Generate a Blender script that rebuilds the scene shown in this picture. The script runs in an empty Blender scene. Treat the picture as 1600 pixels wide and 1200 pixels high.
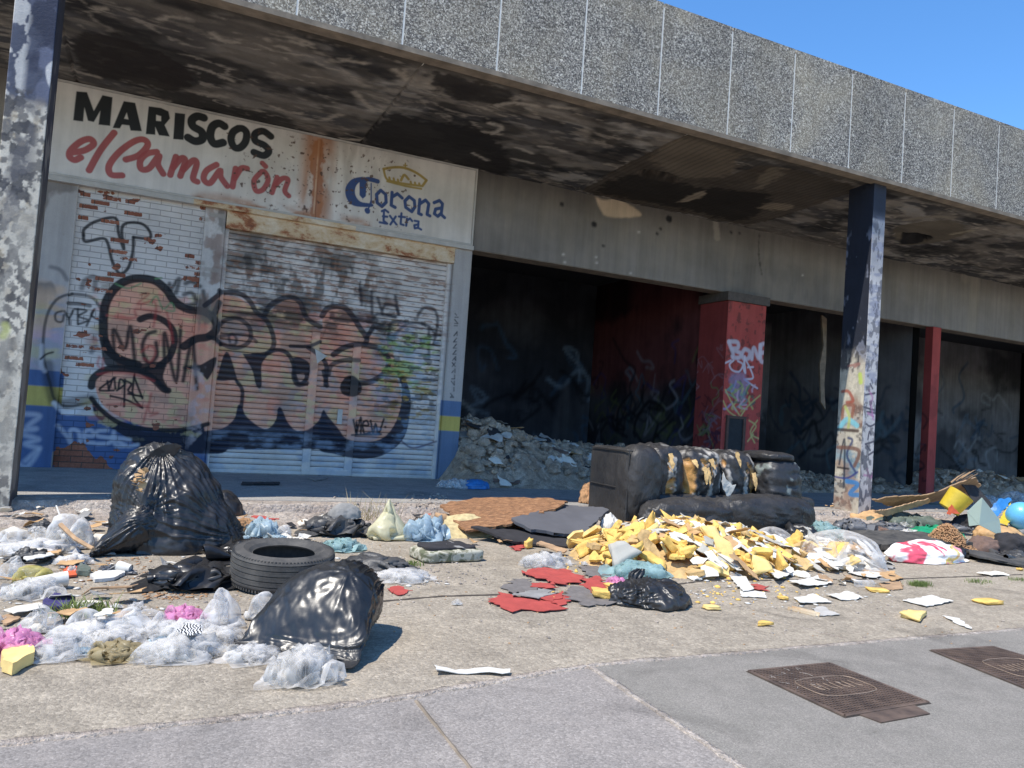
import bpy, math, random
import numpy as np
PI = math.pi
sc = bpy.context.scene
COL = sc.collection
# ------------------------------------------------------------------ camera, sky, sun, exposure
YAW, PITCH, ROLL, FPX, CAMH = math.radians(24.69), math.radians(2.5), math.radians(4.007), 1189.0, 1.2
fw = np.array([math.sin(YAW)*math.cos(PITCH), math.cos(YAW)*math.cos(PITCH), math.sin(PITCH)])
r0 = np.array([math.cos(YAW), -math.sin(YAW), 0.0]); u0 = np.cross(r0, fw)
rt = r0*math.cos(ROLL)+u0*math.sin(ROLL); up = -r0*math.sin(ROLL)+u0*math.cos(ROLL)
cam = bpy.data.objects.new('camera', bpy.data.cameras.new('camera')); COL.objects.link(cam)
from mathutils import Matrix, Vector
mw = Matrix(((rt[0], up[0], -fw[0], 0), (rt[1], up[1], -fw[1], 0), (rt[2], up[2], -fw[2], CAMH), (0, 0, 0, 1)))
cam.matrix_world = mw
cam.data.sensor_fit = 'HORIZONTAL'; cam.data.sensor_width = 36; cam.data.lens = 36*FPX/1600
cam.data.clip_end = 2000; cam.data.clip_start = 0.05
sc.camera = cam
SUNV = Vector((-0.50, -0.145, 1.0)).normalized()          # towards the sun
w = bpy.data.worlds.new('World'); sc.world = w; w.use_nodes = True
nt = w.node_tree; nt.nodes.clear()
sk = nt.nodes.new('ShaderNodeTexSky'); sk.sky_type = 'NISHITA'; sk.sun_disc = False
sk.sun_elevation = math.asin(SUNV.z); sk.sun_rotation = math.atan2(SUNV.x, SUNV.y) % (2*PI)
sk.air_density = 1.0; sk.dust_density = 0.0; sk.ozone_density = 5.0; sk.altitude = 300
bg = nt.nodes.new('ShaderNodeBackground'); bg.inputs[1].default_value = 0.15
ow = nt.nodes.new('ShaderNodeOutputWorld')
hs_ = nt.nodes.new('ShaderNodeHueSaturation'); hs_.inputs['Saturation'].default_value = 1.17; nt.links.new(sk.outputs[0], hs_.inputs['Color']); nt.links.new(hs_.outputs[0], bg.inputs[0]); nt.links.new(bg.outputs[0], ow.inputs[0])
sl = bpy.data.lights.new('sun', 'SUN'); sl.energy = 3.4; sl.angle = math.radians(0.55); sl.color = (1.0, 0.935, 0.84)
so = bpy.data.objects.new('sun', sl); COL.objects.link(so); so.rotation_euler = SUNV.to_track_quat('Z', 'Y').to_euler()
sc.view_settings.view_transform = 'Standard'; sc.view_settings.look = 'None'
sc.view_settings.exposure = 0.84; sc.view_settings.gamma = 1.0
sc.render.engine = 'CYCLES'
sc.cycles.use_denoising = True
sc.cycles.transparent_max_bounces = 24; sc.cycles.max_bounces = 8; sc.cycles.diffuse_bounces = 5
sc.cycles.caustics_reflective = False; sc.cycles.caustics_refractive = False

# ------------------------------------------------------------------ measuring the photograph
def ray(x, y): return (rt*(x-800)/FPX - up*(y-600)/FPX + fw)
O = np.array([0, 0, CAMH])
def G(x, y, z=0.0):
    r = ray(x, y); return O+r*((z-CAMH)/r[2])
def W(x, y, Y):
    r = ray(x, y); return O+r*(Y/r[1])
def WX(x, y, X):
    r = ray(x, y); return O+r*(X/r[0])
YF, YC, ZS, ZB, ZW = 11.3, 8.0, 5.12, 3.83, 0.15           # facade, fascia front, soffit, beam bottom, walkway
def lin(r, g, b, k=0.88):
    y = 0.3*r+0.59*g+0.11*b; r, g, b = y+(r-y)*k, y+(g-y)*k, y+(b-y)*k
    f = lambda c: (c/255/12.92 if c/255 <= 0.04045 else ((c/255+0.055)/1.055)**2.4)
    return (f(r), f(g), f(b))

# ------------------------------------------------------------------ numpy noise
def _h(ix, iy, iz, seed):
    n = (ix.astype(np.int64)*73856093) ^ (iy.astype(np.int64)*19349663) ^ (iz.astype(np.int64)*83492791) ^ (seed*2654435761 % 2147483647)
    n = (n ^ (n >> 13))*1274126177 & 0x7fffffff
    n = (n ^ (n >> 16))*668265263 & 0x7fffffff
    return ((n ^ (n >> 15)) & 0xffffff)/float(0xffffff)
def noise3(P, seed=0):
    F = np.floor(P); f = P-F; f = f*f*(3-2*f); i = F.astype(np.int64); o = 0
    for dx in (0, 1):
        for dy in (0, 1):
            for dz in (0, 1):
                wt = (f[..., 0] if dx else 1-f[..., 0])*(f[..., 1] if dy else 1-f[..., 1])*(f[..., 2] if dz else 1-f[..., 2])
                o = o+wt*_h(i[..., 0]+dx, i[..., 1]+dy, i[..., 2]+dz, seed)
    return o
def fbm(P, seed=0, octv=4):
    a, s, o = 0.5, 0, 0
    for k in range(octv):
        o = o+a*noise3(P*2**k+17.3*k, seed+k); s += a; a *= 0.5
    return o/s
def tri(t): return np.abs((t % 1)*2-1)
def crumple(P, freq, seed, n=7):
    rs = np.random.RandomState(seed); o = 0; tot = 0
    for k in range(n):
        d = rs.randn(3); d /= np.linalg.norm(d); fr = freq*(0.6+1.6*rs.rand())
        wv = fbm(P*freq*0.7+rs.rand(3)*50, seed+k, 2)*1.6
        a = 1/(0.5+fr/freq); o = o+a*(tri(P@d*fr+rs.rand()*9+wv)-0.5); tot += a
    return o/tot*1.6

# ------------------------------------------------------------------ objects
def tag(o, label=None, cat=None, group=None, kind=None):
    if label: o['label'] = label
    if cat: o['category'] = cat
    if group: o['group'] = group
    if kind: o['kind'] = kind
    return o
def empty(name, loc, label, cat, group=None, rz=0):
    o = bpy.data.objects.new(name, None); COL.objects.link(o); o.location = tuple(loc); o.rotation_euler = (0, 0, rz)
    o.empty_display_size = 0.1
    return tag(o, label, cat, group)
def mesh(name, V, F, mat, parent=None, smooth=False, col=None, loc=None, mats=None, mi=None):
    m = bpy.data.meshes.new(name)
    V = np.asarray(V, dtype=np.float64)
    base = np.array(loc, dtype=float) if loc is not None else None
    p = parent
    while p is not None: V = V-np.array(p.location); p = p.parent      # parts are given in world coordinates
    if base is not None: V = V-base
    if isinstance(F, np.ndarray):
        nf, k = F.shape
        m.vertices.add(len(V)); m.vertices.foreach_set('co', V.astype(np.float32).ravel())
        m.loops.add(nf*k); m.loops.foreach_set('vertex_index', F.astype(np.int32).ravel())
        m.polygons.add(nf); m.polygons.foreach_set('loop_start', np.arange(0, nf*k, k, dtype=np.int32))
        m.update(calc_edges=True)
    else:
        m.from_pydata([tuple(v) for v in V], [], F); m.update()
    if smooth: m.polygons.foreach_set('use_smooth', [True]*len(m.polygons))
    if col is not None:
        a = m.color_attributes.new('paint', 'FLOAT_COLOR', 'POINT')
        a.data.foreach_set('color', np.asarray(col, dtype=np.float32).ravel())
    for mm in (mats or [mat]): m.materials.append(mm)
    if mi is not None: m.polygons.foreach_set('material_index', mi)
    m.validate(); m.update()
    o = bpy.data.objects.new(name, m); COL.objects.link(o)
    if base is not None: o.location = tuple(base)
    if parent is not None: o.parent = parent
    return o
class MB:                                                   # collects simple solids for ONE mesh
    def __init__(s): s.v = []; s.f = []
    def add(s, V, F):
        b = len(s.v); s.v += [tuple(v) for v in V]; s.f += [tuple(i+b for i in f) for f in F]; return s
    def box(s, x0, x1, y0, y1, z0, z1):
        V = [(x, y, z) for x in (x0, x1) for y in (y0, y1) for z in (z0, z1)]
        return s.add(V, [(0, 1, 3, 2), (4, 6, 7, 5), (0, 4, 5, 1), (2, 3, 7, 6), (0, 2, 6, 4), (1, 5, 7, 3)])
    def tube(s, pts, r, n=8):
        pts = [Vector(tuple(p)) for p in pts]; V = []; F = []; rr = r if hasattr(r, '__len__') else [r]*len(pts)
        for i, p in enumerate(pts):
            d = (pts[min(i+1, len(pts)-1)]-pts[max(i-1, 0)]).normalized()
            a = d.orthogonal().normalized() if i == 0 else (a-d*a.dot(d)).normalized(); b = d.cross(a)
            for k in range(n): V.append(p+(a*math.cos(2*PI*k/n)+b*math.sin(2*PI*k/n))*rr[i])
        for i in range(len(pts)-1):
            for k in range(n): F.append((i*n+k, i*n+(k+1) % n, (i+1)*n+(k+1) % n, (i+1)*n+k))
        F.append(tuple(range(n))[::-1]); F.append(tuple((len(pts)-1)*n+k for k in range(n)))
        return s.add(V, F)
    def prism(s, P, d):                                     # polygon P (3-D points) extruded by d
        n = len(P); d = np.array(d); V = [np.array(p) for p in P]+[np.array(p)+d for p in P]
        return s.add(V, [tuple(range(n))[::-1], tuple(range(n, 2*n))]+[(i, (i+1) % n, n+(i+1) % n, n+i) for i in range(n)])
    def build(s, name, mat, parent=None, smooth=False, loc=None): return mesh(name, s.v, s.f, mat, parent, smooth, loc=loc)
def gridfaces(nu, nv):
    i = np.arange(nu-1)[:, None]*nv+np.arange(nv-1)[None, :]
    return np.stack([i, i+nv, i+nv+1, i+1], -1).reshape(-1, 4)

# ------------------------------------------------------------------ procedural materials
class MT:
    def __init__(s, name):
        s.m = bpy.data.materials.new(name); s.m.use_nodes = True; s.t = s.m.node_tree; s.t.nodes.clear()
        s.o = s.t.nodes.new('ShaderNodeOutputMaterial'); s.c = s.t.nodes.new('ShaderNodeTexCoord').outputs['Object']
    def put(s, sock, v):
        if v is None: return
        if isinstance(v, bpy.types.NodeSocket): s.t.links.new(v, sock)
        elif hasattr(v, '__len__') and len(v) == 3 and len(sock.default_value) == 4: sock.default_value = (*v, 1)
        else: sock.default_value = v
    def n(s, ty, out=0, **kw):
        nd = s.t.nodes.new('ShaderNode'+ty)
        for k, v in kw.items():
            if k.startswith('p_'): setattr(nd, k[2:], v)
            elif k.startswith('i') and k[1:].isdigit(): s.put(nd.inputs[int(k[1:])], v)
            else: s.put(nd.inputs[k.replace('_', ' ')], v)
        return nd.outputs[out]
    def map(s, scale=(1, 1, 1), rot=(0, 0, 0), loc=(0, 0, 0), vec=None):
        return s.n('Mapping', Vector=vec or s.c, Scale=scale, Rotation=rot, Location=loc)
    def noise(s, scale, detail=4, rough=0.55, dist=0, vec=None, ty='FBM', out=0):
        return s.n('TexNoise', out, p_noise_type=ty, Vector=vec or s.c, Scale=scale, Detail=detail, Roughness=rough, Distortion=dist)
    def vor(s, scale, vec=None, feature='F1', out=0, rand=1): return s.n('TexVoronoi', out, p_feature=feature, Vector=vec or s.c, Scale=scale, Randomness=rand)
    def ramp(s, fac, stops, interp='LINEAR'):
        nd = s.t.nodes.new('ShaderNodeValToRGB'); s.put(nd.inputs[0], fac); cr = nd.color_ramp; cr.interpolation = interp
        while len(cr.elements) < len(stops): cr.elements.new(1)
        for e, (p, c) in zip(cr.elements, stops): e.position = p; e.color = (*(c if hasattr(c, '__len__') else (c, c, c)), 1)
        return nd.outputs[0]
    def mix(s, fac, a, b, mode='MIX'):
        nd = s.t.nodes.new('ShaderNodeMix'); nd.data_type = 'RGBA'; nd.blend_type = mode
        s.put(nd.inputs[0], fac); s.put(nd.inputs[6], a); s.put(nd.inputs[7], b); return nd.outputs[2]
    def math(s, op, a, b=0.0, clamp=False):
        nd = s.t.nodes.new('ShaderNodeMath'); nd.operation = op; nd.use_clamp = clamp; s.put(nd.inputs[0], a); s.put(nd.inputs[1], b); return nd.outputs[0]
    def attr(s, out=0, name='paint'): return s.n('Attribute', out, p_attribute_name=name)
    def bump(s, h, strength=0.5, dist=0.01, normal=None): return s.n('Bump', Height=h, Strength=strength, Distance=dist, Normal=normal)
    def bsdf(s, color, rough=0.8, normal=None, **kw):
        nd = s.t.nodes.new('ShaderNodeBsdfPrincipled'); s.put(nd.inputs['Base Color'], color); s.put(nd.inputs['Roughness'], rough)
        if normal is not None: s.put(nd.inputs['Normal'], normal)
        for k, v in kw.items(): s.put(nd.inputs[k.replace('_', ' ')], v)
        return nd.outputs[0]
    def out(s, sh): s.t.links.new(sh, s.o.inputs[0]); return s.m
def plain(name, c, rough=0.8, var=0.25, scale=12, bump=0.2, bd=0.004, **kw):
    m = MT(name); n = m.noise(scale, 6, 0.6); d = tuple(x*(1-var) for x in c); l = tuple(min(1, x*(1+var)) for x in c)
    return m.out(m.bsdf(m.ramp(n, [(0.3, d), (0.7, l)]), rough, m.bump(m.noise(scale*5, 5, 0.65), bump, bd), **kw))

def concrete(name, c1, c2, c3, agg, bump=0.6, fine=140, dist=0.006):
    m = MT(name)
    big = m.noise(0.55, 6, 0.6, 0.4); mid = m.noise(5, 7, 0.65)
    base = m.mix(m.ramp(big, [(0.35, 0), (0.65, 1)]), c1, c2)
    base = m.mix(m.ramp(mid, [(0.42, 0), (0.62, 0.7)]), base, c3)
    v = m.vor(agg); vc = m.vor(agg, out=1)
    st = m.ramp(m.n('SeparateColor', Color=vc), [(0, 0.62), (0.5, 1.0), (0.8, 1.12), (1.0, 1.5)])
    base = m.mix(0.55, base, m.mix(1, base, st, 'MULTIPLY'))
    fn = m.noise(fine, 3, 0.7); base = m.mix(0.6, base, m.mix(1, base, m.ramp(fn, [(0.3, 0.6), (0.7, 1.35)]), 'MULTIPLY'))
    pits = m.ramp(m.noise(22, 5, 0.7), [(0.28, 0.45), (0.36, 1)]); base = m.mix(0.7, base, m.mix(1, base, pits, 'MULTIPLY'))
    stain = m.ramp(m.noise(1.7, 4, 0.5, 1.2), [(0.56, 1), (0.75, 0.66)]); base = m.mix(1, base, stain, 'MULTIPLY')
    spots = m.ramp(m.math('ADD', m.vor(2.6), m.math('MULTIPLY', m.noise(40, 2, 0.5), 0.03)), [(0.055, 0.5), (0.075, 1)]); base = m.mix(0.8, base, m.mix(1, base, spots, 'MULTIPLY'))
    h = m.math('ADD', m.math('MULTIPLY', v, -0.6), m.math('ADD', fn, m.math('MULTIPLY', m.noise(22, 5, 0.7), 1.2)))
    return m.out(m.bsdf(base, 0.9, m.bump(h, bump, dist), Specular_IOR_Level=0.25))
M = {}
M['apron'] = concrete('washed_concrete', lin(163, 151, 133), lin(147, 136, 119), lin(176, 163, 143), 62, 0.9, 120, 0.008)
M['road'] = concrete('road_concrete', lin(130, 125, 116), lin(122, 117, 109), lin(138, 132, 123), 190, 0.25, 260, 0.003)
M['road2'] = concrete('old_road_concrete', lin(140, 133, 126), lin(130, 124, 118), lin(150, 142, 134), 110, 0.5, 200, 0.004)
M['walk'] = concrete('walkway_concrete', lin(150, 146, 140), lin(132, 130, 128), lin(160, 156, 148), 90, 0.3, 160, 0.003)
M['kerb'] = concrete('crumbling_concrete', lin(186, 172, 158), lin(168, 152, 138), lin(200, 188, 174), 35, 1.0, 90, 0.02)
M['ground'] = concrete('dusty_ground', lin(170, 155, 135), lin(150, 138, 120), lin(180, 165, 145), 30, 0.6, 60, 0.01)
M['rubble'] = concrete('grey_rubble', lin(184, 162, 138), lin(146, 126, 106), lin(206, 188, 166), 14, 1.0, 50, 0.03)
m = MT('joint_gap'); M['gap'] = m.out(m.bsdf(lin(70, 62, 54), 1))

m = MT('washed_pebble_panel')                               # grey and white chippings
vv = m.map((1, 1, 1)); v = m.vor(78, m.n('VectorMath', p_operation='ADD', i0=vv, i1=m.n('VectorMath', p_operation='SCALE', i0=m.noise(30, 3, 0.6, out=1), Scale=0.04)), out=1)
s1 = m.n('SeparateColor', Color=v)
c = m.ramp(s1, [(0, lin(86, 81, 76)), (0.22, lin(114, 108, 101)), (0.5, lin(156, 148, 134)), (0.76, lin(192, 183, 166)), (0.93, lin(222, 212, 194))], 'CONSTANT')
c = m.mix(m.ramp(m.noise(0.9, 5, 0.6, 0.5), [(0.45, 0), (0.75, 0.45)]), c, lin(190, 172, 136)); c = m.mix(0.6, c, m.mix(1, c, m.ramp(m.noise(0.8, 6, 0.6, 0, m.map((2.2, 1, 0.35))), [(0.3, 0.7), (0.7, 1.2)]), 'MULTIPLY'))
fh = m.vor(46, out=0); fh2 = m.noise(70, 4, 0.7)
M['pebble'] = m.out(m.bsdf(c, 0.85, m.bump(m.math('ADD', m.math('MULTIPLY', s1, 0.8), fh2), 0.55, 0.012), Specular_IOR_Level=0.3))
M['joint'] = plain('pale_joint_mortar', lin(226, 220, 208), 0.9, 0.12, 10)
M['lip'] = plain('lip_concrete', lin(130, 116, 98), 0.9, 0.35, 6, 0.6)

def painted(name, rough=0.75, grime=(1.3, 0.3), bumpk=0.25, bscale=60, flake=None, streak=0.25, soot=None, spec=0.3, drips=8, hf=0.15):
    """surface whose coats of paint are in the 'paint' attribute (alpha = coverage); bare material where alpha is 0"""
    m = MT(name); col = m.attr(0); al = m.attr(3)
    base = m.mix(m.noise(14, 6, 0.7), *(flake or (lin(150, 145, 138), lin(175, 168, 158))))
    c = m.mix(al, base, col)
    c = m.mix(grime[1], c, m.mix(1, c, m.ramp(m.noise(grime[0], 6, 0.65, 0.3), [(0.3, 0.35), (0.7, 1.15)]), 'MULTIPLY'))
    c = m.mix(streak, c, m.mix(1, c, m.ramp(m.noise(drips, 5, 0.6, 0, m.map((1, 1, 0.07))), [(0.35, 0.4), (0.6, 1.1)]), 'MULTIPLY'))
    c = m.mix(hf, c, m.mix(1, c, m.ramp(m.noise(90, 3, 0.7), [(0.35, 0.5), (0.65, 1.3)]), 'MULTIPLY'))
    h = m.math('ADD', m.noise(bscale, 5, 0.6), m.math('MULTIPLY', al, 0.4))
    return m.out(m.bsdf(c, rough, m.bump(h, bumpk, 0.006), Specular_IOR_Level=spec))
M['paint_wall'] = painted('painted_plaster')
M['paint_col'] = painted('peeling_column_paint', 0.7, (3, 0.3), 0.5, 40, streak=0.2)
M['paint_red'] = painted('red_painted_brick', 0.8, (2, 0.3), 0.5, 25, (lin(90, 50, 46), lin(130, 70, 62)))
M['paint_sign'] = painted('painted_sheet_metal', 0.5, (2.2, 0.22), 0.08, 30, streak=0.22, spec=0.4, drips=5, hf=0.05)
M['paint_shut'] = painted('painted_shutter_metal', 0.5, (2.5, 0.35), 0.1, 50, streak=0.12, spec=0.4, hf=0.12)
M['paint_dark'] = painted('sooty_plaster', 0.9, (1.2, 0.5), 0.4, 30, (lin(34, 34, 36), lin(48, 47, 47)), 0.3, spec=0.15)
M['paint_soffit'] = painted('sooty_soffit', 0.9, (1.6, 0.45), 0.9, 9, (lin(100, 98, 96), lin(116, 112, 108)), 0.0, spec=0.2, hf=0.3)

m = MT('painted_brick')                                     # coat of paint over brick courses, flaked to bare brick
BW, BR = 0.262, 0.0765
sx = m.n('SeparateXYZ', 0, Vector=m.c); sz = m.n('SeparateXYZ', 2, Vector=m.c)
vec = m.n('CombineXYZ', X=sx, Y=sz)
jit = m.n('VectorMath', p_operation='ADD', i0=vec, i1=m.n('VectorMath', p_operation='SCALE', i0=m.noise(9, 3, 0.6, vec=vec, out=1), Scale=0.012))
bk = m.t.nodes.new('ShaderNodeTexBrick'); m.put(bk.inputs['Vector'], jit)
for k, v in dict(Scale=1, Mortar_Size=0.0055, Mortar_Smooth=0.3, Brick_Width=BW, Row_Height=BR, Bias=0).items(): bk.inputs[k.replace('_', ' ')].default_value = v
bk.inputs[1].default_value = (*lin(196, 124, 94), 1); bk.inputs[2].default_value = (*lin(164, 98, 76), 1); bk.inputs[3].default_value = (*lin(120, 110, 102), 1)
raw = m.mix(m.noise(30, 5, 0.7), bk.outputs[0], m.mix(1, bk.outputs[0], lin(150, 130, 120), 'MULTIPLY'))
edge = m.ramp(m.math('ADD', m.attr(3), m.math('MULTIPLY', m.math('SUBTRACT', m.noise(26, 6, 0.75), 0.5), 1.3)), [(0.30, 0), (0.38, 1)])
c = m.mix(edge, raw, m.attr(0))
c = m.mix(m.math('MULTIPLY', bk.outputs[1], 0.45), c, m.mix(1, c, lin(130, 118, 110), 'MULTIPLY'))
c = m.mix(0.35, c, m.mix(1, c, m.ramp(m.noise(2.5, 6, 0.65), [(0.3, 0.45), (0.7, 1.1)]), 'MULTIPLY'))
h = m.math('ADD', m.math('MULTIPLY', bk.outputs[1], -1.3), m.math('ADD', m.math('MULTIPLY', edge, 0.35), m.math('MULTIPLY', m.noise(60, 4, 0.7), 0.4)))
M['brick'] = m.out(m.bsdf(c, 0.75, m.bump(h, 0.8, 0.009), Specular_IOR_Level=0.3))

m = MT('rusty_box_metal')
n1 = m.noise(2.4, 7, 0.72, 0.2, m.map((1, 1, 1.6)))
c = m.ramp(n1, [(0.28, lin(96, 50, 30)), (0.40, lin(160, 94, 54)), (0.48, lin(200, 170, 128)), (0.7, lin(222, 210, 186))])
M['rust'] = m.out(m.bsdf(c, 0.7, m.bump(m.noise(40, 5, 0.6), 0.4, 0.004)))
m = MT('cast_iron_rust')
c = m.ramp(m.noise(9, 6, 0.6), [(0.35, lin(78, 64, 56)), (0.65, lin(112, 92, 78))])
M['iron'] = m.out(m.bsdf(c, 0.75, m.bump(m.noise(80, 4, 0.6), 0.4, 0.003), Metallic=0.2))
M['iron2'] = plain('worn_iron_raised', lin(140, 118, 98), 0.6, 0.3, 20, 0.3, Metallic=0.25)

def plastic(name, c, rough=0.28, scale=9, bump=0.6, dust=0.25, dustc=(0.25, 0.23, 0.2)):
    m = MT(name); st = m.map((1, 1, 0.45), (0.4, 0.3, 0.2))
    h = m.math('ADD', m.noise(scale, 4, 0.55, 1.2, st, 'RIDGED_MULTIFRACTAL'), m.math('ADD', m.math('MULTIPLY', m.noise(scale*2.6, 3, 0.5, 0.8, m.map((1, 1, 0.35), (0.2, -0.5, 0.1)), 'RIDGED_MULTIFRACTAL'), 0.45), m.math('MULTIPLY', m.noise(60, 3, 0.6), 0.25)))
    dn = m.ramp(m.noise(3, 6, 0.7), [(0.4, 0), (0.75, 1)]); col = m.mix(m.math('MULTIPLY', dn, dust), c, dustc)
    return m.out(m.bsdf(col, m.math('ADD', rough, m.math('MULTIPLY', dn, 0.2)), m.bump(h, bump, 0.012), Specular_IOR_Level=0.42))
def liner(name, c, rough, b1, dust):
    m = MT(name); d = m.ramp(m.noise(4, 6, 0.7), [(0.4, 0), (0.75, 1)]); col = m.mix(m.math('MULTIPLY', d, dust), c, (0.2, 0.19, 0.18))
    h = m.math('ADD', m.noise(16, 4, 0.6, 1.5, m.map((1, 1, 0.5), (0.5, 0.3, 0.2)), 'RIDGED_MULTIFRACTAL'), m.math('MULTIPLY', m.noise(45, 3, 0.6), 0.4))
    return m.out(m.bsdf(col, m.math('ADD', rough, m.math('MULTIPLY', d, 0.15)), m.bump(h, b1, 0.006), Specular_IOR_Level=0.5))
M['blackbag'] = liner('black_bin_liner', (0.017, 0.017, 0.018), 0.32, 0.35, 0.12)
M['tautbag'] = liner('taut_black_bin_liner', (0.014, 0.015, 0.016), 0.29, 0.12, 0.14)
M['blackbag2'] = plastic('dusty_black_bin_liner', (0.045, 0.046, 0.048), 0.42, 12, 0.7, 0.35)
M['leather'] = plastic('worn_black_leather', (0.026, 0.025, 0.025), 0.42, 14, 0.7, 0.28, (0.12, 0.11, 0.1))
def film(name, c, a0=0.3, a1=0.85, scale=14, rough=0.33):
    m = MT(name)
    h = m.noise(scale, 3, 0.55, 0.7, None, 'RIDGED_MULTIFRACTAL'); h2 = m.noise(scale*0.5, 2, 0.5, 1.0)
    nb = m.bump(h, 0.25, 0.008)
    p = m.bsdf(c, rough, nb, Specular_IOR_Level=0.45)
    tr = m.n('BsdfTranslucent', Color=c, Normal=nb)
    body = m.n('MixShader', i0=0.35, i1=p, i2=tr)
    fac = m.ramp(m.math('ADD', h2, m.math('MULTIPLY', h, 0.12)), [(0.40, a0), (0.68, a1)])
    fr = m.n('LayerWeight', 1, Blend=0.35, Normal=nb)
    fac = m.math('ADD', fac, m.math('MULTIPLY', fr, 0.4), True)
    return m.out(m.n('MixShader', i0=fac, i1=m.n('BsdfTransparent', Color=(0.97, 0.97, 0.97)), i2=body))
M['clear'] = film('clear_plastic_film', (0.84, 0.83, 0.81), 0.03, 0.42)
M['white_film'] = film('milky_plastic_film', (0.86, 0.85, 0.83), 0.15, 0.75)
M['pink_film'] = film('pink_plastic_film', (0.80, 0.36, 0.60), 0.35, 0.85)
M['tan_film'] = film('tan_plastic_film', (0.46, 0.38, 0.22), 0.4, 0.85)
M['yellow_film'] = film('pale_yellow_plastic_film', (0.78, 0.74, 0.52), 0.6, 1.0)
M['ygreen_film'] = film('yellow_plastic_film', (0.62, 0.55, 0.20), 0.35, 0.9)
M['teal_film'] = film('teal_plastic_film', (0.40, 0.58, 0.58), 0.25, 0.8)
M['blue_film'] = film('pale_blue_plastic_film', (0.45, 0.58, 0.66), 0.4, 0.95)
M['green_film'] = film('green_plastic_film', (0.03, 0.42, 0.22), 0.7, 1.0)
M['green2_film'] = film('grey_green_plastic_film', (0.20, 0.24, 0.20), 0.6, 1.0)
M['glassy'] = film('frosted_green_plastic', (0.38, 0.47, 0.42), 0.75, 1.0, 6)
M['grey_film'] = film('grey_plastic_film', (0.22, 0.23, 0.25), 0.7, 1.0)
M['foam'] = plain('yellow_foam', (0.74, 0.48, 0.13), 0.95, 0.35, 6, 0.9, 0.008)
M['foam3'] = plain('browned_foam', (0.50, 0.34, 0.15), 0.95, 0.35, 8, 0.9, 0.008)
M['foam2'] = plain('pale_yellow_foam', (0.78, 0.57, 0.22), 0.95, 0.25, 7, 0.6, 0.005)
M['white'] = plain('dirty_white_board', lin(208, 204, 194), 0.75, 0.14, 6, 0.15)
M['offwhite'] = plain('stained_white_paper', lin(214, 206, 190), 0.85, 0.15, 9, 0.2)
M['card'] = plain('brown_cardboard', lin(186, 146, 98), 0.9, 0.2, 8, 0.3)
M['wood'] = plain('weathered_wood', lin(168, 134, 98), 0.9, 0.3, 9, 0.4)
M['darkwood'] = plain('dark_grey_laminate', lin(92, 92, 96), 0.6, 0.12, 5, 0.15)
M['greyfoam'] = plain('grey_fabric_foam', lin(172, 168, 156), 0.9, 0.12, 8, 0.4)
M['redvinyl'] = plain('faded_red_vinyl', lin(176, 66, 58), 0.8, 0.15, 10, 0.3)
M['greyvinyl'] = plain('grey_felt_backing', lin(110, 104, 100), 0.95, 0.2, 14, 0.4)
M['blackcloth'] = plain('black_cloth', lin(46, 44, 46), 0.95, 0.3, 10, 0.5)
M['browncloth'] = plain('brown_cloth', lin(112, 88, 76), 0.95, 0.3, 6, 0.5)
M['greycloth'] = plain('grey_cloth', lin(136, 134, 130), 0.95, 0.25, 6, 0.5)
M['blue'] = plain('blue_plastic', lin(40, 120, 190), 0.4, 0.15)
M['skyblue'] = plain('sky_blue_plastic', lin(90, 176, 226), 0.35, 0.08)
M['yellow'] = plain('yellow_plastic', lin(206, 176, 40), 0.45, 0.15)
M['orange'] = plain('orange_plastic', lin(230, 92, 48), 0.5, 0.12)
M['purple'] = plain('purple_print_card', lin(64, 58, 110), 0.5, 0.25, 18)
M['brownpaper'] = plain('brown_kraft_paper', lin(170, 126, 84), 0.9, 0.3, 10, 0.5)
M['metal'] = plain('dull_painted_metal', lin(180, 176, 168), 0.6, 0.15, 6)
M['grass'] = plain('dry_green_grass', lin(120, 136, 62), 0.9, 0.3, 20)
M['straw'] = plain('dry_straw', lin(190, 170, 120), 0.9, 0.3, 20)
m = MT('particle_board'); pn = m.noise(13, 8, 0.82, 0.6, m.map((1, 2.2, 1)))
M['particle'] = m.out(m.bsdf(m.ramp(pn, [(0.3, lin(70, 50, 36)), (0.44, lin(130, 90, 58)), (0.56, lin(172, 120, 78)), (0.7, lin(206, 166, 120))]), 0.95, m.bump(pn, 1.0, 0.02)))
m = MT('camouflage_fabric'); pn = m.noise(11, 3, 0.5, 0.8)
M['camo'] = m.out(m.bsdf(m.ramp(pn, [(0, lin(96, 100, 74)), (0.42, lin(138, 134, 112)), (0.5, lin(176, 172, 152)), (0.62, lin(120, 122, 96))], 'CONSTANT'), 0.9, m.bump(m.noise(50), 0.4, 0.004)))
m = MT('tyre_rubber'); c = m.ramp(m.noise(7, 6, 0.7), [(0.35, lin(50, 50, 50)), (0.7, lin(92, 88, 82))])
M['rubber'] = m.out(m.bsdf(c, 0.8, m.bump(m.noise(40, 5, 0.7), 0.3, 0.003)))
m = MT('printed_sack'); pn = m.noise(3.2, 3, 0.5, 0.6); c = m.ramp(pn, [(0, lin(226, 60, 90)), (0.40, lin(226, 80, 100)), (0.44, lin(236, 230, 226)), (0.60, lin(240, 236, 230)), (0.63, lin(226, 200, 70)), (0.68, lin(232, 150, 160))])
M['sack'] = m.out(m.bsdf(c, 0.4, m.bump(m.noise(12, 3, 0.5, 0.6, None, 'RIDGED_MULTIFRACTAL'), 0.5, 0.01)))
m = MT('zebra_print_paper'); pn = m.n('TexWave', Vector=m.c, Scale=22, Distortion=9, Detail=3)
M['zebra'] = m.out(m.bsdf(m.ramp(pn, [(0.5, lin(40, 40, 44)), (0.6, lin(225, 225, 222))]), 0.7))

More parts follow.
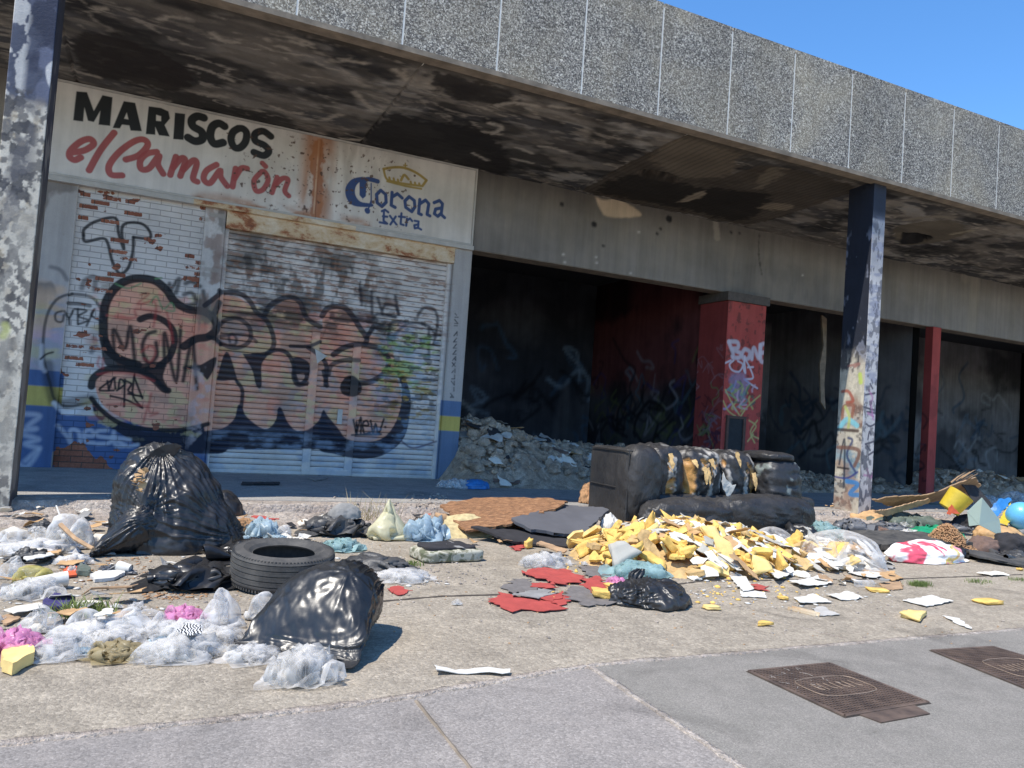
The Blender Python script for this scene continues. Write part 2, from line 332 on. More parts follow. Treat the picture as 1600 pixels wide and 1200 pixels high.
# ------------------------------------------------------------------ coats of paint on real surfaces
def smooth(P, n=6):
    P = [np.array(p, float) for p in P]
    if len(P) < 3: return P
    Q = [P[0]]+P+[P[-1]]; out = []
    for i in range(1, len(Q)-2):
        a, b, c, d = Q[i-1:i+3]
        for k in range(n):
            t = k/n; out.append(0.5*((2*b)+(-a+c)*t+(2*a-5*b+4*c-d)*t*t+(-a+3*b-3*c+d)*t**3))
    return out+[P[-1]]
class Canvas:
    """paint laid on a surface measured in metres (u to the right, v up)"""
    def __init__(s, u0, u1, v0, v1, res, project, col=(0.5, 0.5, 0.5), a=0.0):
        s.u0, s.v0, s.res = u0, v0, res; s.nu = int((u1-u0)/res)+2; s.nv = int((v1-v0)/res)+2
        s.I = np.zeros((s.nu, s.nv, 4)); s.I[..., :3] = col; s.I[..., 3] = a; s.pr = project
        s.U, s.Vv = np.meshgrid(u0+np.arange(s.nu)*res, v0+np.arange(s.nv)*res, indexing='ij')
    def px(s, pts, o=(0, 0, 1)): return [s.pr(o[0]+x/o[2], o[1]+y/o[2]) for x, y in pts]
    def lay(s, sl, cov, c, a=1.0, opaque=True):
        cov = np.clip(cov, 0, 1)*a; I = s.I[sl]
        I[..., :3] = I[..., :3]*(1-cov[..., None])+np.array(c)*cov[..., None]
        if opaque: I[..., 3] = I[..., 3]+(1-I[..., 3])*cov
    def box(s, P, pad):
        P = np.array(P); lo = ((P.min(0)-pad-[s.u0, s.v0])/s.res).astype(int); hi = ((P.max(0)+pad-[s.u0, s.v0])/s.res).astype(int)+2
        return (slice(max(lo[0], 0), max(min(hi[0], s.nu), 0)), slice(max(lo[1], 0), max(min(hi[1], s.nv), 0)))
    def dist(s, P, sl):
        U, Vv = s.U[sl], s.Vv[sl]; D = np.full(U.shape, 9.0)
        for a, b in zip(P[:-1], P[1:]):
            d = np.array(b)-a; L = d@d+1e-12; t = np.clip(((U-a[0])*d[0]+(Vv-a[1])*d[1])/L, 0, 1)
            D = np.minimum(D, np.hypot(U-a[0]-t*d[0], Vv-a[1]-t*d[1]))
        return D
    def line(s, pts, wd, c, a=1.0, o=(0, 0, 1), soft=None, sm=True, uv=False, wob=0.0, mask=None, rough=0.0):
        P = [np.array(p, float) for p in (pts if uv else s.px(pts, o))]; P = smooth(P) if sm else P
        soft = soft or s.res*1.4; sl = s.box(P, wd+soft*2)
        if s.U[sl].size == 0: return
        D = s.dist(P, sl)
        if rough: D = D+(fbm(np.stack([s.U[sl]*30, s.Vv[sl]*30, s.U[sl]*0], -1), 5, 3)-0.5)*rough
        s.lay(sl, (wd/2-D)/soft+0.5, c, a)
    def poly(s, pts, c, a=1.0, o=(0, 0, 1), sm=True, uv=False, rough=0.0, soft=None):
        P = [np.array(p, float) for p in (pts if uv else s.px(pts, o))]
        P = smooth(P+[P[0]], 5) if sm else P+[P[0]]
        sl = s.box(P, 0.1+(soft or 0)); U, Vv = s.U[sl], s.Vv[sl]
        if U.size == 0: return
        ins = np.zeros(U.shape, bool)
        for p, q in zip(P[:-1], P[1:]):
            if abs(p[1]-q[1]) < 1e-9: continue
            cnd = ((p[1] > Vv) != (q[1] > Vv)) & (U < (q[0]-p[0])*(Vv-p[1])/(q[1]-p[1])+p[0]); ins ^= cnd
        D = s.dist(P, sl); D = np.where(ins, D, -D)
        if rough: D = D+(fbm(np.stack([U*12, Vv*12, U*0], -1), 9, 4)-0.5)*rough
        s.lay(sl, D/(soft or s.res*1.4)+0.5, c, a)
    def band(s, v0, v1, c, a=1.0, u0=-99, u1=99, soft=None):
        sf = soft or s.res
        cov = np.clip((s.Vv-v0)/sf+0.5, 0, 1)*np.clip((v1-s.Vv)/sf+0.5, 0, 1)*((s.U >= u0) & (s.U <= u1)); s.lay((slice(None), slice(None)), cov, c, a)
    def ns(s, sc_, seed=0, octv=5, st=(1, 1)): return fbm(np.stack([s.U*sc_*st[0], s.Vv*sc_*st[1], s.U*0+seed*1.7], -1), seed, octv)
    def blot(s, lo, hi, sc_, seed, c, a=1.0, st=(1, 1), u0=-99, u1=99, v0=-99, v1=99, flake=False, fade=0.15):
        n = s.ns(sc_, seed, 5, st); cov = np.clip((n-lo)/(hi-lo), 0, 1)
        ed = np.clip((s.U-u0)/fade+0.5, 0, 1)*np.clip((u1-s.U)/fade+0.5, 0, 1)*np.clip((s.Vv-v0)/fade+0.5, 0, 1)*np.clip((v1-s.Vv)/fade+0.5, 0, 1); cov = cov*ed
        if flake: s.I[..., 3] *= (1-cov*a)
        else: s.lay((slice(None), slice(None)), cov, c, a)
    def sample(s, u, v):
        fu = np.clip((np.asarray(u)-s.u0)/s.res, 0, s.nu-1.001); fv = np.clip((np.asarray(v)-s.v0)/s.res, 0, s.nv-1.001)
        i, j = fu.astype(int), fv.astype(int); a, b = (fu-i)[:, None], (fv-j)[:, None]; I = s.I
        return I[i, j]*(1-a)*(1-b)+I[i+1, j]*a*(1-b)+I[i, j+1]*(1-a)*b+I[i+1, j+1]*a*b
def panel(name, cv, mat, parent, x0, x1, z0, z1, Y, res, depth=0.1, disp=None):
    """front face at Y (looking to -Y) as a fine grid carrying the paint, with side faces going back by depth"""
    nu, nv = max(2, int((x1-x0)/res)+1), max(2, int((z1-z0)/res)+1)
    X, Z = np.meshgrid(np.linspace(x0, x1, nu), np.linspace(z0, z1, nv), indexing='ij'); Yg = np.full(X.shape, Y, float)
    if disp is not None: Yg = Yg+disp(X, Z)
    V = np.stack([X, Yg, Z], -1).reshape(-1, 3); F = gridfaces(nu, nv)
    idx = np.arange(nu*nv).reshape(nu, nv); rim = np.concatenate([idx[:, 0], idx[-1, 1:], idx[::-1, -1][1:], idx[0, ::-1][1:-1]])
    B = V[rim].copy(); B[:, 1] = Y+depth; nb = len(V); k = len(rim); V = np.concatenate([V, B]); a = np.arange(k)
    F = np.concatenate([F, np.stack([rim, nb+a, nb+(a+1) % k, rim[(a+1) % k]], -1)])
    col = cv.sample(V[:, 0], V[:, 2]) if cv is not None else None
    return mesh(name, V, F, mat, parent, col=col)
def sidepanel(name, cv, mat, parent, X, y0, y1, z0, z1, res, depth=0.02):
    """a surface looking to -X"""
    nu, nv = max(2, int((y1-y0)/res)+1), max(2, int((z1-z0)/res)+1)
    Yg, Z = np.meshgrid(np.linspace(y0, y1, nu), np.linspace(z0, z1, nv), indexing='ij')
    V = np.stack([np.full(Yg.shape, X), Yg, Z], -1).reshape(-1, 3); F = gridfaces(nu, nv)[:, ::-1]
    return mesh(name, V, F, mat, parent, col=cv.sample(V[:, 1], V[:, 2]) if cv is not None else None)

wallpx = lambda x, y: W(x, y, YF)[[0, 2]]
BK, NV = lin(26, 28, 34), lin(34, 40, 60)
SAL = lin(232, 162, 130)
WH = lin(208, 203, 198)
fc = Canvas(-1.62, 4.40, 0.0, 3.95, 0.009, wallpx, lin(176, 172, 168), 1.0)
# band heights of the old blue and yellow dado
zb = lambda x, y: W(x, y, YF)[2]
XB0, XB1 = -1.18, 0.36
# left post and background paint
fc.band(0, 2.35, lin(150, 156, 172), 0.85, -9, XB0, 0.5)
fc.blot(0.5, 0.62, 2.5, 3, lin(208, 170, 130), 0.7, (1, 3), -9, XB0, 1.7, 2.5)
fc.blot(0.5, 0.6, 2.5, 31, lin(200, 190, 120), 0.5, (1, 2), -9, XB0, 1.5, 2.2)
fc.blot(0.5, 0.6, 3, 32, lin(190, 160, 190), 0.5, (1, 2), -9, XB0, 1.3, 1.9)
fc.blot(0.55, 0.62, 3, 5, lin(120, 112, 106), 0.8, (1, 0.6), -9, XB0, 2.4, 9)
# white coat over brick
fc.band(0, 9, WH, 1, XB0, XB1)
fc.band(0, 9, lin(205, 202, 198), 1, XB1, 0.66)
for b0, b1, c in ((0.0, zb(50, 633), lin(70, 96, 142)), (zb(50, 633), zb(50, 602), lin(184, 168, 84)), (zb(50, 602), zb(50, 577), lin(70, 100, 150))): fc.band(b0, b1, c, 1, -9, XB0+0.04)
fc.band(0, zb(100, 648), lin(72, 98, 146), 1, XB0, XB1)
fc.band(0, 0.55, lin(72, 98, 146), 1, XB1, 0.66, 0.4)
for b0, b1, c in ((0.0, zb(700, 673), lin(98, 120, 150)), (zb(700, 673), zb(700, 650), lin(196, 176, 84)), (zb(700, 650), zb(700, 626), lin(90, 118, 158))): fc.band(b0, b1, c, 1, 3.95, 9)
A = (60, 410, 4); B = (320, 440, 4.286); C = (500, 440, 4)
SB = lambda: None
# shutter ground colour
fc.band(0, 9, lin(214, 206, 198), 1, 0.66, 4.0)
fc.blot(0.46, 0.62, 2.2, 8, lin(92, 84, 78), 0.85, (1, 2.2), 0.66, 3.0, 2.35, 3.7, fade=0.5)
fc.blot(0.5, 0.6, 9, 9, lin(60, 56, 54), 0.7, (1, 0.5), 0.66, 2.9, 2.6, 3.5, fade=0.5)
fc.blot(0.55, 0.6, 12, 19, lin(150, 100, 70), 0.6, (0.6, 2.4), 0.66, 4.0, 2.2, 3.7)
# --- faint ghost circle and black arcs on the left
fc.line([(210, 195), (120, 230), (60, 320), (35, 450), (35, 600), (70, 740), (110, 870), (200, 900), (330, 870)], 0.035, BK, 0.75, A)
fc.line([(60, 640), (80, 800), (120, 880), (240, 870), (330, 855)], 0.13, BK, 0.55, A, 0.05)
fc.line([(100, 880), (180, 940), (340, 900)], 0.06, lin(210, 214, 222), 0.8, A, 0.03)
fc.line([(210, 195), (330, 215), (390, 290), (410, 360)], 0.04, BK, 0.7, A)
fc.line([(40, 680), (20, 640), (22, 520)], 0.05, lin(190, 196, 210), 0.6, A, 0.03)
fc.line([(15, 605), (50, 575), (92, 562)], 0.025, BK, 0.9, A)
fc.line([(80, 30), (140, 50), (180, 110)], 0.05, lin(80, 82, 90), 0.6, A, 0.03)
fc.line([(270, 160), (290, 110), (350, 90), (350, 170)], 0.06, BK, 0.6, A, 0.03); fc.line([(190, 255), (260, 258), (320, 270)], 0.05, BK, 0.7, A)
fc.line([(350, 470), (355, 520), (330, 560)], 0.06, lin(60, 66, 80), 0.6, A, 0.03)
for p in ([(150, 305), (110, 320), (112, 365), (150, 370), (160, 330)], [(165, 305), (190, 345), (215, 300)], [(190, 345), (192, 385)], [(245, 290), (245, 385)], [(225, 290), (300, 300), (250, 335), (310, 360), (250, 385)], [(350, 290), (330, 330), (395, 370)], [(345, 300), (300, 395)]): fc.line(p, 0.028, BK, 0.8, A)
fc.line([(375, 110), (440, 90), (455, 130), (400, 150)], 0.04, lin(70, 110, 80), 0.3, A)
# top outline tag
R1 = (0, 0, 3)
fc.line([(390, 1100), (395, 1070), (450, 1035), (540, 1020), (555, 1090), (580, 1165), (570, 1080), (590, 1045), (660, 1045), (700, 1080), (700, 1115), (625, 1110)], 0.04, BK, 0.9, R1)
fc.line([(390, 1100), (400, 1130), (480, 1115), (505, 1140), (525, 1220), (560, 1280), (600, 1255), (622, 1180), (625, 1110)], 0.04, BK, 0.9, R1)
# --- salmon throw-up with navy shadow across brick and shutter
fc.poly([(330, 850), (380, 900), (450, 980), (560, 1030), (700, 1060), (900, 1050), (1060, 1010), (1180, 1000), (1180, 1180), (1000, 1195), (800, 1180), (650, 1160), (560, 1100), (430, 1020), (350, 950)], NV, 1, A)
fc.poly([(0, 1000), (200, 990), (420, 985), (640, 1000), (930, 1020), (1240, 1000), (1240, 1090), (1000, 1110), (850, 1140), (560, 1090), (380, 1060), (200, 1040), (100, 1130), (0, 1130)], NV, 0.95, B, rough=0.06)
fc.poly([(430, 540), (425, 300), (450, 220), (520, 130), (620, 100), (720, 120), (800, 180), (860, 250), (930, 290), (1040, 320), (1110, 330), (1140, 240), (1180, 260), (1180, 1000), (1060, 1015), (900, 1045), (700, 1035), (560, 990), (420, 910), (365, 820), (360, 730), (420, 680), (500, 660)], SAL, 0.96, A)
fc.poly([(930, 290), (1040, 320), (1110, 360), (1100, 440), (1000, 480), (900, 520), (860, 400), (850, 280)], lin(222, 140, 112), 0.7, A, soft=0.1)
fc.poly([(40, 160), (70, 90), (200, 95), (300, 150), (380, 240), (480, 160), (560, 115), (650, 130), (690, 250), (790, 330), (800, 210), (880, 160), (990, 190), (1060, 330), (1240, 400), (1280, 560), (1260, 760), (1180, 960), (1000, 1030), (900, 1020), (640, 1000), (400, 985), (200, 1000), (0, 1000), (0, 500)], lin(228, 164, 132), 0.97, B)
fc.poly([(230, 380), (330, 370), (420, 470), (470, 540), (520, 740), (480, 920), (380, 990), (260, 1005), (120, 960), (60, 880), (20, 700), (0, 380)], lin(230, 166, 134), 0.97, C)
fc.blot(0.56, 0.64, 4.5, 41, lin(120, 146, 160), 0.45, (1, 2), 0.66, 3.4, 0.9, 2.4); fc.blot(0.56, 0.64, 4, 42, lin(226, 128, 100), 0.5, (1, 1.5), -0.9, 3.4, 0.8, 2.6); fc.blot(0.55, 0.65, 3, 43, lin(150, 128, 110), 0.5, (1, 1.5), -0.9, 3.4, 0.8, 2.6)
fc.blot(0.58, 0.66, 6, 44, lin(205, 186, 130), 0.6, (1, 1.5), -0.9, 3.4, 0.6, 2.6)
# outline on the brick
W1 = 0.11
fc.line([(620, 640), (500, 600), (420, 520), (405, 380), (425, 240), (500, 140), (600, 100), (720, 110), (800, 170), (850, 240), (930, 290), (1040, 310), (1100, 360), (1110, 420), (1060, 465), (980, 480), (910, 525)], W1, BK, 0.95, A)
fc.poly([(400, 460), (440, 480), (480, 560), (560, 600), (640, 630), (760, 620), (800, 650), (760, 660), (640, 680), (520, 660), (430, 650), (395, 570)], BK, 0.9, A)
fc.line([(635, 355), (700, 335), (780, 360), (840, 420), (850, 500), (820, 590), (760, 640)], 0.085, BK, 0.95, A)
fc.line([(330, 775), (345, 720), (420, 670), (520, 665), (640, 680), (720, 730), (780, 790), (810, 800)], 0.09, BK, 0.95, A)
fc.poly([(700, 640), (790, 650), (780, 720), (818, 800), (780, 800), (700, 720), (620, 680)], BK, 0.95, A)
fc.line([(330, 850), (400, 930), (520, 1010), (700, 1045), (900, 1045), (1060, 1010)], 0.06, BK, 0.95, A)
fc.line([(1040, 310), (1090, 330), (1130, 250)], 0.08, BK, 0.95, A); fc.line([(1060, 465), (1110, 480), (1140, 510)], 0.06, BK, 0.95, A)
fc.poly([(900, 650), (1000, 645), (1110, 590), (1100, 660), (1060, 730), (1040, 720), (1000, 680)], BK, 0.95, A)
# MONA, KARBA, NEST, scribbles
for p in ([(475, 590), (470, 420), (540, 535), (575, 400), (605, 650)], [(730, 430), (680, 450), (650, 520), (665, 600), (700, 630), (740, 580), (735, 500)], [(790, 640), (790, 440), (860, 740), (888, 420)], [(905, 740), (960, 480), (975, 600), (990, 790)], [(915, 660), (1000, 650)]): fc.line(p, 0.05, BK, 0.9, A, 0.03)
for p in ([(430, 740), (440, 800)], [(480, 720), (380, 795), (470, 800)], [(440, 790), (470, 720), (480, 790)], [(500, 790), (510, 730), (540, 760), (490, 800)], [(540, 730), (535, 900)], [(545, 740), (580, 760), (560, 800), (590, 820)], [(600, 700), (590, 830), (650, 910)], [(600, 720), (650, 850)], [(450, 835), (550, 860), (640, 905)], [(560, 820), (650, 840)]): fc.line(p, 0.028, BK, 0.95, A)
WG = lin(190, 196, 210)
for p in ([(120, 1020), (180, 1090), (200, 1130), (200, 1050), (250, 1060), (260, 1135)], [(285, 1080), (340, 1085), (330, 1050), (290, 1060), (295, 1120), (345, 1130)], [(430, 1050), (370, 1055), (370, 1085), (450, 1100), (440, 1130), (370, 1135)], [(470, 1060), (480, 1140), (530, 1150)], [(460, 1090), (570, 1110)], [(500, 1120), (560, 1150), (620, 1140)]): fc.line(p, 0.05, WG, 0.7, A, 0.03)
R3 = (0, 400, 3)
for p in ([(120, 740), (185, 750), (130, 800), (170, 810), (110, 815)], [(120, 840), (180, 860), (120, 880), (185, 900)], [(85, 970), (130, 985), (180, 910), (120, 960)]): fc.line(p, 0.06, WG, 0.6, R3, 0.04)
RD = lin(190, 60, 56)
for p in ([(640, 200), (690, 195), (620, 260), (730, 250), (720, 400)], [(430, 330), (600, 345), (610, 290), (760, 310)], [(640, 560), (700, 520), (730, 560), (700, 620), (660, 600)], [(380, 590), (370, 640), (400, 660), (400, 600)], [(370, 700), (450, 690), (600, 700), (720, 740)], [(430, 890), (560, 885), (680, 900)], [(655, 1000), (690, 880), (705, 820), (690, 930), (745, 940), (700, 960)], [(800, 300), (830, 420), (840, 500)]): fc.line(p, 0.03, RD, 0.6, A, 0.03)
for p in ([(480, 130), (560, 160), (640, 130)], [(700, 250), (740, 210), (780, 290), (830, 250), (850, 300), (800, 300)], [(730, 100), (770, 95)]): fc.line(p, 0.025, lin(100, 150, 100), 0.7, A)
for p in ([(820, 130), (825, 170), (880, 100), (860, 190)], [(910, 200), (960, 190), (985, 250), (930, 270), (1000, 290), (1010, 240)], [(920, 130), (960, 120), (1010, 150)], [(1030, 180), (1050, 290)]): fc.line(p, 0.055, BK, 0.75, A, 0.03)
fc.blot(0.5, 0.6, 10, 51, lin(200, 186, 190), 0.5, (1, 1), 0.36, 0.66, 0.5, 1.6); fc.blot(0.5, 0.57, 7, 52, lin(130, 90, 70), 0.6, (1, 0.6), 0.36, 0.66, 2.3, 3.9); fc.blot(0.54, 0.6, 5, 53, lin(112, 106, 100), 0.7, (1, 0.5), 0.36, 0.66, 2.0, 3.9)
# outline on the shutter
DK = lin(40, 40, 50)
fc.line([(0, 160), (90, 90), (100, 60)], 0.068, DK, 0.9, B); fc.line([(110, 70), (220, 70), (300, 120), (350, 200), (420, 260), (460, 350), (465, 430), (420, 480), (330, 490)], 0.068, DK, 0.85, B)
fc.line([(400, 230), (450, 150), (560, 100), (640, 130), (690, 240), (780, 300)], 0.076, DK, 0.85, B); fc.line([(90, 300), (150, 250), (230, 245), (300, 300), (310, 380), (260, 430), (180, 440), (90, 400)], 0.061, DK, 0.8, B)
fc.line([(170, 400), (165, 360), (190, 350), (215, 380), (205, 420), (170, 420)], 0.038, DK, 0.7, B); fc.line([(80, 370), (200, 350), (300, 360), (350, 400)], 0.046, DK, 0.7, B)
fc.poly([(80, 660), (130, 490), (170, 490), (230, 690), (200, 660), (120, 665)], DK, 0.95, B); fc.line([(220, 670), (255, 730), (248, 840)], 0.053, DK, 0.9, B)
fc.poly([(255, 480), (400, 480), (440, 455), (420, 500), (385, 560), (385, 700), (350, 700), (320, 590)], DK, 0.95, B)
fc.line([(420, 480), (490, 455), (560, 480), (600, 560), (600, 640), (630, 690), (690, 680)], 0.061, DK, 0.9, B)
fc.poly([(590, 510), (640, 505), (700, 540), (710, 600), (690, 670), (640, 690), (600, 650)], DK, 0.95, B); fc.poly([(620, 620), (670, 615), (670, 650), (640, 670)], lin(190, 150, 130), 1, B)
fc.line([(580, 430), (700, 430), (780, 400)], 0.053, DK, 0.9, B)
fc.poly([(0, 1000), (120, 985), (200, 920), (225, 830), (255, 840), (280, 900), (370, 975), (430, 985), (480, 930), (495, 850), (520, 850), (560, 940), (620, 1000), (700, 990), (770, 930), (800, 860), (830, 900), (930, 1030), (930, 1110), (0, 1120)], NV, 0.97, B)
fc.line([(700, 440), (770, 490), (820, 560), (815, 690)], 0.068, DK, 0.9, B)
# right half of the shutter
fc.line([(60, 250), (20, 350)], 0.015, DK, 0.3, C); fc.line([(20, 210), (60, 160), (150, 155), (210, 210), (260, 290), (300, 350), (290, 390)], 0.084, DK, 0.85, C); fc.line([(300, 350), (340, 280)], 0.068, DK, 0.85, C)
fc.line([(90, 455), (160, 410), (250, 390), (330, 400), (400, 430), (440, 500), (400, 580), (310, 630), (210, 630)], 0.084, DK, 0.9, C)
fc.line([(60, 580), (80, 520), (160, 490), (250, 490)], 0.068, DK, 0.8, C)
fc.poly([(135, 640), (170, 595), (220, 590), (265, 640), (265, 690), (220, 720), (160, 710), (135, 680)], BK, 0.95, C); fc.line([(30, 560), (50, 650)], 0.068, DK, 0.85, C)
fc.poly([(420, 520), (470, 540), (510, 560), (550, 620), (578, 740), (560, 900), (520, 1000), (420, 1080), (300, 1110), (180, 1100), (100, 1080), (0, 1050), (0, 900), (30, 860), (60, 900), (130, 990), (240, 1010), (380, 990), (460, 920), (510, 800), (520, 660), (480, 570)], NV, 0.95, C)
for p in ([(215, 865), (235, 955), (235, 880)], [(235, 955), (262, 850), (262, 950)], [(280, 900), (310, 900), (300, 870), (275, 890), (285, 950), (320, 945)], [(325, 870), (340, 950), (355, 890), (375, 950), (408, 860)], [(205, 960), (390, 955)], [(416, 910), (420, 912)]): fc.line(p, 0.032, BK, 0.95, C)
for p in ([(250, 230), (330, 240), (370, 200), (480, 220)], [(260, 40), (270, 140)], [(330, 60), (335, 200)], [(370, 100), (400, 200)], [(400, 170), (420, 140), (480, 150), (500, 200)], [(480, 90), (500, 200)], [(440, 380), (450, 260), (540, 250)], [(310, 330), (350, 290), (400, 270)], [(470, 340), (540, 270), (620, 255), (690, 280), (725, 320)], [(620, 210), (660, 160), (720, 170), (745, 230), (735, 320), (720, 390)], [(690, 290), (690, 460)], [(540, 380), (600, 420)], [(700, 340), (760, 330)], [(640, 360), (650, 400), (670, 350), (690, 390)]): fc.line(p, 0.05, DK, 0.75, C, 0.03)
for p in ([(320, 120), (350, 80)], [(430, 60), (420, 130)], [(480, 10), (490, 80)], [(250, 10), (280, 80)]): fc.line(p, 0.12, DK, 0.35, C, 0.12)
fc.blot(0.46, 0.56, 7, 61, lin(150, 180, 90), 0.8, (1, 2), 3.0, 3.9, 1.5, 2.4); fc.blot(0.52, 0.6, 9, 62, lin(190, 150, 60), 0.7, (1, 2), 3.1, 3.9, 1.0, 1.9); fc.blot(0.54, 0.6, 8, 63, BK, 0.6, (1, 2), 2.9, 3.95, 1.2, 2.7); fc.blot(0.52, 0.62, 5, 64, lin(130, 160, 190), 0.45, (1, 2), 2.9, 3.95, 0.3, 2.5)
fc.blot(0.48, 0.6, 4, 65, lin(150, 168, 190), 0.5, (1, 2), 0.66, 3.95, 0.15, 0.75)
fc.blot(0.47, 0.56, 4, 66, lin(36, 36, 44), 0.8, (1, 2), 0.8, 3.2, 2.25, 2.65, fade=0.3)
fc.line([(520, 1000), (580, 1040), (650, 1030), (730, 1000)], 0.03, lin(70, 60, 90), 0.7, C)
# glyphs down the white post
rs = random.Random(4)
for k in range(14):
    y0 = 490+k*9.6; x0 = 713-k*0.55
    for _ in range(3):
        a = rs.choice([(0, 0), (6, 0), (0, 6), (6, 6)]); b = rs.choice([(6, 6), (0, 6), (6, 0), (3, 3)])
        if a != b: fc.line([(x0-3+a[0]*0.8, y0+a[1]), (x0-3+b[0]*0.8, y0+b[1])], 0.014, lin(60, 60, 66), 0.9, sm=False)
# flakes that show bare brick: whole bricks and broken patches
def bare(cx, cz, r, dens, seed):
    rr = random.Random(seed); row0, row1 = int((cz-r)/BR), int((cz+r)/BR)+1
    for row in range(row0, row1+1):
        off = BW*0.5 if row % 2 == 0 else 0
        for b in range(int((cx-r+off)/BW)-1, int((cx+r+off)/BW)+2):
            bx, bz = (b+0.5)*BW-off, (row+0.5)*BR
            if math.hypot(bx-cx, bz-cz) < r and rr.random() < dens:
                x0, x1 = bx-BW*0.47, bx+BW*(0.47 if rr.random() < 0.6 else 0.1)
                cov = (np.clip((fc.U-x0)/0.02, 0, 1)*np.clip((x1-fc.U)/0.02, 0, 1)*np.clip((fc.Vv-bz+BR*0.46)/0.012, 0, 1)*np.clip((bz+BR*0.46-fc.Vv)/0.012, 0, 1))
                fc.I[..., 3] *= 1-cov*rr.uniform(0.65, 1)
for x, y, r, d, sd in ((150, 315, 0.3, 0.3, 1), (205, 325, 0.22, 0.5, 2), (185, 380, 0.15, 0.4, 3), (125, 550, 0.22, 0.6, 4), (118, 600, 0.15, 0.4, 5), (200, 405, 0.15, 0.5, 6), (310, 420, 0.2, 0.5, 7), (325, 325, 0.2, 0.5, 8), (170, 440, 0.15, 0.5, 9)):
    p = wallpx(x, y); bare(p[0], p[1], r, d, sd)
sel = (fc.U > XB0) & (fc.U < XB1)
fl = np.clip((fc.ns(6, 71, 6, (1, 1.6))-0.66)/0.05, 0, 1)*sel; fc.I[..., 3] *= 1-fl*0.9
p = wallpx(125, 715)
for q, rr_ in ((wallpx(118, 718), 0.2), (wallpx(145, 738), 0.2), (wallpx(95, 735), 0.15)):
    dd = np.hypot((fc.U-q[0])*0.8, fc.Vv-q[1])+(fc.ns(8, 72)-0.5)*0.3; fc.I[..., 3] *= 1-np.clip((rr_-dd)/0.03, 0, 1)*sel
    lowm = np.clip((rr_+0.02-dd)/0.03, 0, 1)*sel

# ------------------------------------------------------------------ building
bld = empty('arcade_building', (4, YF, 0), 'long concrete arcade with pebble panel fascia, open burnt-out bays and sooty soffit', 'building')
# fascia panels
m = MB(); m.box(-6, 26.5, YC+0.001, YC+0.30, ZS+0.02, 6.58); m.build('fascia_backing', M['joint'], bld)
xs = [0.953+1.125*k for k in range(-7, 23)]
for a, b in zip(xs[:-1], xs[1:]):
    MB().box(a+0.011, b-0.011, YC-0.002, YC+0.05, ZS+0.045, 6.64).build('fascia_panel', M['pebble'], bld)
m = MB(); m.box(-6, 26.5, YC-0.012, YC+0.16, ZS-0.015, ZS+0.044); m.build('fascia_lip', M['lip'], bld)
MB().box(-6, 26.5, YC+0.30, 21, ZS+0.16, 6.5).build('roof', M['lip'], bld)
# soffit
spx = lambda x, y: G(x, y, ZS)[[0, 1]]
sf = Canvas(-5.5, 20.5, YC+0.1, YF+0.02, 0.02, spx, lin(86, 85, 86), 1.0)
sf.blot(0.53, 0.60, 1.3, 186, lin(150, 144, 136), 0.5, (0.7, 1.3), u0=2.2); sf.blot(0.56, 0.60, 2.4, 187, lin(186, 180, 170), 0.75, (0.6, 1.4), u0=0.2)
sf.blot(0.50, 0.57, 5, 86, lin(58, 54, 52), 0.6, (0.5, 1.4)); sf.blot(0.59, 0.66, 4, 87, lin(160, 150, 136), 0.7, (0.5, 1.5)); sf.blot(0.60, 0.64, 11, 88, lin(176, 166, 150), 0.7, (0.5, 1.3))
sf.blot(0.42, 0.62, 0.7, 80, lin(104, 97, 90), 0.6, (1, 1.3)); sf.blot(0.47, 0.60, 1.6, 81, lin(140, 130, 116), 0.55, (0.7, 1.6)); sf.blot(0.50, 0.58, 1.1, 82, lin(40, 39, 40), 0.75, (1, 1.4))
for seed, a_, lo in ((83, 0.9, 0.585), (84, 0.7, 0.56)): # pale flaking crests
    n = sf.ns(2.2, seed, 6, (0.7, 1.6)); n2 = sf.ns(0.8, seed+9, 3); rid = 1-np.abs(n-0.5)*2
    cov = np.clip((rid-0.93)/0.05, 0, 1)*np.clip((n2-0.5)/0.08, 0, 1)*np.clip((sf.ns(9, seed+20, 4, (0.5, 1.2))-0.5)/0.08, 0, 1); sf.lay((slice(None), slice(None)), cov, lin(196, 184, 166), a_*0.8)
for o_, cc, aa, P in ((R1, lin(54, 48, 45), 0.9, [(330, 210), (420, 140), (560, 170), (760, 250), (900, 330), (880, 400), (800, 420), (600, 390), (400, 340)]),
                      ((400, 100, 3), lin(48, 45, 44), 0.95, [(500, 360), (620, 240), (800, 270), (1000, 290), (1100, 330), (1180, 420), (1180, 520), (1000, 480), (700, 420)]),
                      ((400, 100, 3), lin(54, 50, 48), 0.9, [(800, 30), (1180, 120), (1190, 190), (1020, 180), (860, 130)])):
    sf.poly(P, cc, aa, o_, soft=0.08, rough=0.3)
Z7 = (700, 100, 2.2857)
sf.poly([(470, 455), (830, 262), (1000, 300), (1040, 320), (1010, 390), (1080, 375), (1180, 365), (1450, 440), (1350, 490), (1180, 550), (1060, 572), (900, 545), (640, 490)], lin(92, 82, 70), 0.9, Z7, rough=0.15)
sf.poly([(720, 330), (830, 265), (1000, 300), (1035, 330), (1000, 395), (860, 410), (800, 400)], lin(140, 126, 106), 0.6, Z7, rough=0.4, soft=0.12)
sf.poly([(520, 460), (600, 410), (700, 400), (900, 440), (1150, 470), (1050, 560), (850, 520), (640, 480)], lin(40, 37, 35), 0.8, Z7, rough=0.35, soft=0.1)
sf.poly([(820, 495), (860, 470), (920, 452), (900, 478), (850, 492)], lin(186, 168, 142), 0.9, Z7, rough=0.16, soft=0.04)
sf.poly([(1110, 515), (1150, 495), (1240, 505), (1200, 525)], lin(160, 144, 120), 0.8, Z7, rough=0.2, soft=0.05)
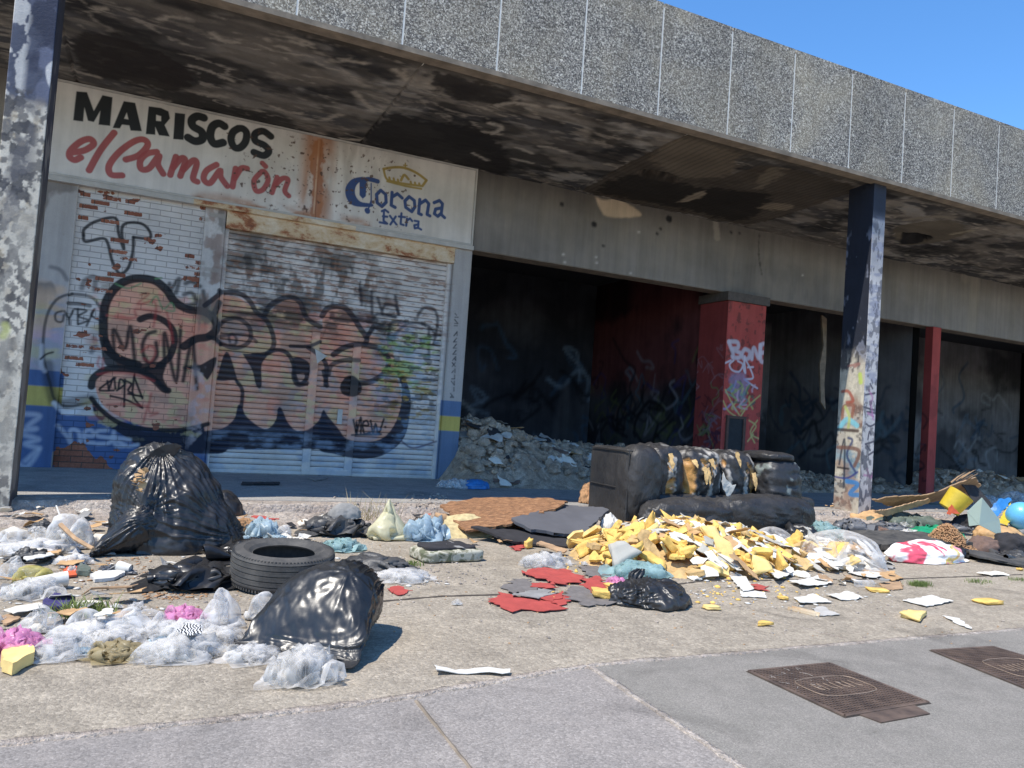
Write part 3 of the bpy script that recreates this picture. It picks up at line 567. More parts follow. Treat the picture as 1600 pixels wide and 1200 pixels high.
sf.poly([(1120, 385), (1200, 372), (1160, 420), (1100, 440)], lin(150, 136, 114), 0.6, Z7, rough=0.35, soft=0.08)
for k in range(34): # lath lines in the broken patch
    u = 6.15+k*0.105
    sf.line([(u, 8.15), (u+0.05, YF)], 0.02, lin(38, 34, 32), 0.5, uv=True, sm=False)
for P in ([(175, 150), (240, 140), (320, 150)], [(150, 210), (190, 225), (160, 250)], [(330, 295), (370, 300), (420, 315)], [(250, 300), (300, 320)], [(90, 320), (140, 345)], [(230, 340), (300, 355)], [(370, 150), (450, 160)]): sf.line(P, 0.07, lin(190, 180, 164), 0.9, o=Z7, rough=0.09, soft=0.04)
Z8 = (100, 0, 2.2857)
for P in ([(340, 70), (380, 60), (450, 70)], [(120, 30), (150, 32)], [(455, 235), (520, 255), (600, 290)], [(40, 255), (120, 275)], [(530, 120), (570, 145), (620, 150)], [(480, 335), (560, 345), (580, 350)], [(740, 380), (800, 400), (850, 405)], [(1000, 215), (1080, 225)], [(1180, 250), (1230, 290)], [(1040, 330), (1100, 390)], [(920, 430), (990, 410)], [(990, 495), (1060, 500)], [(1500, 470), (1560, 480)]): sf.line(P, 0.07, lin(188, 176, 158), 0.85, o=Z8, rough=0.09, soft=0.05)
Z5 = (1150, 280, 2.3067)
sf.poly([(560, 190), (620, 160), (800, 150), (830, 190), (760, 220), (600, 235)], lin(112, 102, 86), 0.9, Z5, rough=0.2, soft=0.05)
sf.line([(612, 148), (700, 135), (780, 140)], 0.12, lin(150, 140, 122), 0.9, Z5, rough=0.1); sf.line([(780, 198), (850, 185)], 0.1, lin(168, 156, 130), 0.9, Z5, rough=0.1)
sf.poly([(600, 200), (680, 200), (700, 215), (640, 232), (590, 230)], BK, 0.9, Z5, rough=0.1)
sf.band(-9, 8.3, lin(84, 76, 66), 0.75, soft=0.15)
nu, nv = 1300, 162
X, Yg = np.meshgrid(np.linspace(-5.4, 20.4, nu), np.linspace(YC+0.16, YF, nv), indexing='ij')
Pn = np.stack([X*2.2, Yg*3.5, X*0], -1); Zg = ZS+(fbm(Pn, 90, 5)-0.5)*0.03
hole = lambda cx, cy, rx, ry: np.clip(1.15-np.hypot((X-cx)/rx, (Yg-cy)/ry)-(fbm(Pn*3, 91, 3)-0.5)*0.6, 0, 1)
hp = spx(1028, 275); Zg = Zg+hole(hp[0], hp[1], 0.32, 0.17)*0.3; hp2 = spx(1425, 370); Zg = Zg+hole(hp2[0], hp2[1], 0.42, 0.2)*0.25
for xj in (-1.3, 2.4, 6.1, 9.8, 13.5, 17.2): Zg = Zg+np.clip(1-np.abs(X-xj)/0.022, 0, 1)*0.04
V = np.stack([X, Yg, Zg], -1).reshape(-1, 3)
mesh('soffit', V, gridfaces(nu, nv)[:, ::-1], M['paint_soffit'], bld, smooth=True, col=sf.sample(V[:, 0], V[:, 1]))
# concrete beam above the openings
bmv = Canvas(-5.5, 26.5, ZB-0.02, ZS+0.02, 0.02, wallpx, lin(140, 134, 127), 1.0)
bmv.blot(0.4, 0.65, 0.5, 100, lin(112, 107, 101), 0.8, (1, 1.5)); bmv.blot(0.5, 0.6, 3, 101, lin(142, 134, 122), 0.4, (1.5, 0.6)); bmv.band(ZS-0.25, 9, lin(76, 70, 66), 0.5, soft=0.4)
bmv.line([(828/2.3067+1150, 350/2.3067+280), (860/2.3067+1150, 360/2.3067+280), (850/2.3067+1150, 535/2.3067+280)], 0.35, lin(150, 142, 128), 0.6, soft=0.1)
bmv.poly([(525, 472), (560, 485), (600, 480), (660, 510), (690, 540), (640, 548), (570, 545), (545, 520)], lin(214, 190, 160), 1, Z7, rough=0.03)
for x, y, r in ((405, 500, 0.07), (520, 572, 0.1), (788, 552, 0.12), (757, 588, 0.04), (746, 605, 0.05), (553, 648, 0.04), (1010, 600, 0.05), (1040, 603, 0.03)): bmv.line([(x, y), (x+3, y+2)], r, BK, 0.95, Z7, rough=0.03)
for x, y in ((410, 680), (415, 708), (528, 690), (650, 747), (1265, 755), (680, 600), (530, 710)): bmv.line([(x, y), (x+3, y)], 0.03, lin(220, 214, 204), 0.9, Z7)
bmv.line([(1112, 605), (1110, 680), (1120, 750)], 0.03, lin(56, 52, 50), 0.8, Z7, rough=0.05); bmv.line([(85, 385), (92, 480), (85, 650)], 0.05, lin(60, 56, 54), 0.7, Z7, rough=0.06); bmv.line([(955, 560), (962, 620)], 0.14, lin(160, 152, 140), 0.8, Z7, rough=0.05)
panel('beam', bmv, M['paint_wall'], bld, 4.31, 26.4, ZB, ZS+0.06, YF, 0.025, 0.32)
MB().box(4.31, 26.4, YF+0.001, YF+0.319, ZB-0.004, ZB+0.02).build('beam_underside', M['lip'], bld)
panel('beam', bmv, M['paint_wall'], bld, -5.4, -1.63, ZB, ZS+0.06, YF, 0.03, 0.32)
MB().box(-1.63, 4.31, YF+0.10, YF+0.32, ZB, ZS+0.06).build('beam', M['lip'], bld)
# posts, brick infill
panel('wall_post', fc, M['paint_wall'], bld, -1.62, XB0, 0.1, ZB+0.05, YF-0.02, 0.012, 0.3)
panel('brick_infill', fc, M['brick'], bld, XB0, XB1, 0.1, ZB+0.05, YF+0.03, 0.008, 0.22, lambda X, Z: (fbm(np.stack([X*2, Z*2, X*0], -1), 7, 3)-0.5)*0.02+np.clip(1-np.hypot((X+1.0+0.15)/0.45, (Z-0.25)/0.35), 0, 1)*0.05)
panel('door_jamb', fc, M['paint_wall'], bld, XB1, 0.63, 0.1, ZB+0.05, YF-0.005, 0.01, 0.2)
panel('door_post', fc, M['paint_wall'], bld, 4.035, 4.325, ZW-0.05, ZB-0.002, YF-0.03, 0.008, 0.3)
# roller shutter with wicket door
shut = MB()
zz = []; z = 0.19; per = 0.079
while z < 3.56: zz.append(z); z += per/15
zz = np.array(zz); GR = 1; ph = ((zz-0.19)/per) % 1
prof = np.where(ph < 0.13, 0.0, 0.012+0.014*np.sin((ph-0.13)/0.87*PI))
xs_ = np.linspace(0.66, 3.97, 340)
X, Z = np.meshgrid(xs_, zz, indexing='ij'); Yg = YF+0.10-np.broadcast_to(prof, X.shape)+(fbm(np.stack([X*1.5, Z*1.2, X*0], -1), 12, 3)-0.5)*0.03
V = np.stack([X, Yg, Z], -1).reshape(-1, 3)
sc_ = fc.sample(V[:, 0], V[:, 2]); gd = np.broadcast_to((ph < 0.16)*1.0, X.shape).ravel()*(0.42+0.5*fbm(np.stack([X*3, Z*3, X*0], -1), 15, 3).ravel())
sc_[:, :3] = sc_[:, :3]*(1-gd[:, None])+np.array(lin(52, 42, 38))*gd[:, None]     # grooves painted darker as shade, with brown dirt, so the slats read
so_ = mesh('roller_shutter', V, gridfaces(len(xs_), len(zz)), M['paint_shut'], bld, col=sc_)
def strip(name, x0, x1, z0, z1, y, d=0.03, res=0.012, par=None): return panel(name, fc, M['paint_shut'], par or so_, x0, x1, z0, z1, y, res, d)
dl0, dl1 = W(480, 700, YF+0.07)[0], W(546, 700, YF+0.07)[0]
strip('door_stile', dl0-0.06, dl0+0.06, 0.19, 2.25, YF+0.062); strip('door_stile', dl1-0.06, dl1+0.06, 0.19, 2.15, YF+0.062); strip('door_rail', dl0-0.06, dl1+0.06, 0.155, 0.235, YF+0.058)
strip('guide_rail', 3.95, 4.03, 0.15, 3.56, YF+0.03, 0.09); strip('guide_rail', 0.632, 0.69, 0.15, 3.56, YF+0.03, 0.09)
strip('bottom_bar', 0.69, 3.95, 0.15, 0.2, YF+0.066, 0.05)
lk = W(520, 660, YF+0.05); MB().box(dl0+0.40, dl0+0.47, YF+0.045, YF+0.075, lk[2]-0.02, lk[2]+0.2).build('door_lock', M['metal'], so_)
q = W(496, 558, YF+0.02); MB().prism([(q[0]-0.08, YF+0.07, q[2]+0.14), (q[0]+0.14, YF+0.03, q[2]+0.03), (q[0]-0.02, YF+0.07, q[2]-0.12)], (0, 0.012, 0)).build('bent_plate', M['metal'], so_)
MB().box(0.64, 4.03, YF-0.035, YF+0.22, 3.56, ZB-0.03).build('shutter_box', M['rust'], bld)
MB().box(0.6, 4.05, YF-0.055, YF+0.1, ZB-0.035, ZB-0.002).build('shutter_box_lid', M['rust'], bld)
MB().box(0.63, 4.04, YF-0.06, YF+0.25, 0.10, 0.152).build('threshold', M['kerb'], bld)
# interior: burnt rooms
rc = Canvas(YF, 21, 0, 3.95, 0.03, lambda x, y: WX(x, y, 9.56)[[1, 2]], lin(84, 82, 86), 1.0)
rc.band(2.0, 9, lin(124, 50, 48), 0.7, u1=16.5, soft=0.5); rc.blot(0.48, 0.66, 1, 110, lin(30, 30, 36), 0.8)
rs = random.Random(8)
def scrawl(cv, n, u0, u1, v0, v1, cols, wd, seed, a=0.7, big=0.3):
    r = random.Random(seed)
    for _ in range(n):
        x, y = r.uniform(u0, u1), r.uniform(v0, v1); P = [(x, y)]
        for k in range(r.randint(3, 7)): x += r.uniform(-big, big); y += r.uniform(-big, big); P.append((x, y))
        cv.line(P, wd*r.uniform(0.6, 1.3), r.choice(cols), a*r.uniform(0.6, 1), uv=True)
GC = [lin(50, 56, 120), lin(70, 110, 130), lin(150, 150, 160), lin(30, 30, 40), lin(100, 110, 60), lin(120, 80, 60)]
scrawl(rc, 70, YF+0.2, 17, 0.5, 2.6, GC, 0.05, 3); scrawl(rc, 12, YF+0.3, 15, 0.5, 2.0, [lin(24, 24, 30)], 0.08, 5, 0.9, 0.6)
YB = 16.2
sidepanel('dividing_wall', rc, M['paint_dark'], bld, 9.58, YF+0.6, YB, 0.1, ZS, 0.03)
bc = Canvas(-6, 26.5, 0, ZS, 0.04, lambda x, y: W(x, y, YB)[[0, 2]], lin(74, 76, 84), 1.0)
bc.band(-1, 9, lin(150, 148, 150), 0.85, u0=9.7, soft=0.05)
bc.blot(0.45, 0.6, 0.8, 120, lin(34, 37, 46), 0.7); scrawl(bc, 110, 4.5, 26, 0.6, 2.6, [lin(120, 140, 160), lin(170, 176, 180), lin(60, 90, 120), lin(24, 24, 28), lin(20, 20, 26)], 0.07, 9, 0.8, 0.5)
bc.poly([(860, 690), (880, 600), (888, 600), (897, 690)], lin(84, 86, 92), 0.7, sm=False, soft=0.1)
panel('back_wall', bc, M['paint_dark'], bld, -5.4, 26.4, 0.1, ZS, YB, 0.06, 0.2)
MB().box(9.61, 9.9, YF+0.6, YB, 0.1, ZS).build('dividing_wall', M['paint_dark'], bld)
MB().box(-5.4, 26.4, YF+0.33, YB, ZB+0.75, ZB+0.9).build('ceiling', plain('soot_black_ceiling', (0.05, 0.05, 0.055), 0.95), bld)
MB().box(4.1, 4.25, YF+0.3, YB, 0.1, ZS).build('dividing_wall', M['paint_dark'], bld)
w2 = Canvas(YF, 19, 0, 3.95, 0.03, lambda x, y: WX(x, y, 15.3)[[1, 2]], lin(140, 140, 142), 1.0)
w2.blot(0.4, 0.6, 0.9, 130, lin(90, 90, 96), 0.7); scrawl(w2, 40, YF+0.3, 15.5, 0.6, 2.4, [lin(24, 56, 84), lin(30, 70, 100), lin(16, 22, 30), lin(110, 150, 170)], 0.09, 21, 0.85, 0.4)
w2.band(-1, 9, lin(110, 108, 108), 0.3)
sidepanel('dividing_wall', w2, M['paint_dark'], bld, 15.28, YF+0.5, YB, 0.1, ZS, 0.03)
MB().box(15.3, 15.5, YF+0.5, YB, 0.1, ZS).build('dividing_wall', M['paint_dark'], bld)
MB().box(-5.4, -1.62, YF+0.5, YF+0.7, 0.1, ZB).build('dark_bay_fill', M['paint_dark'], bld)  # dark panel fills the left bay, standing in for its shaded opening
MB().box(26.4, 26.6, YC+0.3, YB, 0.1, ZS+0.1).build('end_wall', M['paint_dark'], bld)
# red pillars
RP = lin(184, 74, 68)
def red_pillar(x0, x1, y1, niche=None, seed=1, top=None):
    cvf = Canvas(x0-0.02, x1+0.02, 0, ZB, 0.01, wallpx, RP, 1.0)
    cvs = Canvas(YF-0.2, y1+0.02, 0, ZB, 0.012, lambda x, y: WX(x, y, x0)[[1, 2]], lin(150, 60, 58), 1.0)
    return cvf, cvs
Z4 = (1040, 440, 4.617)
px0, px1 = 9.46, 10.38
f1, s1c = red_pillar(px0, px1, YF+0.7)
f1.blot(0.45, 0.65, 2, 140, lin(176, 78, 70), 0.5); f1.blot(0.6, 0.64, 14, 141, lin(120, 60, 56), 0.8)
WG2 = lin(206, 200, 214)
for P in ([(425, 440), (455, 520), (450, 540)], [(425, 435), (485, 440), (490, 480), (450, 490), (510, 520), (500, 550), (455, 550)], [(540, 490), (520, 520), (530, 555), (565, 555), (575, 510), (545, 490)], [(590, 560), (605, 480), (640, 555), (650, 460)], [(680, 450), (655, 470), (655, 570), (680, 580)], [(660, 515), (685, 515)]): f1.line(P, 0.08, WG2, 0.85, Z4, 0.03)
for P in ([(460, 570), (430, 600), (450, 640), (500, 650), (525, 600), (490, 575)], [(540, 540), (530, 620), (545, 660), (540, 560), (600, 690), (545, 710), (630, 770)], [(385, 595), (440, 570)], [(560, 620), (600, 618)]): f1.line(P, 0.035, WG2, 0.95, Z4)
f1.poly([(420, 680), (500, 660), (560, 700), (560, 780), (520, 860), (470, 840), (440, 760)], lin(130, 150, 190), 0.55, Z4, rough=0.1, soft=0.08)
for k, c_ in enumerate([lin(150, 170, 90), lin(90, 150, 150), lin(180, 190, 110), lin(150, 150, 200), lin(70, 110, 100), lin(200, 170, 190)]*4):
    r_ = random.Random(200+k); x_, y_ = r_.uniform(430, 620), r_.uniform(700, 900); f1.line([(x_, y_), (x_+r_.uniform(-40, 40), y_+r_.uniform(20, 60)), (x_+r_.uniform(-60, 60), y_+r_.uniform(30, 90))], 0.04, c_, 0.7, Z4, 0.02)
for P in ([(400, 780), (450, 880), (500, 960)], [(385, 860), (420, 930), (480, 975)], [(650, 820), (560, 900), (510, 970)], [(570, 1000), (620, 1040), (590, 1100), (640, 1130)], [(630, 1000), (580, 1080), (610, 1160)], [(560, 1150), (600, 1100)]): f1.line(P, 0.03, lin(184, 182, 110), 0.85, Z4)
scrawl(s1c, 30, YF-0.1, YF+0.65, 0.4, 1.9, [lin(60, 40, 70), lin(40, 26, 40), lin(110, 130, 80), lin(130, 110, 130)], 0.035, 31, 0.8, 0.2)
scrawl(s1c, 10, YF-0.1, YF+0.65, 1.8, 2.6, [lin(160, 120, 130)], 0.025, 33, 0.7, 0.2)
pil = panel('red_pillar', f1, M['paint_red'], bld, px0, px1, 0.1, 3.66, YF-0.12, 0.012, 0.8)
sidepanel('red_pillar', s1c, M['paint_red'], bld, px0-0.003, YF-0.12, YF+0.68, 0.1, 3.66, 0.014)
MB().box(px0-0.05, px1+0.05, YF-0.16, YF+0.7, 3.662, ZB-0.006).build('pillar_cap', plain('sooty_cap', lin(84, 76, 70)), bld)
n0, n1 = W(1136, 680, YF-0.12), W(1160, 655, YF-0.12)
MB().box(n0[0], n1[0], YF-0.135, YF-0.122, 0.3, n1[2]).build('meter_niche', plain('dark_niche', (0.02, 0.025, 0.03), 0.9), bld)
mm_ = MB(); mm_.box(n0[0]-0.05, n0[0], YF-0.16, YF-0.12, 0.3, n1[2]+0.05).box(n1[0], n1[0]+0.06, YF-0.16, YF-0.12, 0.3, n1[2]+0.05).box(n0[0], n1[0], YF-0.158, YF-0.12, n1[2], n1[2]+0.048); mm_.build('niche_frame', plain('brown_niche_frame', lin(84, 62, 54), 0.8), bld)
f2, s2c = red_pillar(15.20, 15.46, YF+0.12)
f2.blot(0.5, 0.6, 3, 150, lin(120, 50, 48), 0.5)
scrawl(s2c, 12, YF, YF+0.5, 0.4, 2.2, [lin(24, 56, 84), lin(30, 30, 36)], 0.05, 35, 0.7, 0.2)
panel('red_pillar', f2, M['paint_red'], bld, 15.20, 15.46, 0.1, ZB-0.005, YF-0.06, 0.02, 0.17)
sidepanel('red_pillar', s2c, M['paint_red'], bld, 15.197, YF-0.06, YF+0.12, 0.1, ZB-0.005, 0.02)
hpz = W(1290, 500, 12.6)
mesh('hanging_plaster', *(lambda P: (P, [tuple(range(len(P)//2))[::-1], tuple(range(len(P)//2, len(P)))]+[(i, (i+1) % (len(P)//2), len(P)//2+(i+1) % (len(P)//2), len(P)//2+i) for i in range(len(P)//2)]))([tuple(W(x, y, 12.6)) for x, y in ((1284, 492), (1292, 498), (1291, 560), (1288, 600), (1290, 640), (1283, 628), (1281, 570), (1287, 540))]+[tuple(W(x, y, 12.6)+np.array([0, 0.05, 0])) for x, y in ((1284, 492), (1292, 498), (1291, 560), (1288, 600), (1290, 640), (1283, 628), (1281, 570), (1287, 540))]), M['lip'], bld)
for xw, rm in ((3.4, 'roof_drip'),): pass

# ------------------------------------------------------------------ columns
def column(x0, x1, ya, yb, cf, cs, side, label):
    root = empty('support_column', ((x0+x1)/2, (ya+yb)/2, 0), label, 'column')
    X, Z = x0, 0
    panel('shaft', cf, M['paint_col'], root, x0, x1, -0.02, ZS+0.03, ya, 0.008, yb-ya)
    X = x0-0.003 if side < 0 else x1+0.003
    nu, nv = int((yb-ya)/0.01), int((ZS+0.02)/0.01)
    Yg, Z = np.meshgrid(np.linspace(ya, yb, nu), np.linspace(-0.02, ZS+0.03, nv), indexing='ij'); V = np.stack([np.full(Yg.shape, X), Yg, Z], -1).reshape(-1, 3)
    F = gridfaces(nu, nv); F = F[:, ::-1] if side < 0 else F
    mesh('side_face', V, F, M['paint_col'], root, col=cs.sample(V[:, 1], V[:, 2]))
lx0, lx1, ly0, ly1 = -1.46, -1.13, 7.98, 8.36
c1 = Canvas(lx0-0.01, lx1+0.01, 0, ZS+0.1, 0.006, lambda x, y: W(x, y, ly0)[[0, 2]], lin(226, 213, 190), 1.0)
hB = W(50, 160, ly0)[2]
c1.band(hB, 9, lin(86, 90, 106), 1, soft=0.06); c1.blot(0.46, 0.56, 4, 160, lin(52, 56, 76), 0.8, (1, 0.6), v0=hB); c1.blot(0.54, 0.6, 6, 161, lin(124, 128, 150), 0.6, (1, 0.6), v0=hB)  # canopy shadow painted into the upper front as blue-grey
c1.blot(0.515, 0.53, 7, 162, lin(206, 200, 192), 1, (1.6, 0.7), u1=lx0+0.13, v0=hB, fade=0.05)
c1.poly([(82, 95), (90, 100), (88, 130), (80, 138), (73, 125), (72, 105)], lin(212, 206, 200), 1)
c1.blot(0.50, 0.53, 24, 168, lin(96, 92, 90), 0.8, (1, 0.7), v0=-1, v1=hB, fade=0.1); c1.blot(0.56, 0.60, 10, 169, lin(200, 176, 140), 0.5, (1, 0.6), v0=-1, v1=hB); c1.blot(0.535, 0.55, 14, 163, lin(74, 72, 74), 0.9, (1, 0.7), u1=lx1-0.06, v0=-1, v1=hB+0.1, fade=0.08); c1.blot(0.50, 0.56, 9, 167, lin(112, 108, 108), 0.7, (1, 0.6), u0=lx0+0.04, u1=lx1-0.07, v0=hB-1.3, v1=hB, fade=0.1); c1.blot(0.5, 0.6, 3, 164, lin(196, 186, 168), 0.6, (1, 0.5), v1=hB)
c1.line([(5, 525), (10, 515), (8, 508)], 0.06, lin(200, 200, 110), 0.7, soft=0.03)
c1s = Canvas(ly0-0.01, ly1+0.01, 0, ZS+0.1, 0.008, lambda x, y: (0, 0), lin(120, 108, 96), 1.0)  # side face coloured darker than the front as painted shade
c1s.band(hB-0.9, 9, lin(56, 60, 74), 0.9, soft=0.8); c1s.blot(0.5, 0.55, 5, 165, lin(70, 70, 80), 0.8, (1, 0.3)); c1s.blot(0.55, 0.6, 8, 166, lin(160, 150, 138), 0.7, (1, 0.3))  # upper side painted darker still for the canopy shade
column(lx0, lx1, ly0, ly1, c1, c1s, 1, 'square concrete column at the left edge with peeling blue and white paint, beside the seafood shop sign')
rx0, rx1, ry0, ry1 = 9.50, 9.76, 8.10, 8.56
Z6 = (1280, 520, 4.14)
c2 = Canvas(rx0-0.01, rx1+0.01, 0, ZS+0.1, 0.006, lambda x, y: W(x, y, ry0)[[0, 2]], lin(214, 206, 200), 1.0)
c2s = Canvas(ry0-0.01, ry1+0.01, 0, ZS+0.1, 0.006, lambda x, y: WX(x, y, rx0)[[1, 2]], lin(186, 176, 160), 1.0)
hT = W(1378, 345, ry0)[2]
c2.band(hT, 9, lin(46, 51, 64), 1, soft=0.05); c2.band(hT-0.75, hT, lin(140, 142, 150), 0.6, soft=0.3); c2.blot(0.5, 0.6, 6, 170, lin(150, 152, 172), 0.7, (1, 3), v0=1.5, v1=hT); c2.blot(0.53, 0.56, 10, 171, lin(90, 92, 104), 0.8, (1, 0.7), v1=1.2)  # fascia shadow painted dark across the top of the front
for P in ([(300, 400), (360, 390)], [(330, 330), (345, 360)], [(290, 480), (320, 490), (360, 500)], [(310, 510), (370, 520)], [(305, 590), (330, 605), (360, 590)], [(315, 690), (325, 640), (335, 660)], [(300, 720), (365, 700)], [(310, 730), (330, 760)], [(320, 790), (350, 770)]): c2.line(P, 0.03, lin(60, 56, 80), 0.85, Z6)
for P in ([(320, 370), (345, 420), (330, 470)], [(315, 520), (350, 540)], [(310, 880), (330, 940), (350, 900)], [(290, 920), (350, 930)], [(330, 440), (350, 560)]): c2.line(P, 0.035, lin(200, 120, 170), 0.7, Z6, 0.02)
hs = WX(1340, 545, rx0)[2]
c2s.band(hs-0.1, 9, lin(38, 43, 56), 1, soft=0.25); c2s.blot(0.55, 0.6, 8, 172, lin(150, 156, 176), 0.5, (1, 0.4), v0=hs-0.2, v1=4.4)  # fascia shadow on the side face painted in as dark slate
c2s.blot(0.5, 0.53, 9, 173, lin(70, 68, 70), 0.9, (1.4, 0.5), v0=1.6, v1=hs+0.2); c2s.blot(0.53, 0.56, 22, 177, lin(90, 86, 84), 0.8, v1=hs); c2.blot(0.53, 0.56, 20, 178, lin(100, 98, 104), 0.7, (1, 0.5), v1=hT); c2s.blot(0.5, 0.58, 4, 174, lin(214, 204, 180), 0.7, (1, 0.6), v1=2.6); c2s.blot(0.52, 0.6, 4, 175, lin(110, 150, 170), 0.7, v0=0.3, v1=1.6); c2s.blot(0.52, 0.6, 4, 176, lin(150, 110, 90), 0.6, v1=1.9)
for P, c_, w_ in (([(150, 380), (190, 380), (220, 440), (180, 450)], lin(170, 80, 60), 0.05), ([(150, 560), (160, 480), (220, 470), (210, 550)], lin(150, 90, 70), 0.06), ([(130, 620), (180, 560), (245, 600)], lin(120, 200, 215), 0.08), ([(120, 625), (250, 635)], lin(60, 34, 30), 0.05), ([(130, 850), (165, 690), (160, 1000)], lin(30, 40, 60), 0.035), ([(190, 680), (215, 700), (180, 790), (235, 900)], lin(40, 60, 110), 0.04), ([(120, 740), (255, 760), (230, 860)], lin(120, 80, 66), 0.06), ([(120, 870), (190, 880)], lin(20, 20, 26), 0.03), ([(100, 930), (180, 940), (250, 900)], lin(40, 50, 130), 0.03), ([(180, 960), (250, 980), (200, 1040), (260, 1050)], lin(40, 130, 200), 0.07), ([(230, 220), (260, 200), (190, 215)], lin(160, 110, 100), 0.04), ([(265, 270), (270, 320)], lin(190, 210, 80), 0.07), ([(170, 480), (195, 540), (190, 610)], lin(190, 200, 110), 0.05)): c2s.line(P, w_, c_, 0.85, Z6, 0.02)
column(rx0, rx1, ry0, ry1, c2, c2s, -1, 'square concrete column right of the burnt sofa, dark blue on top with graffiti scrawls below')

# ------------------------------------------------------------------ signs
SG = lin(219, 213, 205); INK = lin(36, 38, 40); RDS = lin(176, 72, 70)
XJ = W(497, 280, YF-0.06)[0]
SY = YF-0.075
sg = Canvas(-1.62, 4.36, 3.76, ZS+0.02, 0.0065, lambda x, y: W(x, y, SY)[[0, 2]], SG, 1.0)
sg.blot(0.45, 0.65, 0.9, 180, lin(196, 186, 172), 0.6)
sg.blot(0.5, 0.66, 5, 181, lin(150, 138, 124), 0.4, (1.5, 0.35), 1.2, 2.9, 4.2, 9, fade=0.5)
for P in ([(358, 428), (408, 432), (440, 520), (480, 446), (528, 456), (516, 590), (462, 584), (470, 520), (440, 572), (412, 566), (396, 505), (390, 570), (343, 564)], [(580, 474), (634, 482), (665, 615), (612, 612), (606, 588), (572, 584), (562, 602), (528, 600)], [(697, 498), (755, 506), (790, 522), (797, 555), (772, 586), (796, 640), (745, 634), (728, 596), (728, 632), (683, 628)], [(820, 528), (868, 534), (860, 656), (812, 652)]): sg.poly(P, INK, 1, R1, sm=False)
for P in ([(594, 528), (582, 556), (602, 560)], [(732, 538), (755, 545), (755, 568), (732, 566)]): sg.poly(P, SG, 1, R1, sm=False)
sg.line([(955, 552), (925, 545), (900, 562), (905, 592), (945, 618), (948, 652), (915, 662), (882, 645)], 0.108, INK, 1, R1); sg.line([(1052, 592), (1025, 578), (995, 595), (986, 640), (1005, 674), (1045, 668)], 0.108, INK, 1, R1)
sg.line([(1118, 602), (1092, 620), (1083, 655), (1098, 690), (1125, 692), (1150, 665), (1156, 625), (1140, 604), (1118, 602)], 0.10, INK, 1, R1); sg.line([(423, 213), (411, 205), (399, 209), (399, 220), (413, 227), (420, 236), (412, 243), (397, 238)], 0.10, INK, 1)
RW = 0.082
for P in ([(335, 715), (395, 705), (438, 676), (422, 652), (378, 664), (332, 705), (327, 735), (350, 750), (378, 738)], [(535, 622), (470, 705), (418, 798)], [(590, 748), (650, 728), (692, 682), (676, 655), (630, 662), (560, 712), (512, 775), (520, 818), (572, 822)], [(735, 712), (690, 720), (658, 752), (662, 792), (700, 788), (745, 730), (740, 770), (765, 815)], [(825, 735), (798, 820)], [(812, 785), (850, 742), (868, 755), (845, 825)], [(860, 795), (905, 752), (922, 768), (905, 835), (925, 852)], [(1015, 772), (968, 800), (955, 840), (985, 858), (1030, 800), (1035, 830), (1065, 872)], [(1105, 790), (1090, 875)], [(1100, 835), (1130, 790), (1158, 790)]): sg.line(P, RW, RDS, 0.95, R1)
for P in ([(409, 268), (397, 282), (400, 298), (411, 296), (419, 281), (414, 269), (409, 268)], [(433, 277), (425, 301)], [(430, 290), (441, 279), (450, 281), (445, 298), (451, 306)], [(410, 255), (415, 260)]): sg.line(P, RW*(0.9), RDS, 0.95)
R2 = (400, 100, 3); BL = lin(48, 74, 130); GO = lin(168, 140, 62)
sg.poly([(500, 528), (450, 540), (420, 580), (425, 630), (460, 665), (540, 670), (545, 655), (490, 645), (465, 610), (470, 570), (500, 540)], BL, 1, R2)
sg.poly([(485, 545), (520, 535), (515, 620), (500, 632), (485, 615)], BL, 1, R2, sm=False); sg.line([(500, 545), (530, 540), (570, 550)], 0.07, BL, 1, R2); sg.line([(540, 560), (540, 665)], 0.02, BL, 1, R2); sg.line([(521, 686), (523, 690)], 0.08, BL, 1, R2); sg.line([(540, 640), (525, 685)], 0.025, BL, 1, R2)
for P in ([(585, 592), (565, 612), (568, 650), (590, 668), (610, 648), (608, 612), (585, 592)], [(638, 602), (634, 662), (652, 672)], [(640, 622), (663, 608), (685, 628)], [(718, 622), (698, 642), (702, 672), (730, 692), (745, 670), (742, 640), (718, 622)], [(768, 635), (762, 700), (775, 706)], [(768, 655), (795, 638), (810, 655), (802, 705), (815, 712)], [(835, 650), (860, 640), (874, 655), (868, 705), (884, 720)], [(868, 675), (842, 680), (836, 702), (852, 714), (868, 700)]): sg.line(P, 0.052, BL, 1, R2, sm=False)
for P in ([(590, 690), (605, 683), (620, 695)], [(600, 690), (598, 735), (615, 748)], [(580, 742), (610, 748)], [(595, 714), (615, 716)], [(628, 712), (658, 752)], [(655, 715), (630, 752)], [(682, 700), (678, 750), (692, 755)], [(670, 715), (698, 718)], [(708, 724), (704, 758)], [(708, 734), (722, 724), (732, 736)], [(744, 735), (762, 738), (760, 768), (774, 776)], [(760, 752), (742, 756), (744, 770), (760, 768)]): sg.line(P, 0.036, BL, 1, R2, sm=False)
sg.line([(598, 492), (650, 484), (700, 488), (755, 512), (799, 545)], 0.04, GO, 1, R2); sg.line([(598, 492), (612, 538), (650, 552), (700, 562), (775, 572)], 0.035, GO, 1, R2); sg.line([(799, 545), (780, 572)], 0.04, GO, 1, R2); sg.line([(615, 550), (700, 572), (775, 585)], 0.03, GO, 1, R2)
sg.line([(700, 465), (700, 492)], 0.02, GO, 1, R2); sg.line([(692, 474), (708, 476)], 0.02, GO, 1, R2); sg.line([(680, 545), (695, 520), (715, 540)], 0.04, GO, 1, R2)
for x, y in ((625, 532), (645, 536), (665, 542), (725, 552), (745, 556), (765, 560)): sg.line([(x, y), (x+2, y+8)], 0.035, GO, 1, R2)
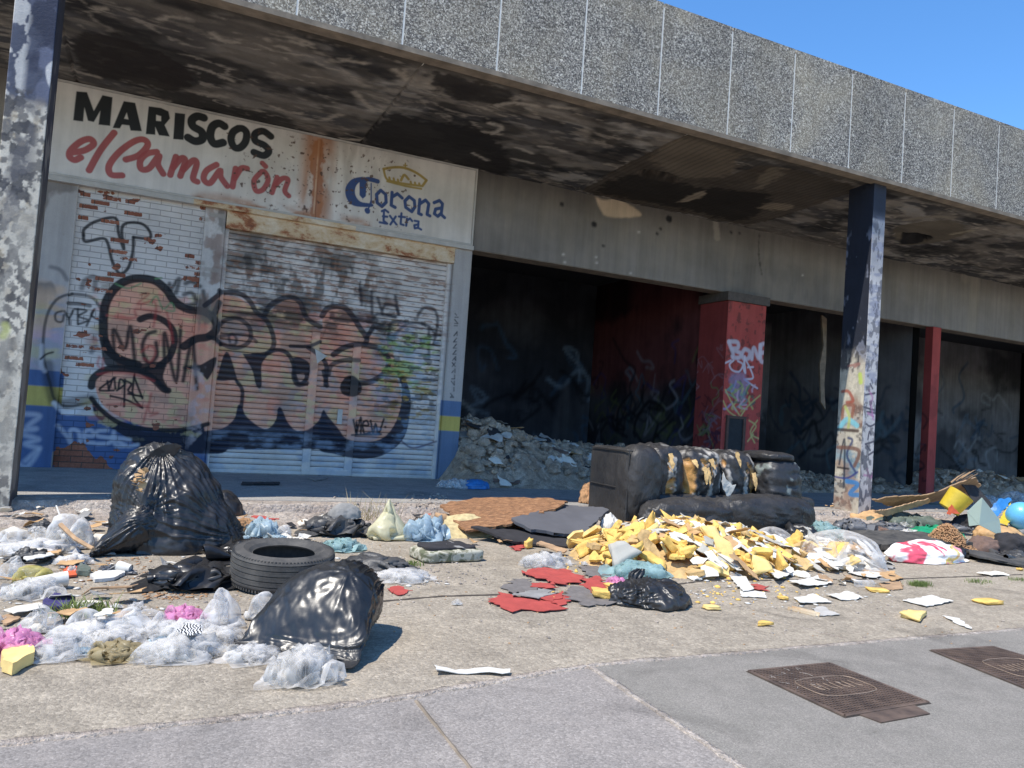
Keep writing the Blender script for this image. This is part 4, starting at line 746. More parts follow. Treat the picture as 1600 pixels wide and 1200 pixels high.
RS = lin(158, 84, 38)
sg.poly([(270, 355), (316, 360), (310, 530), (300, 710), (258, 700), (265, 560), (252, 480)], RS, 0.85, R2, rough=0.12, soft=0.03); sg.line([(296, 360), (285, 500), (270, 700)], 0.02, lin(220, 190, 160), 0.8, R2)
sg.blot(0.46, 0.6, 3, 182, lin(176, 108, 58), 0.75, (1, 0.6), XJ-0.25, XJ+0.2, 3.8, 9, fade=0.15)
for b in range(2): sg.blot(0.44, 0.58, 3+b*3, 183+b, lin(170, 110, 66), 0.8, (0.5, 1), 0.2, XJ+0.8, 3.7, 3.98, fade=0.12)
sg.blot(0.67, 0.69, 24, 185, lin(90, 62, 48), 0.9, (1, 1), 0.8, 2.9, 3.9, 5); sg.blot(0.70, 0.72, 15, 186, lin(90, 62, 48), 0.9, (1, 1), 0.5, 3.4, 3.9, 5)
sg.band(ZS-0.02, 9, lin(110, 92, 76), 0.8, soft=0.03)
xs1, xs2 = W(95, 200, SY)[0]-0.1, 4.30
zt, zbm = ZS-0.012, ZB+0.04
for nm, a, b, lb in (('shop_sign', -1.60, XJ-0.001, 'long off-white painted sign reading MARISCOS el Camarón in black and red letters'), ('shop_sign', XJ+0.001, xs2, 'off-white painted beer sign reading Corona Extra in blue letters under a gold crown')):
    root = empty(nm, ((a+b)/2, SY, zbm), lb, 'sign')
    panel('sign_face', sg, M['paint_sign'], root, (a+0.03 if a < 0 else a), (b-0.03 if a > 0 else b), zbm+0.03, zt-0.03, SY, 0.0065, 0.05)
    fr = MB(); fr.box(a, b, SY-0.015, SY+0.07, zt-0.028, zt).box(a, b, SY-0.015, SY+0.07, zbm, zbm+0.028)
    if a < 0: fr.box(a, a+0.028, SY-0.013, SY+0.07, zbm+0.029, zt-0.029)
    else: fr.box(b-0.028, b, SY-0.013, SY+0.07, zbm+0.029, zt-0.029)
    fr.build('frame', M['metal'] if a > 1 else M['metal'], root)
MB().box(0.2, XJ+0.6, SY-0.02, SY+0.06, zbm-0.07, zbm-0.003).build('rusty_ledge', M['rust'], bld)
MB().box(XJ+0.6, 4.32, SY-0.02, SY+0.06, zbm-0.068, zbm-0.003).build('pale_ledge', M['metal'], bld)
MB().box(-1.6, 0.2, SY-0.018, SY+0.06, zbm-0.068, zbm-0.003).build('pale_ledge', M['metal'], bld)

# ------------------------------------------------------------------ ground, kerb, road
def struct(o): o['kind'] = 'structure'; return o
struct(MB().box(-400, 400, -300, 500, -0.6, -0.03).build('ground', M['ground']))
def slab(name, P, z, mat, d=0.05): return struct(MB().prism([(x, y, z-d) for x, y in P], (0, 0, d)).build(name, mat))
pa = [tuple(G(x, y)[:2]) for x, y in ((0, 1162), (560, 1100), (920, 1040), (1600, 982))]
sl_ = (pa[2][1]-pa[0][1])/(pa[2][0]-pa[0][0])
slab('apron', [(-60, pa[0][1]+(-60-pa[0][0])*sl_*0.1), (-3, 2.9), pa[0], pa[1], pa[2], (60, pa[2][1]), (60, 7.6), (-60, 7.6)], 0.0, M['apron'])
j1 = G(1160, 1200)[:2]; dj = (np.array(j1)-np.array(pa[2])); jn = np.array(pa[2])+dj*6
slab('old_road', [(-60, -12), (jn[0]-0.012, jn[1]), (pa[2][0]-0.012, pa[2][1]), pa[1], pa[0], (-3, 2.9), (-60, pa[0][1]+(-60-pa[0][0])*sl_*0.1)][::1], -0.002, M['road2'])
slab('road', [(jn[0]+0.012, jn[1]), (60, -12), (60, pa[2][1]-0.012), (pa[2][0]+0.012, pa[2][1]-0.012)], 0.001, M['road'])
# pale mortar in the road joints
def seam(name, pts, wd, mat, z, seed):
    P = [np.array(p) for p in pts]; Q = []
    for a, b in zip(P[:-1], P[1:]):
        n = max(2, int(np.linalg.norm(b-a)/0.02)); Q += [a+(b-a)*k/n for k in range(n)]
    Q = np.array(Q); t = np.gradient(Q, axis=0); t /= np.linalg.norm(t, axis=1)[:, None]; nr = np.stack([-t[:, 1], t[:, 0]], -1)
    k = np.arange(len(Q)); w1 = fbm(np.stack([k*0.35, k*0, k*0+seed], -1), seed, 4); w2 = fbm(np.stack([k*0.35, k*0+9, k*0], -1), seed+1, 4)
    A1 = Q+nr*(wd*(0.15+1.1*w1))[:, None]; A2 = Q-nr*(wd*(0.15+1.1*w2))[:, None]
    V = np.concatenate([np.c_[A1, np.full(len(Q), z)], np.c_[A2, np.full(len(Q), z)], np.c_[A1, np.full(len(Q), z-0.02)], np.c_[A2, np.full(len(Q), z-0.02)]]); n = len(Q); i = np.arange(n-1)
    F = np.concatenate([np.stack([i, i+1, n+i+1, n+i], -1), np.stack([i, 2*n+i, 2*n+i+1, i+1], -1), np.stack([n+i, n+i+1, 3*n+i+1, 3*n+i], -1)])
    return struct(mesh(name, V, F, mat))
seam('road_joint', [pa[2], j1, (pa[2]+dj*3)], 0.022, M['kerb'], 0.005, 1)
seam('apron_edge', [pa[0], pa[1], pa[2]], 0.035, M['kerb'], 0.004, 5)
seam('apron_edge', [pa[2], (10, pa[2][1])], 0.03, M['kerb'], 0.0045, 6)
seam('road_joint', [G(650, 1095)[:2], G(735, 1200)[:2], G(735, 1200)[:2]*1.0+(G(735, 1200)[:2]-G(650, 1095)[:2])*3], 0.008, M['lip'], 0.003, 8)
jp = [(600, 937), (700, 925), (760, 925), (900, 945)]
seam('apron_joint', [G(480, 968)[:2], G(595, 940)[:2], G(690, 932)[:2], G(760, 930)[:2], G(960, 925)[:2], G(1100, 908)[:2], G(1400, 905)[:2], G(1600, 898)[:2]], 0.02, M['gap'], 0.003, 12)
seam('apron_joint', [G(0, 985)[:2], G(200, 965)[:2], G(400, 960)[:2]], 0.012, M['gap'], 0.003, 14)
seam('apron_joint', [G(1180, 962)[:2], G(1330, 1000)[:2]], 0.006, M['kerb'], 0.003, 17)
# the walkway and its crumbling kerb
nu, nv = 1500, 90
ys = np.concatenate([np.linspace(7.45, 8.0, 50), np.linspace(8.01, 8.6, 40)])
X, Yg = np.meshgrid(np.linspace(-7, 22, nu), ys, indexing='ij')
edge = 8.05+(fbm(np.stack([X*1.2, X*0, X*0], -1), 200, 4)-0.5)*0.24+np.clip(X-3, 0, 6)*0.03
nz = fbm(np.stack([X*5, Yg*7, X*0], -1), 201, 5)
t = np.clip((Yg-edge)/0.05+0.5, 0, 1)
lowz = 0.035+0.075*np.clip((Yg-7.55)/0.25, 0, 1)*(nz-0.15)*1.6-0.04*np.clip((7.55-Yg)/0.1, 0, 1)
lowz = lowz-0.05*np.clip(1-np.abs(Yg-edge+0.06)/0.03, 0, 1)
Zg = lowz*(1-t)+(ZW+(nz-0.5)*0.02*(1-np.clip((Yg-8.3)/0.1, 0, 1))-0.003)*t
struct(mesh('kerb', np.stack([X, Yg, Zg], -1).reshape(-1, 3), gridfaces(nu, nv), M['kerb'], smooth=True))
struct(MB().box(-60, -7, 7.45, 8.6, -0.02, 0.14).box(22, 60, 7.45, 8.6, -0.02, 0.14).build('kerb', M['kerb']))
struct(MB().box(-60, 60, 8.36, 21, -0.02, ZW+0.001).build('walkway', M['walk']))

# ------------------------------------------------------------------ manhole covers
def ironcover(quad, tab, label, seed):
    P = [G(x, y)[:2] for x, y in quad]; c = sum(P)/len(P)
    root = empty('utility_cover', (*c, 0), label, 'manhole cover', 'iron covers in the road')
    MB().prism([(*p, 0.0) for p in P], (0, 0, 0.006)).build('plate', M['iron'], root)
    a, b, c_, d = P; rb = MB(); n = 26
    for k in range(n+1):                                    # raised grid of ribs
        t = (k+0.5)/(n+1)
        for (p, q, r, s_) in ((a, b, d, c_), (a, d, b, c_)):
            u, v = p+(q-p)*t, r+(s_-r)*t; dv = (v-u)/np.linalg.norm(v-u); nn = np.array([-dv[1], dv[0]])*0.0028
            u = u+dv*0.01; v = v-dv*0.01; zt_ = 0.010 if r is d else 0.0102
            rb.prism([(*(u+nn), 0.0058), (*(v+nn), 0.0058), (*(v-nn), 0.0058), (*(u-nn), 0.0058)][::-1], (0, 0, zt_-0.0058))
    rb.build('rib', M['iron'], root)['kind'] = 'stuff'
    em = MB(); cc = (a+b+c_+d)/4; e1 = (b-a)*0.34; e2 = (d-a)*0.2
    loopp = [cc+e1*(1 if abs(math.cos(t_)) > 0.7 else 0.86)*np.sign(math.cos(t_))*abs(math.cos(t_))**0.5+e2*np.sign(math.sin(t_))*abs(math.sin(t_))**0.5 for t_ in [2*PI*k/32+0.01 for k in range(33)]]
    em.tube([(*p, 0.0108) for p in loopp], 0.003, 5)
    for k in range(7):
        p = cc+e1*(-0.66+k*0.22); em.tube([(*(p-e2*0.35), 0.0108), (*(p+e2*(0.35 if k % 2 else 0.1)), 0.0108), (*(p+e1*0.09+e2*0.3), 0.0108)], 0.0028, 5)
    em.build('emblem', M['iron2'], root)['kind'] = 'stuff'
    gq = [cc+(p-cc)*1.035 for p in (a, b, c_, d)]; MB().prism([(*p, 0.0) for p in gq], (0, 0, 0.0035)).build('gap', M['gap'], root); fm = MB(); 
    for p, q in ((a, b), (b, c_), (c_, d), (d, a)):
        dv = (q-p)/np.linalg.norm(q-p); nn = np.array([-dv[1], dv[0]])*0.008; fm.prism([(*(p+nn), 0), (*(q+nn), 0), (*(q-nn), 0), (*(p-nn), 0)][::-1], (0, 0, 0.0095))
    fm.build('frame', M['iron'], root)
    if tab:
        Q = [G(x, y)[:2] for x, y in tab]; MB().prism([(*p, 0.0) for p in Q], (0, 0, 0.007)).build('hinge_tab', M['iron'], root)
        r_ = random.Random(seed); q = MB()
        for k in range(30):
            s, t = r_.uniform(0.05, 0.5), r_.uniform(0.05, 0.6); p = a+(b-a)*t+(d-a)*s; dd = np.array([r_.uniform(-.02, .02), r_.uniform(-.02, .02)]); q.prism([(*(p-dd), 0.0103), (*(p+np.array([0.006, 0])), 0.0103), (*(p+dd), 0.0103)], (0, 0, 0.001))
        q.build('grout_crumb', M['kerb'], root)['kind'] = 'stuff'
ironcover([(1170, 1050.6), (1296, 1038), (1450, 1099), (1320, 1121)], [(1342, 1118), (1377, 1131), (1453, 1117), (1429, 1104)], 'rusty cast iron cover with a broken hinge corner, the whole one in the road', 3)
ironcover([(1456, 1018), (1552, 1012), (1752, 1072), (1640, 1092)], None, 'rusty cast iron cover running off the right edge of the picture', 4)

# ================================================================== things thrown away
def ico(n):
    import bmesh
    bm = bmesh.new(); bmesh.ops.create_icosphere(bm, subdivisions=n, radius=1.0)
    V = np.array([v.co[:] for v in bm.verts]); F = np.array([[v.index for v in f.verts] for f in bm.faces]); bm.free(); return V, F
ICO = {k: ico(k) for k in (1, 2, 3, 4, 5, 6)}
def cubegrid(n=4):
    import bmesh
    bm = bmesh.new(); bmesh.ops.create_cube(bm, size=2.0); bmesh.ops.subdivide_edges(bm, edges=bm.edges[:], cuts=n, use_grid_fill=True); bm.verts.index_update()
    V = np.array([v.co[:] for v in bm.verts]); F = np.array([[v.index for v in f.verts] for f in bm.faces]); bm.free(); return V, F
CUBE = cubegrid(3)
def rotz(a): c, s_ = math.cos(a), math.sin(a); return np.array([[c, -s_, 0], [s_, c, 0], [0, 0, 1]])
def rx(a): c, s_ = math.cos(a), math.sin(a); return np.array([[1, 0, 0], [0, c, -s_], [0, s_, c]])
def ry(a): c, s_ = math.cos(a), math.sin(a); return np.array([[c, 0, s_], [0, 1, 0], [-s_, 0, c]])
def vnormals(V, F):
    N = np.zeros(V.shape); a, b, c = V[F[:, 0]], V[F[:, 1]], V[F[:, 2]]; n = np.cross(b-a, c-a)
    for k in range(F.shape[1]): np.add.at(N, F[:, k], n)
    return N/(np.linalg.norm(N, axis=1)[:, None]+1e-9)
def gz(x, y):                                               # height of the ground the rubbish lies on
    return np.where(np.asarray(y) > 8.05, ZW, np.where(np.asarray(y) > 7.6, 0.06, 0.0))
# ---- film that buckles: lengths of the skin are kept while it is pressed together
def edges_of(F):
    F = np.asarray(F); k = F.shape[1]; E_ = np.concatenate([np.stack([F[:, i], F[:, (i+1) % k]], -1) for i in range(k)]); E_ = np.unique(np.sort(E_, 1), axis=0); return E_
def solve(P, E_, L, E2=None, L2=None, kb=0.1, steps=80, iters=6, shrink=0.0, grav=0.0, floor=0.0, press=0.0, F=None, target=None, kt=0.0, damp=0.85, cap=None):
    n = len(P); a, b = E_.T; cnt = np.bincount(a, minlength=n)+np.bincount(b, minlength=n); Q = P.copy(); w_ = (1.6/cnt)[:, None]
    if E2 is not None: a2, b2 = E2.T; c2 = np.bincount(a2, minlength=n)+np.bincount(b2, minlength=n)+1e-9; w2 = (kb/c2)[:, None]
    def acc(a, b, C): return np.stack([np.bincount(a, C[:, k], n)-np.bincount(b, C[:, k], n) for k in range(3)], -1)
    for s_ in range(steps):
        V_ = (P-Q)*damp; Q = P; P = P+V_; P[:, 2] -= grav
        if s_ < steps*0.75: P[:, :2] *= 1-shrink
        if press: P = P+vnormals(P, F)*press
        if target is not None: P = P+(target-P)*kt
        for _ in range(iters):
            d = P[b]-P[a]; l = np.sqrt((d*d).sum(1))+1e-9; P = P+acc(a, b, d*((l-L)/l*0.5)[:, None])*w_
            if E2 is not None: d = P[b2]-P[a2]; l = np.sqrt((d*d).sum(1))+1e-9; P = P+acc(a2, b2, d*(np.minimum(l-L2, 0)/l*0.5)[:, None])*w2
            if floor is not None: P[:, 2] = np.maximum(P[:, 2], floor)
            if cap is not None: P[:, 2] = np.minimum(P[:, 2], cap)
    return P
def film_open(seed, n=64, shrink=0.012, steps=70, asp=1.0):
    rs_ = np.random.RandomState(seed); u, v = np.meshgrid(np.linspace(-1, 1, n), np.linspace(-asp, asp, int(n*asp)), indexing='ij'); nu, nv = u.shape
    U3 = np.stack([u, v, u*0], -1); P = np.stack([u, v, 0.05+0.35*fbm(U3*2+seed*3.3, seed, 4)], -1).reshape(-1, 3); F = gridfaces(nu, nv)
    P0 = np.stack([u, v, u*0], -1).reshape(-1, 3); E_ = edges_of(F); dg = np.concatenate([F[:, [0, 2]], F[:, [1, 3]]]); E_ = np.concatenate([E_, dg]); L = np.linalg.norm(P0[E_[:, 0]]-P0[E_[:, 1]], axis=1)
    ix = np.arange(nu*nv).reshape(nu, nv); E2 = np.concatenate([np.stack([ix[:-2].ravel(), ix[2:].ravel()], -1), np.stack([ix[:, :-2].ravel(), ix[:, 2:].ravel()], -1)]); L2 = np.linalg.norm(P0[E2[:, 0]]-P0[E2[:, 1]], axis=1)
    P = solve(P, E_, L, E2, L2*0.9, 0.5, steps, 7, shrink, 0.004)
    P = P@rotz(rs_.rand()*6).T; return P, F
def film_bag(seed, lv=5, shrink=0.008, steps=60, h=0.7, press=0.004, ex=1.0, kb=0.5, grav=0.004):
    V, F = ICO[lv]; V = V*(1+0.5*(fbm(V*1.2+seed*2.7, seed, 3)-0.5))[:, None]; P0 = V*np.array([1, 0.8, h]); P = P0.copy()+0.06*np.stack([fbm(V*4+seed+k*5, seed+k, 3)-0.5 for k in range(3)], -1); P[:, 2] -= P[:, 2].min()
    E_ = edges_of(F); L = np.linalg.norm(P0[E_[:, 0]]-P0[E_[:, 1]], axis=1)*ex
    # second neighbours across each edge keep the creases from folding to nothing
    d_ = {}
    A = np.concatenate([F[:, [0, 1, 2]], F[:, [1, 2, 0]], F[:, [2, 0, 1]]]); key = np.sort(A[:, :2], 1); o_ = np.lexsort((key[:, 1], key[:, 0])); key = key[o_]; op = A[o_, 2]; E2 = np.stack([op[0::2], op[1::2]], -1)
    L2 = np.linalg.norm(P0[E2[:, 0]]-P0[E2[:, 1]], axis=1)*0.9*ex
    P = solve(P, E_, L, E2, L2, kb, steps, 7, shrink, grav, press=press, F=F); return P, F
PROTO = {}
def relax_(P, F, n_):
    E_ = edges_of(F); c_ = np.bincount(E_.ravel(), minlength=len(P))[:, None]
    for _ in range(n_): P = 0.5*P+0.5*np.stack([np.bincount(E_[:, 0], P[E_[:, 1], q], len(P))+np.bincount(E_[:, 1], P[E_[:, 0], q], len(P)) for q in range(3)], -1)/c_
    return P
def proto(kind, k):
    if (kind, k) not in PROTO:
        if kind == 'open': PF = film_open(k+1, n=54, shrink=(0.012, 0.02, 0.015, 0.012)[k], asp=(1.0, 0.8, 0.6, 1.0)[k]); PF = (relax_(*PF, 1), PF[1])
        elif kind == 'soft':
            P, F = film_open(k+31, n=60, shrink=(0.012, 0.016, 0.01)[k], asp=0.8); E_ = edges_of(F); c_ = np.bincount(E_.ravel(), minlength=len(P))[:, None]
            for _ in range(3): P = 0.4*P+0.6*np.stack([np.bincount(E_[:, 0], P[E_[:, 1], q], len(P))+np.bincount(E_[:, 1], P[E_[:, 0], q], len(P)) for q in range(3)], -1)/c_
            PF = (P, F)
        elif kind == 'small': PF = film_open(k+11, n=26, shrink=0.013, steps=50)
        elif kind == 'tall': PF = film_bag((5, 4, 12)[k], press=(0.0, 0.004, 0.0022)[k], shrink=(0.008, 0.008, 0.01)[k])
        else: PF = film_bag(k+21, press=0.0, shrink=(0.008, 0.006)[k % 2], h=0.5)
        P, F = PF; P = P-np.array([*(P[:, :2].max(0)+P[:, :2].min(0))/2, P[:, 2].min()]); P = P/np.array([P[:, 0].max(), P[:, 1].max(), max(np.percentile(P[:, 2], 99.7), 1e-3)]); PROTO[(kind, k)] = (P, F)
    return PROTO[(kind, k)]
def bag(name, label, cat, c, dims, mat, seed, lv=5, fr=3.0, amp=0.35, lump=0.5, rz=0.0, group=None, z0=None, flat=0.5, parent=None, tip=None, power=0.8, pr=None, anc=None):
    """a crumpled bag: closed skin, lumps, sharp creases, resting flat on the ground at c"""
    V, F = ICO[lv]; V = V.copy(); sx_, sy_, sz_ = dims; film_ = 'film' in mat or mat in ('clear', 'white_film'); mx = max(dims)
    off = np.array([seed*3.1, seed*1.7, seed*0.9]); big = fbm(V*1.1+off, seed, 3)-0.5
    rad = 1+lump*big*1.6+amp*0.5*crumple(V*1.0+off, fr*0.5, seed, 8)+amp*0.26*crumple(V+off, fr*1.5, seed+5, 8)
    if pr is None and mat in ('pink_film', 'blue_film', 'tan_film'): pr = 'open'
    if pr is None and film_: pr = 'small' if lv <= 4 and mx < 0.5 and group else ('tall' if sz_ > 0.42*sx_ else 'open')
    if pr:
        P, F = proto(pr, seed % (4 if pr == 'open' else 3)); P = P.copy(); flip = 1 if seed % 2 else -1; P[:, 0] *= flip; F = F if flip > 0 else F[:, ::-1]; power = 1; tip = None if pr == 'open' else tip
    else:
      P = V*rad[:, None]; P[:, 2] = np.where(P[:, 2] < 0, P[:, 2]*0.3, np.abs(P[:, 2])**power)
    P[:, :2] /= max(np.abs(P[:, :2]).max(), 1e-6)*0.93; P[:, 2] /= max(P[:, 2].max(), 1e-6)
    if tip is not None:
        up_ = np.clip(P[:, 2]-0.35, 0, 1); P[:, :2] *= (1-up_*0.75)[:, None]; P[:, 2] += up_**2*tip
    if pr in ('open', 'soft'): sx_, sy_ = sx_*1.25, sy_*1.3
    P = P*np.array([sx_/2, sy_/2, sz_])
    P = P@rotz(rz).T+np.array([c[0], c[1], 0]); zg = float(gz(c[0], c[1])) if z0 is None else z0
    P[:, 2] += zg
    if anc: P = P+vnormals(P, F)*radiate(P, anc, seed)[:, None]
    P[:, 2] = np.maximum(P[:, 2], zg+0.004+0.008*fbm(P*12, 3, 2))
    o = mesh(name, P, F, M[mat], parent, smooth=True, loc=None if parent else (c[0], c[1], zg))
    return tag(o, label, cat, group)
def pbag(name, label, cat, x0, x1, yt, yb, mat, seed, dr=0.7, group=None, zb_=None, rz=0.0, **k):
    """the same, given its outline in the photograph and standing on the ground"""
    zz_ = 0.0 if zb_ is None else zb_
    p = G((x0+x1)/2, yb, zz_); a, b = G(x0, yb, zz_), G(x1, yb, zz_); wd = np.linalg.norm(b-a); dep = wd*dr
    cy = p[1]+dep*0.42; t = W((x0+x1)/2, yt, cy+dep*0.1); cx = W((x0+x1)/2, yb, cy)[0]; h = max(0.03, t[2]-zz_)
    return bag(name, label, cat, (cx, cy), (wd*1.02, dep, h), mat, seed, group=group, z0=zz_, rz=rz, **k)
def cat_(P, n=5): return np.array(smooth(P, n))
def radiate(P, anchors, seed=0):
    """tension folds that run out of gathered points: (point, axis, number of folds, depth, reach)"""
    d = np.zeros(len(P))
    for k, (A, ax, nf, amp, reach) in enumerate(anchors):
        ax = np.array(ax, float); ax /= np.linalg.norm(ax); e1 = np.cross(ax, [0.3, 0.5, 0.81]); e1 /= np.linalg.norm(e1); e2 = np.cross(ax, e1)
        q = P-np.array(A); r_ = np.linalg.norm(q, axis=1); ang = np.arctan2(q@e2, q@e1)
        w_ = fbm(np.stack([r_*3, np.cos(ang)*1.5, np.sin(ang)*1.5], -1)+seed*3.1+k*7, seed+k, 3)
        ph = ang*nf/(2*PI)+1.6*w_; rid = 1-np.abs(np.sin(PI*ph)); rid2 = 1-np.abs(np.sin(PI*(ph*2.3+w_)))
        on = np.clip((fbm(np.stack([np.cos(ang)*2.2, np.sin(ang)*2.2, r_*2.0], -1)+k*5+seed, seed+20+k, 3)-0.38)/0.2, 0, 1)
        fall = np.clip(1-r_/reach, 0, 1)**0.8*np.clip(r_/(0.12*reach), 0.15, 1)
        d += amp*(rid**1.6-0.35+0.35*(rid2**2-0.3))*on*fall
    return d
def loft(name, label, cat, secs, mat, seed, n=96, amp=0.03, fold=0.0, nf=14, fr=5, z0=0.0, group=None, parent=None, sub=7, ex=0.9, fw_=None, anc=None):
    """skin stretched over sections (centre, half-width vector, half-height vector)"""
    C = cat_([s[0] for s in secs], sub); U = cat_([s[1] for s in secs], sub); Vv = cat_([s[2] for s in secs], sub)
    th = np.linspace(0, 2*PI, n, endpoint=False); ce, se = np.cos(th), np.sin(th); ce = np.sign(ce)*np.abs(ce)**ex; se = np.sign(se)*np.abs(se)**ex
    P = C[:, None, :]+U[:, None, :]*ce[None, :, None]+Vv[:, None, :]*se[None, :, None]; m_ = len(C); P = P.reshape(-1, 3)
    i = np.arange(m_-1)[:, None]*n; j = np.arange(n)[None, :]; F = np.stack([i+j, i+(j+1) % n, i+n+(j+1) % n, i+n+j], -1).reshape(-1, 4)
    if np.dot(np.cross(U[m_//2], Vv[m_//2]), C[m_//2+1]-C[m_//2-1]) < 0: F = F[:, ::-1]
    N = vnormals(P, F)
    T = np.repeat(np.linspace(0, 1, m_), n); TH = np.tile(th, m_)
    An = P@(rx(0.5)@ry(0.4)).T*np.array([1, 1, 0.3]); d = amp*crumple(P+seed, fr, seed, 9)+amp*0.3*crumple(P+seed, fr*3.2, seed+3, 8)+amp*0.28*crumple(An+seed, fr*4.5, seed+7, 6)
    if fold: d = d+fold*(fw_(T) if fw_ else 1.0)*(tri(TH*nf/(2*PI)+1.4*fbm(P*3+seed, seed, 3))-0.5)
    if anc: d = d+radiate(P, anc, seed)
    P = P+N*d[:, None]
    if z0 is not None: P[:, 2] = np.maximum(P[:, 2], z0+0.004)
    caps = np.array([P[:n].mean(0), P[-n:].mean(0)]); b = len(P); P = np.concatenate([P, caps]); k = np.arange(n)
    fl = N_ = np.dot(np.cross(U[m_//2], Vv[m_//2]), C[m_//2+1]-C[m_//2-1]) < 0
    FF = [tuple(f) for f in F]+[((b, (x+1) % n, x) if not fl else (b, x, (x+1) % n)) for x in range(n)]+[((b+1, (m_-1)*n+x, (m_-1)*n+(x+1) % n) if not fl else (b+1, (m_-1)*n+(x+1) % n, (m_-1)*n+x)) for x in range(n)]
    loc = None if parent else (*C.mean(0)[:2], z0 or 0)
    o = mesh(name, P, FF, M[mat], parent, smooth=True, loc=loc)
    return tag(o, label, cat, group)
def sheet(name, label, cat, outline, th, mat, seed, zf=None, amp=0.01, fr=6, group=None, parent=None, res=0.02, curl=0.0, jag=0.3):
    """a flat piece cut to an outline (3-D points, roughly planar), with thickness and creases"""
    import bmesh
    P = np.array([tuple(p) for p in outline]); c = P.mean(0); u = P[1]-P[0]; u /= np.linalg.norm(u)
    nn = np.zeros(3)
    for k in range(len(P)): nn += np.cross(P[k]-c, P[(k+1) % len(P)]-c)
    nn /= np.linalg.norm(nn); nn = nn if nn[2] > 0 else -nn; v = np.cross(nn, u)
    Q = np.stack([(P-c)@u, (P-c)@v], -1); hN = (P-c)@nn
    rs_ = np.random.RandomState(seed); E_ = []                                        # ragged edge
    for k in range(len(Q)):
        a, b = Q[k], Q[(k+1) % len(Q)]; n = max(1, int(np.linalg.norm(b-a)/res))
        for t in range(n): E_.append(a+(b-a)*t/n+(rs_.randn(2)*res*jag if t else 0))
    bm = bmesh.new(); vs = [bm.verts.new((q[0], q[1], 0)) for q in E_]; bm.faces.new(vs)
    bmesh.ops.triangulate(bm, faces=bm.faces[:])
    for _ in range(6):
        le = [e for e in bm.edges if e.calc_length() > res*2.2]
        if not le: break
        bmesh.ops.subdivide_edges(bm, edges=le, cuts=1); bmesh.ops.triangulate(bm, faces=bm.faces[:])
    bmesh.ops.beautify_fill(bm, faces=bm.faces[:], edges=[e for e in bm.edges if not e.is_boundary])
    bm.verts.ensure_lookup_table(); bm.verts.index_update(); bm.faces.ensure_lookup_table(); bm.edges.ensure_lookup_table()
    V = np.array([w_.co[:] for w_ in bm.verts]); F = [[w_.index for w_ in f.verts] for f in bm.faces]
    be = [(e.verts[0].index, e.verts[1].index) for e in bm.edges if e.is_boundary]
    nz_ = bm.faces[0].normal.z if len(bm.faces) else 1
    bnd = []
    for f in bm.faces:
        L = [w_.index for w_ in f.verts]
        for k in range(3):
            e = bm.edges.get((f.verts[k], f.verts[(k+1) % 3]))
            if e is not None and e.is_boundary: bnd.append((L[k], L[(k+1) % 3]))
    bm.free()
    if nz_ < 0: F = [f[::-1] for f in F]; bnd = [(b, a) for a, b in bnd]
    # height follows the (possibly non planar) outline plus creases
    S = np.stack([V[:, 0], V[:, 1], V[:, 0]*0], -1)
    d2 = ((V[:, None, :2]-Q[None])**2).sum(-1)+1e-5; wgt = 1/d2; hh = (wgt*hN[None]).sum(1)/wgt.sum(1)
    ex = max(np.abs(Q).max(), 0.01)
    hgt = hh+amp*crumple(S+seed, fr, seed, 6)+curl*(V[:, 0]/ex)**2
    T = c+V[:, :1]*u+V[:, 1:2]*v+hgt[:, None]*nn; Bt = T-nn*th
    if zf is not None:
        lift = zf-Bt[:, 2].min(); T[:, 2] += lift; Bt[:, 2] += lift
    n = len(T); FF = [tuple(f) for f in F]+[tuple(x+n for x in f[::-1]) for f in F]+[(b, a, a+n, b+n) for a, b in bnd]
    Pm = np.concatenate([T, Bt]); loc = None if parent else (c[0], c[1], Bt[:, 2].min())
    return tag(mesh(name, Pm, FF, M[mat], parent, loc=loc), label, cat, group)
def psheet(name, label, cat, pts, th, mat, seed, z=0.0, **k):
    if 'zf' not in k: k['zf'] = z+0.003
    return sheet(name, label, cat, [G(x, y, z) for x, y in pts], th, mat, seed, **k)

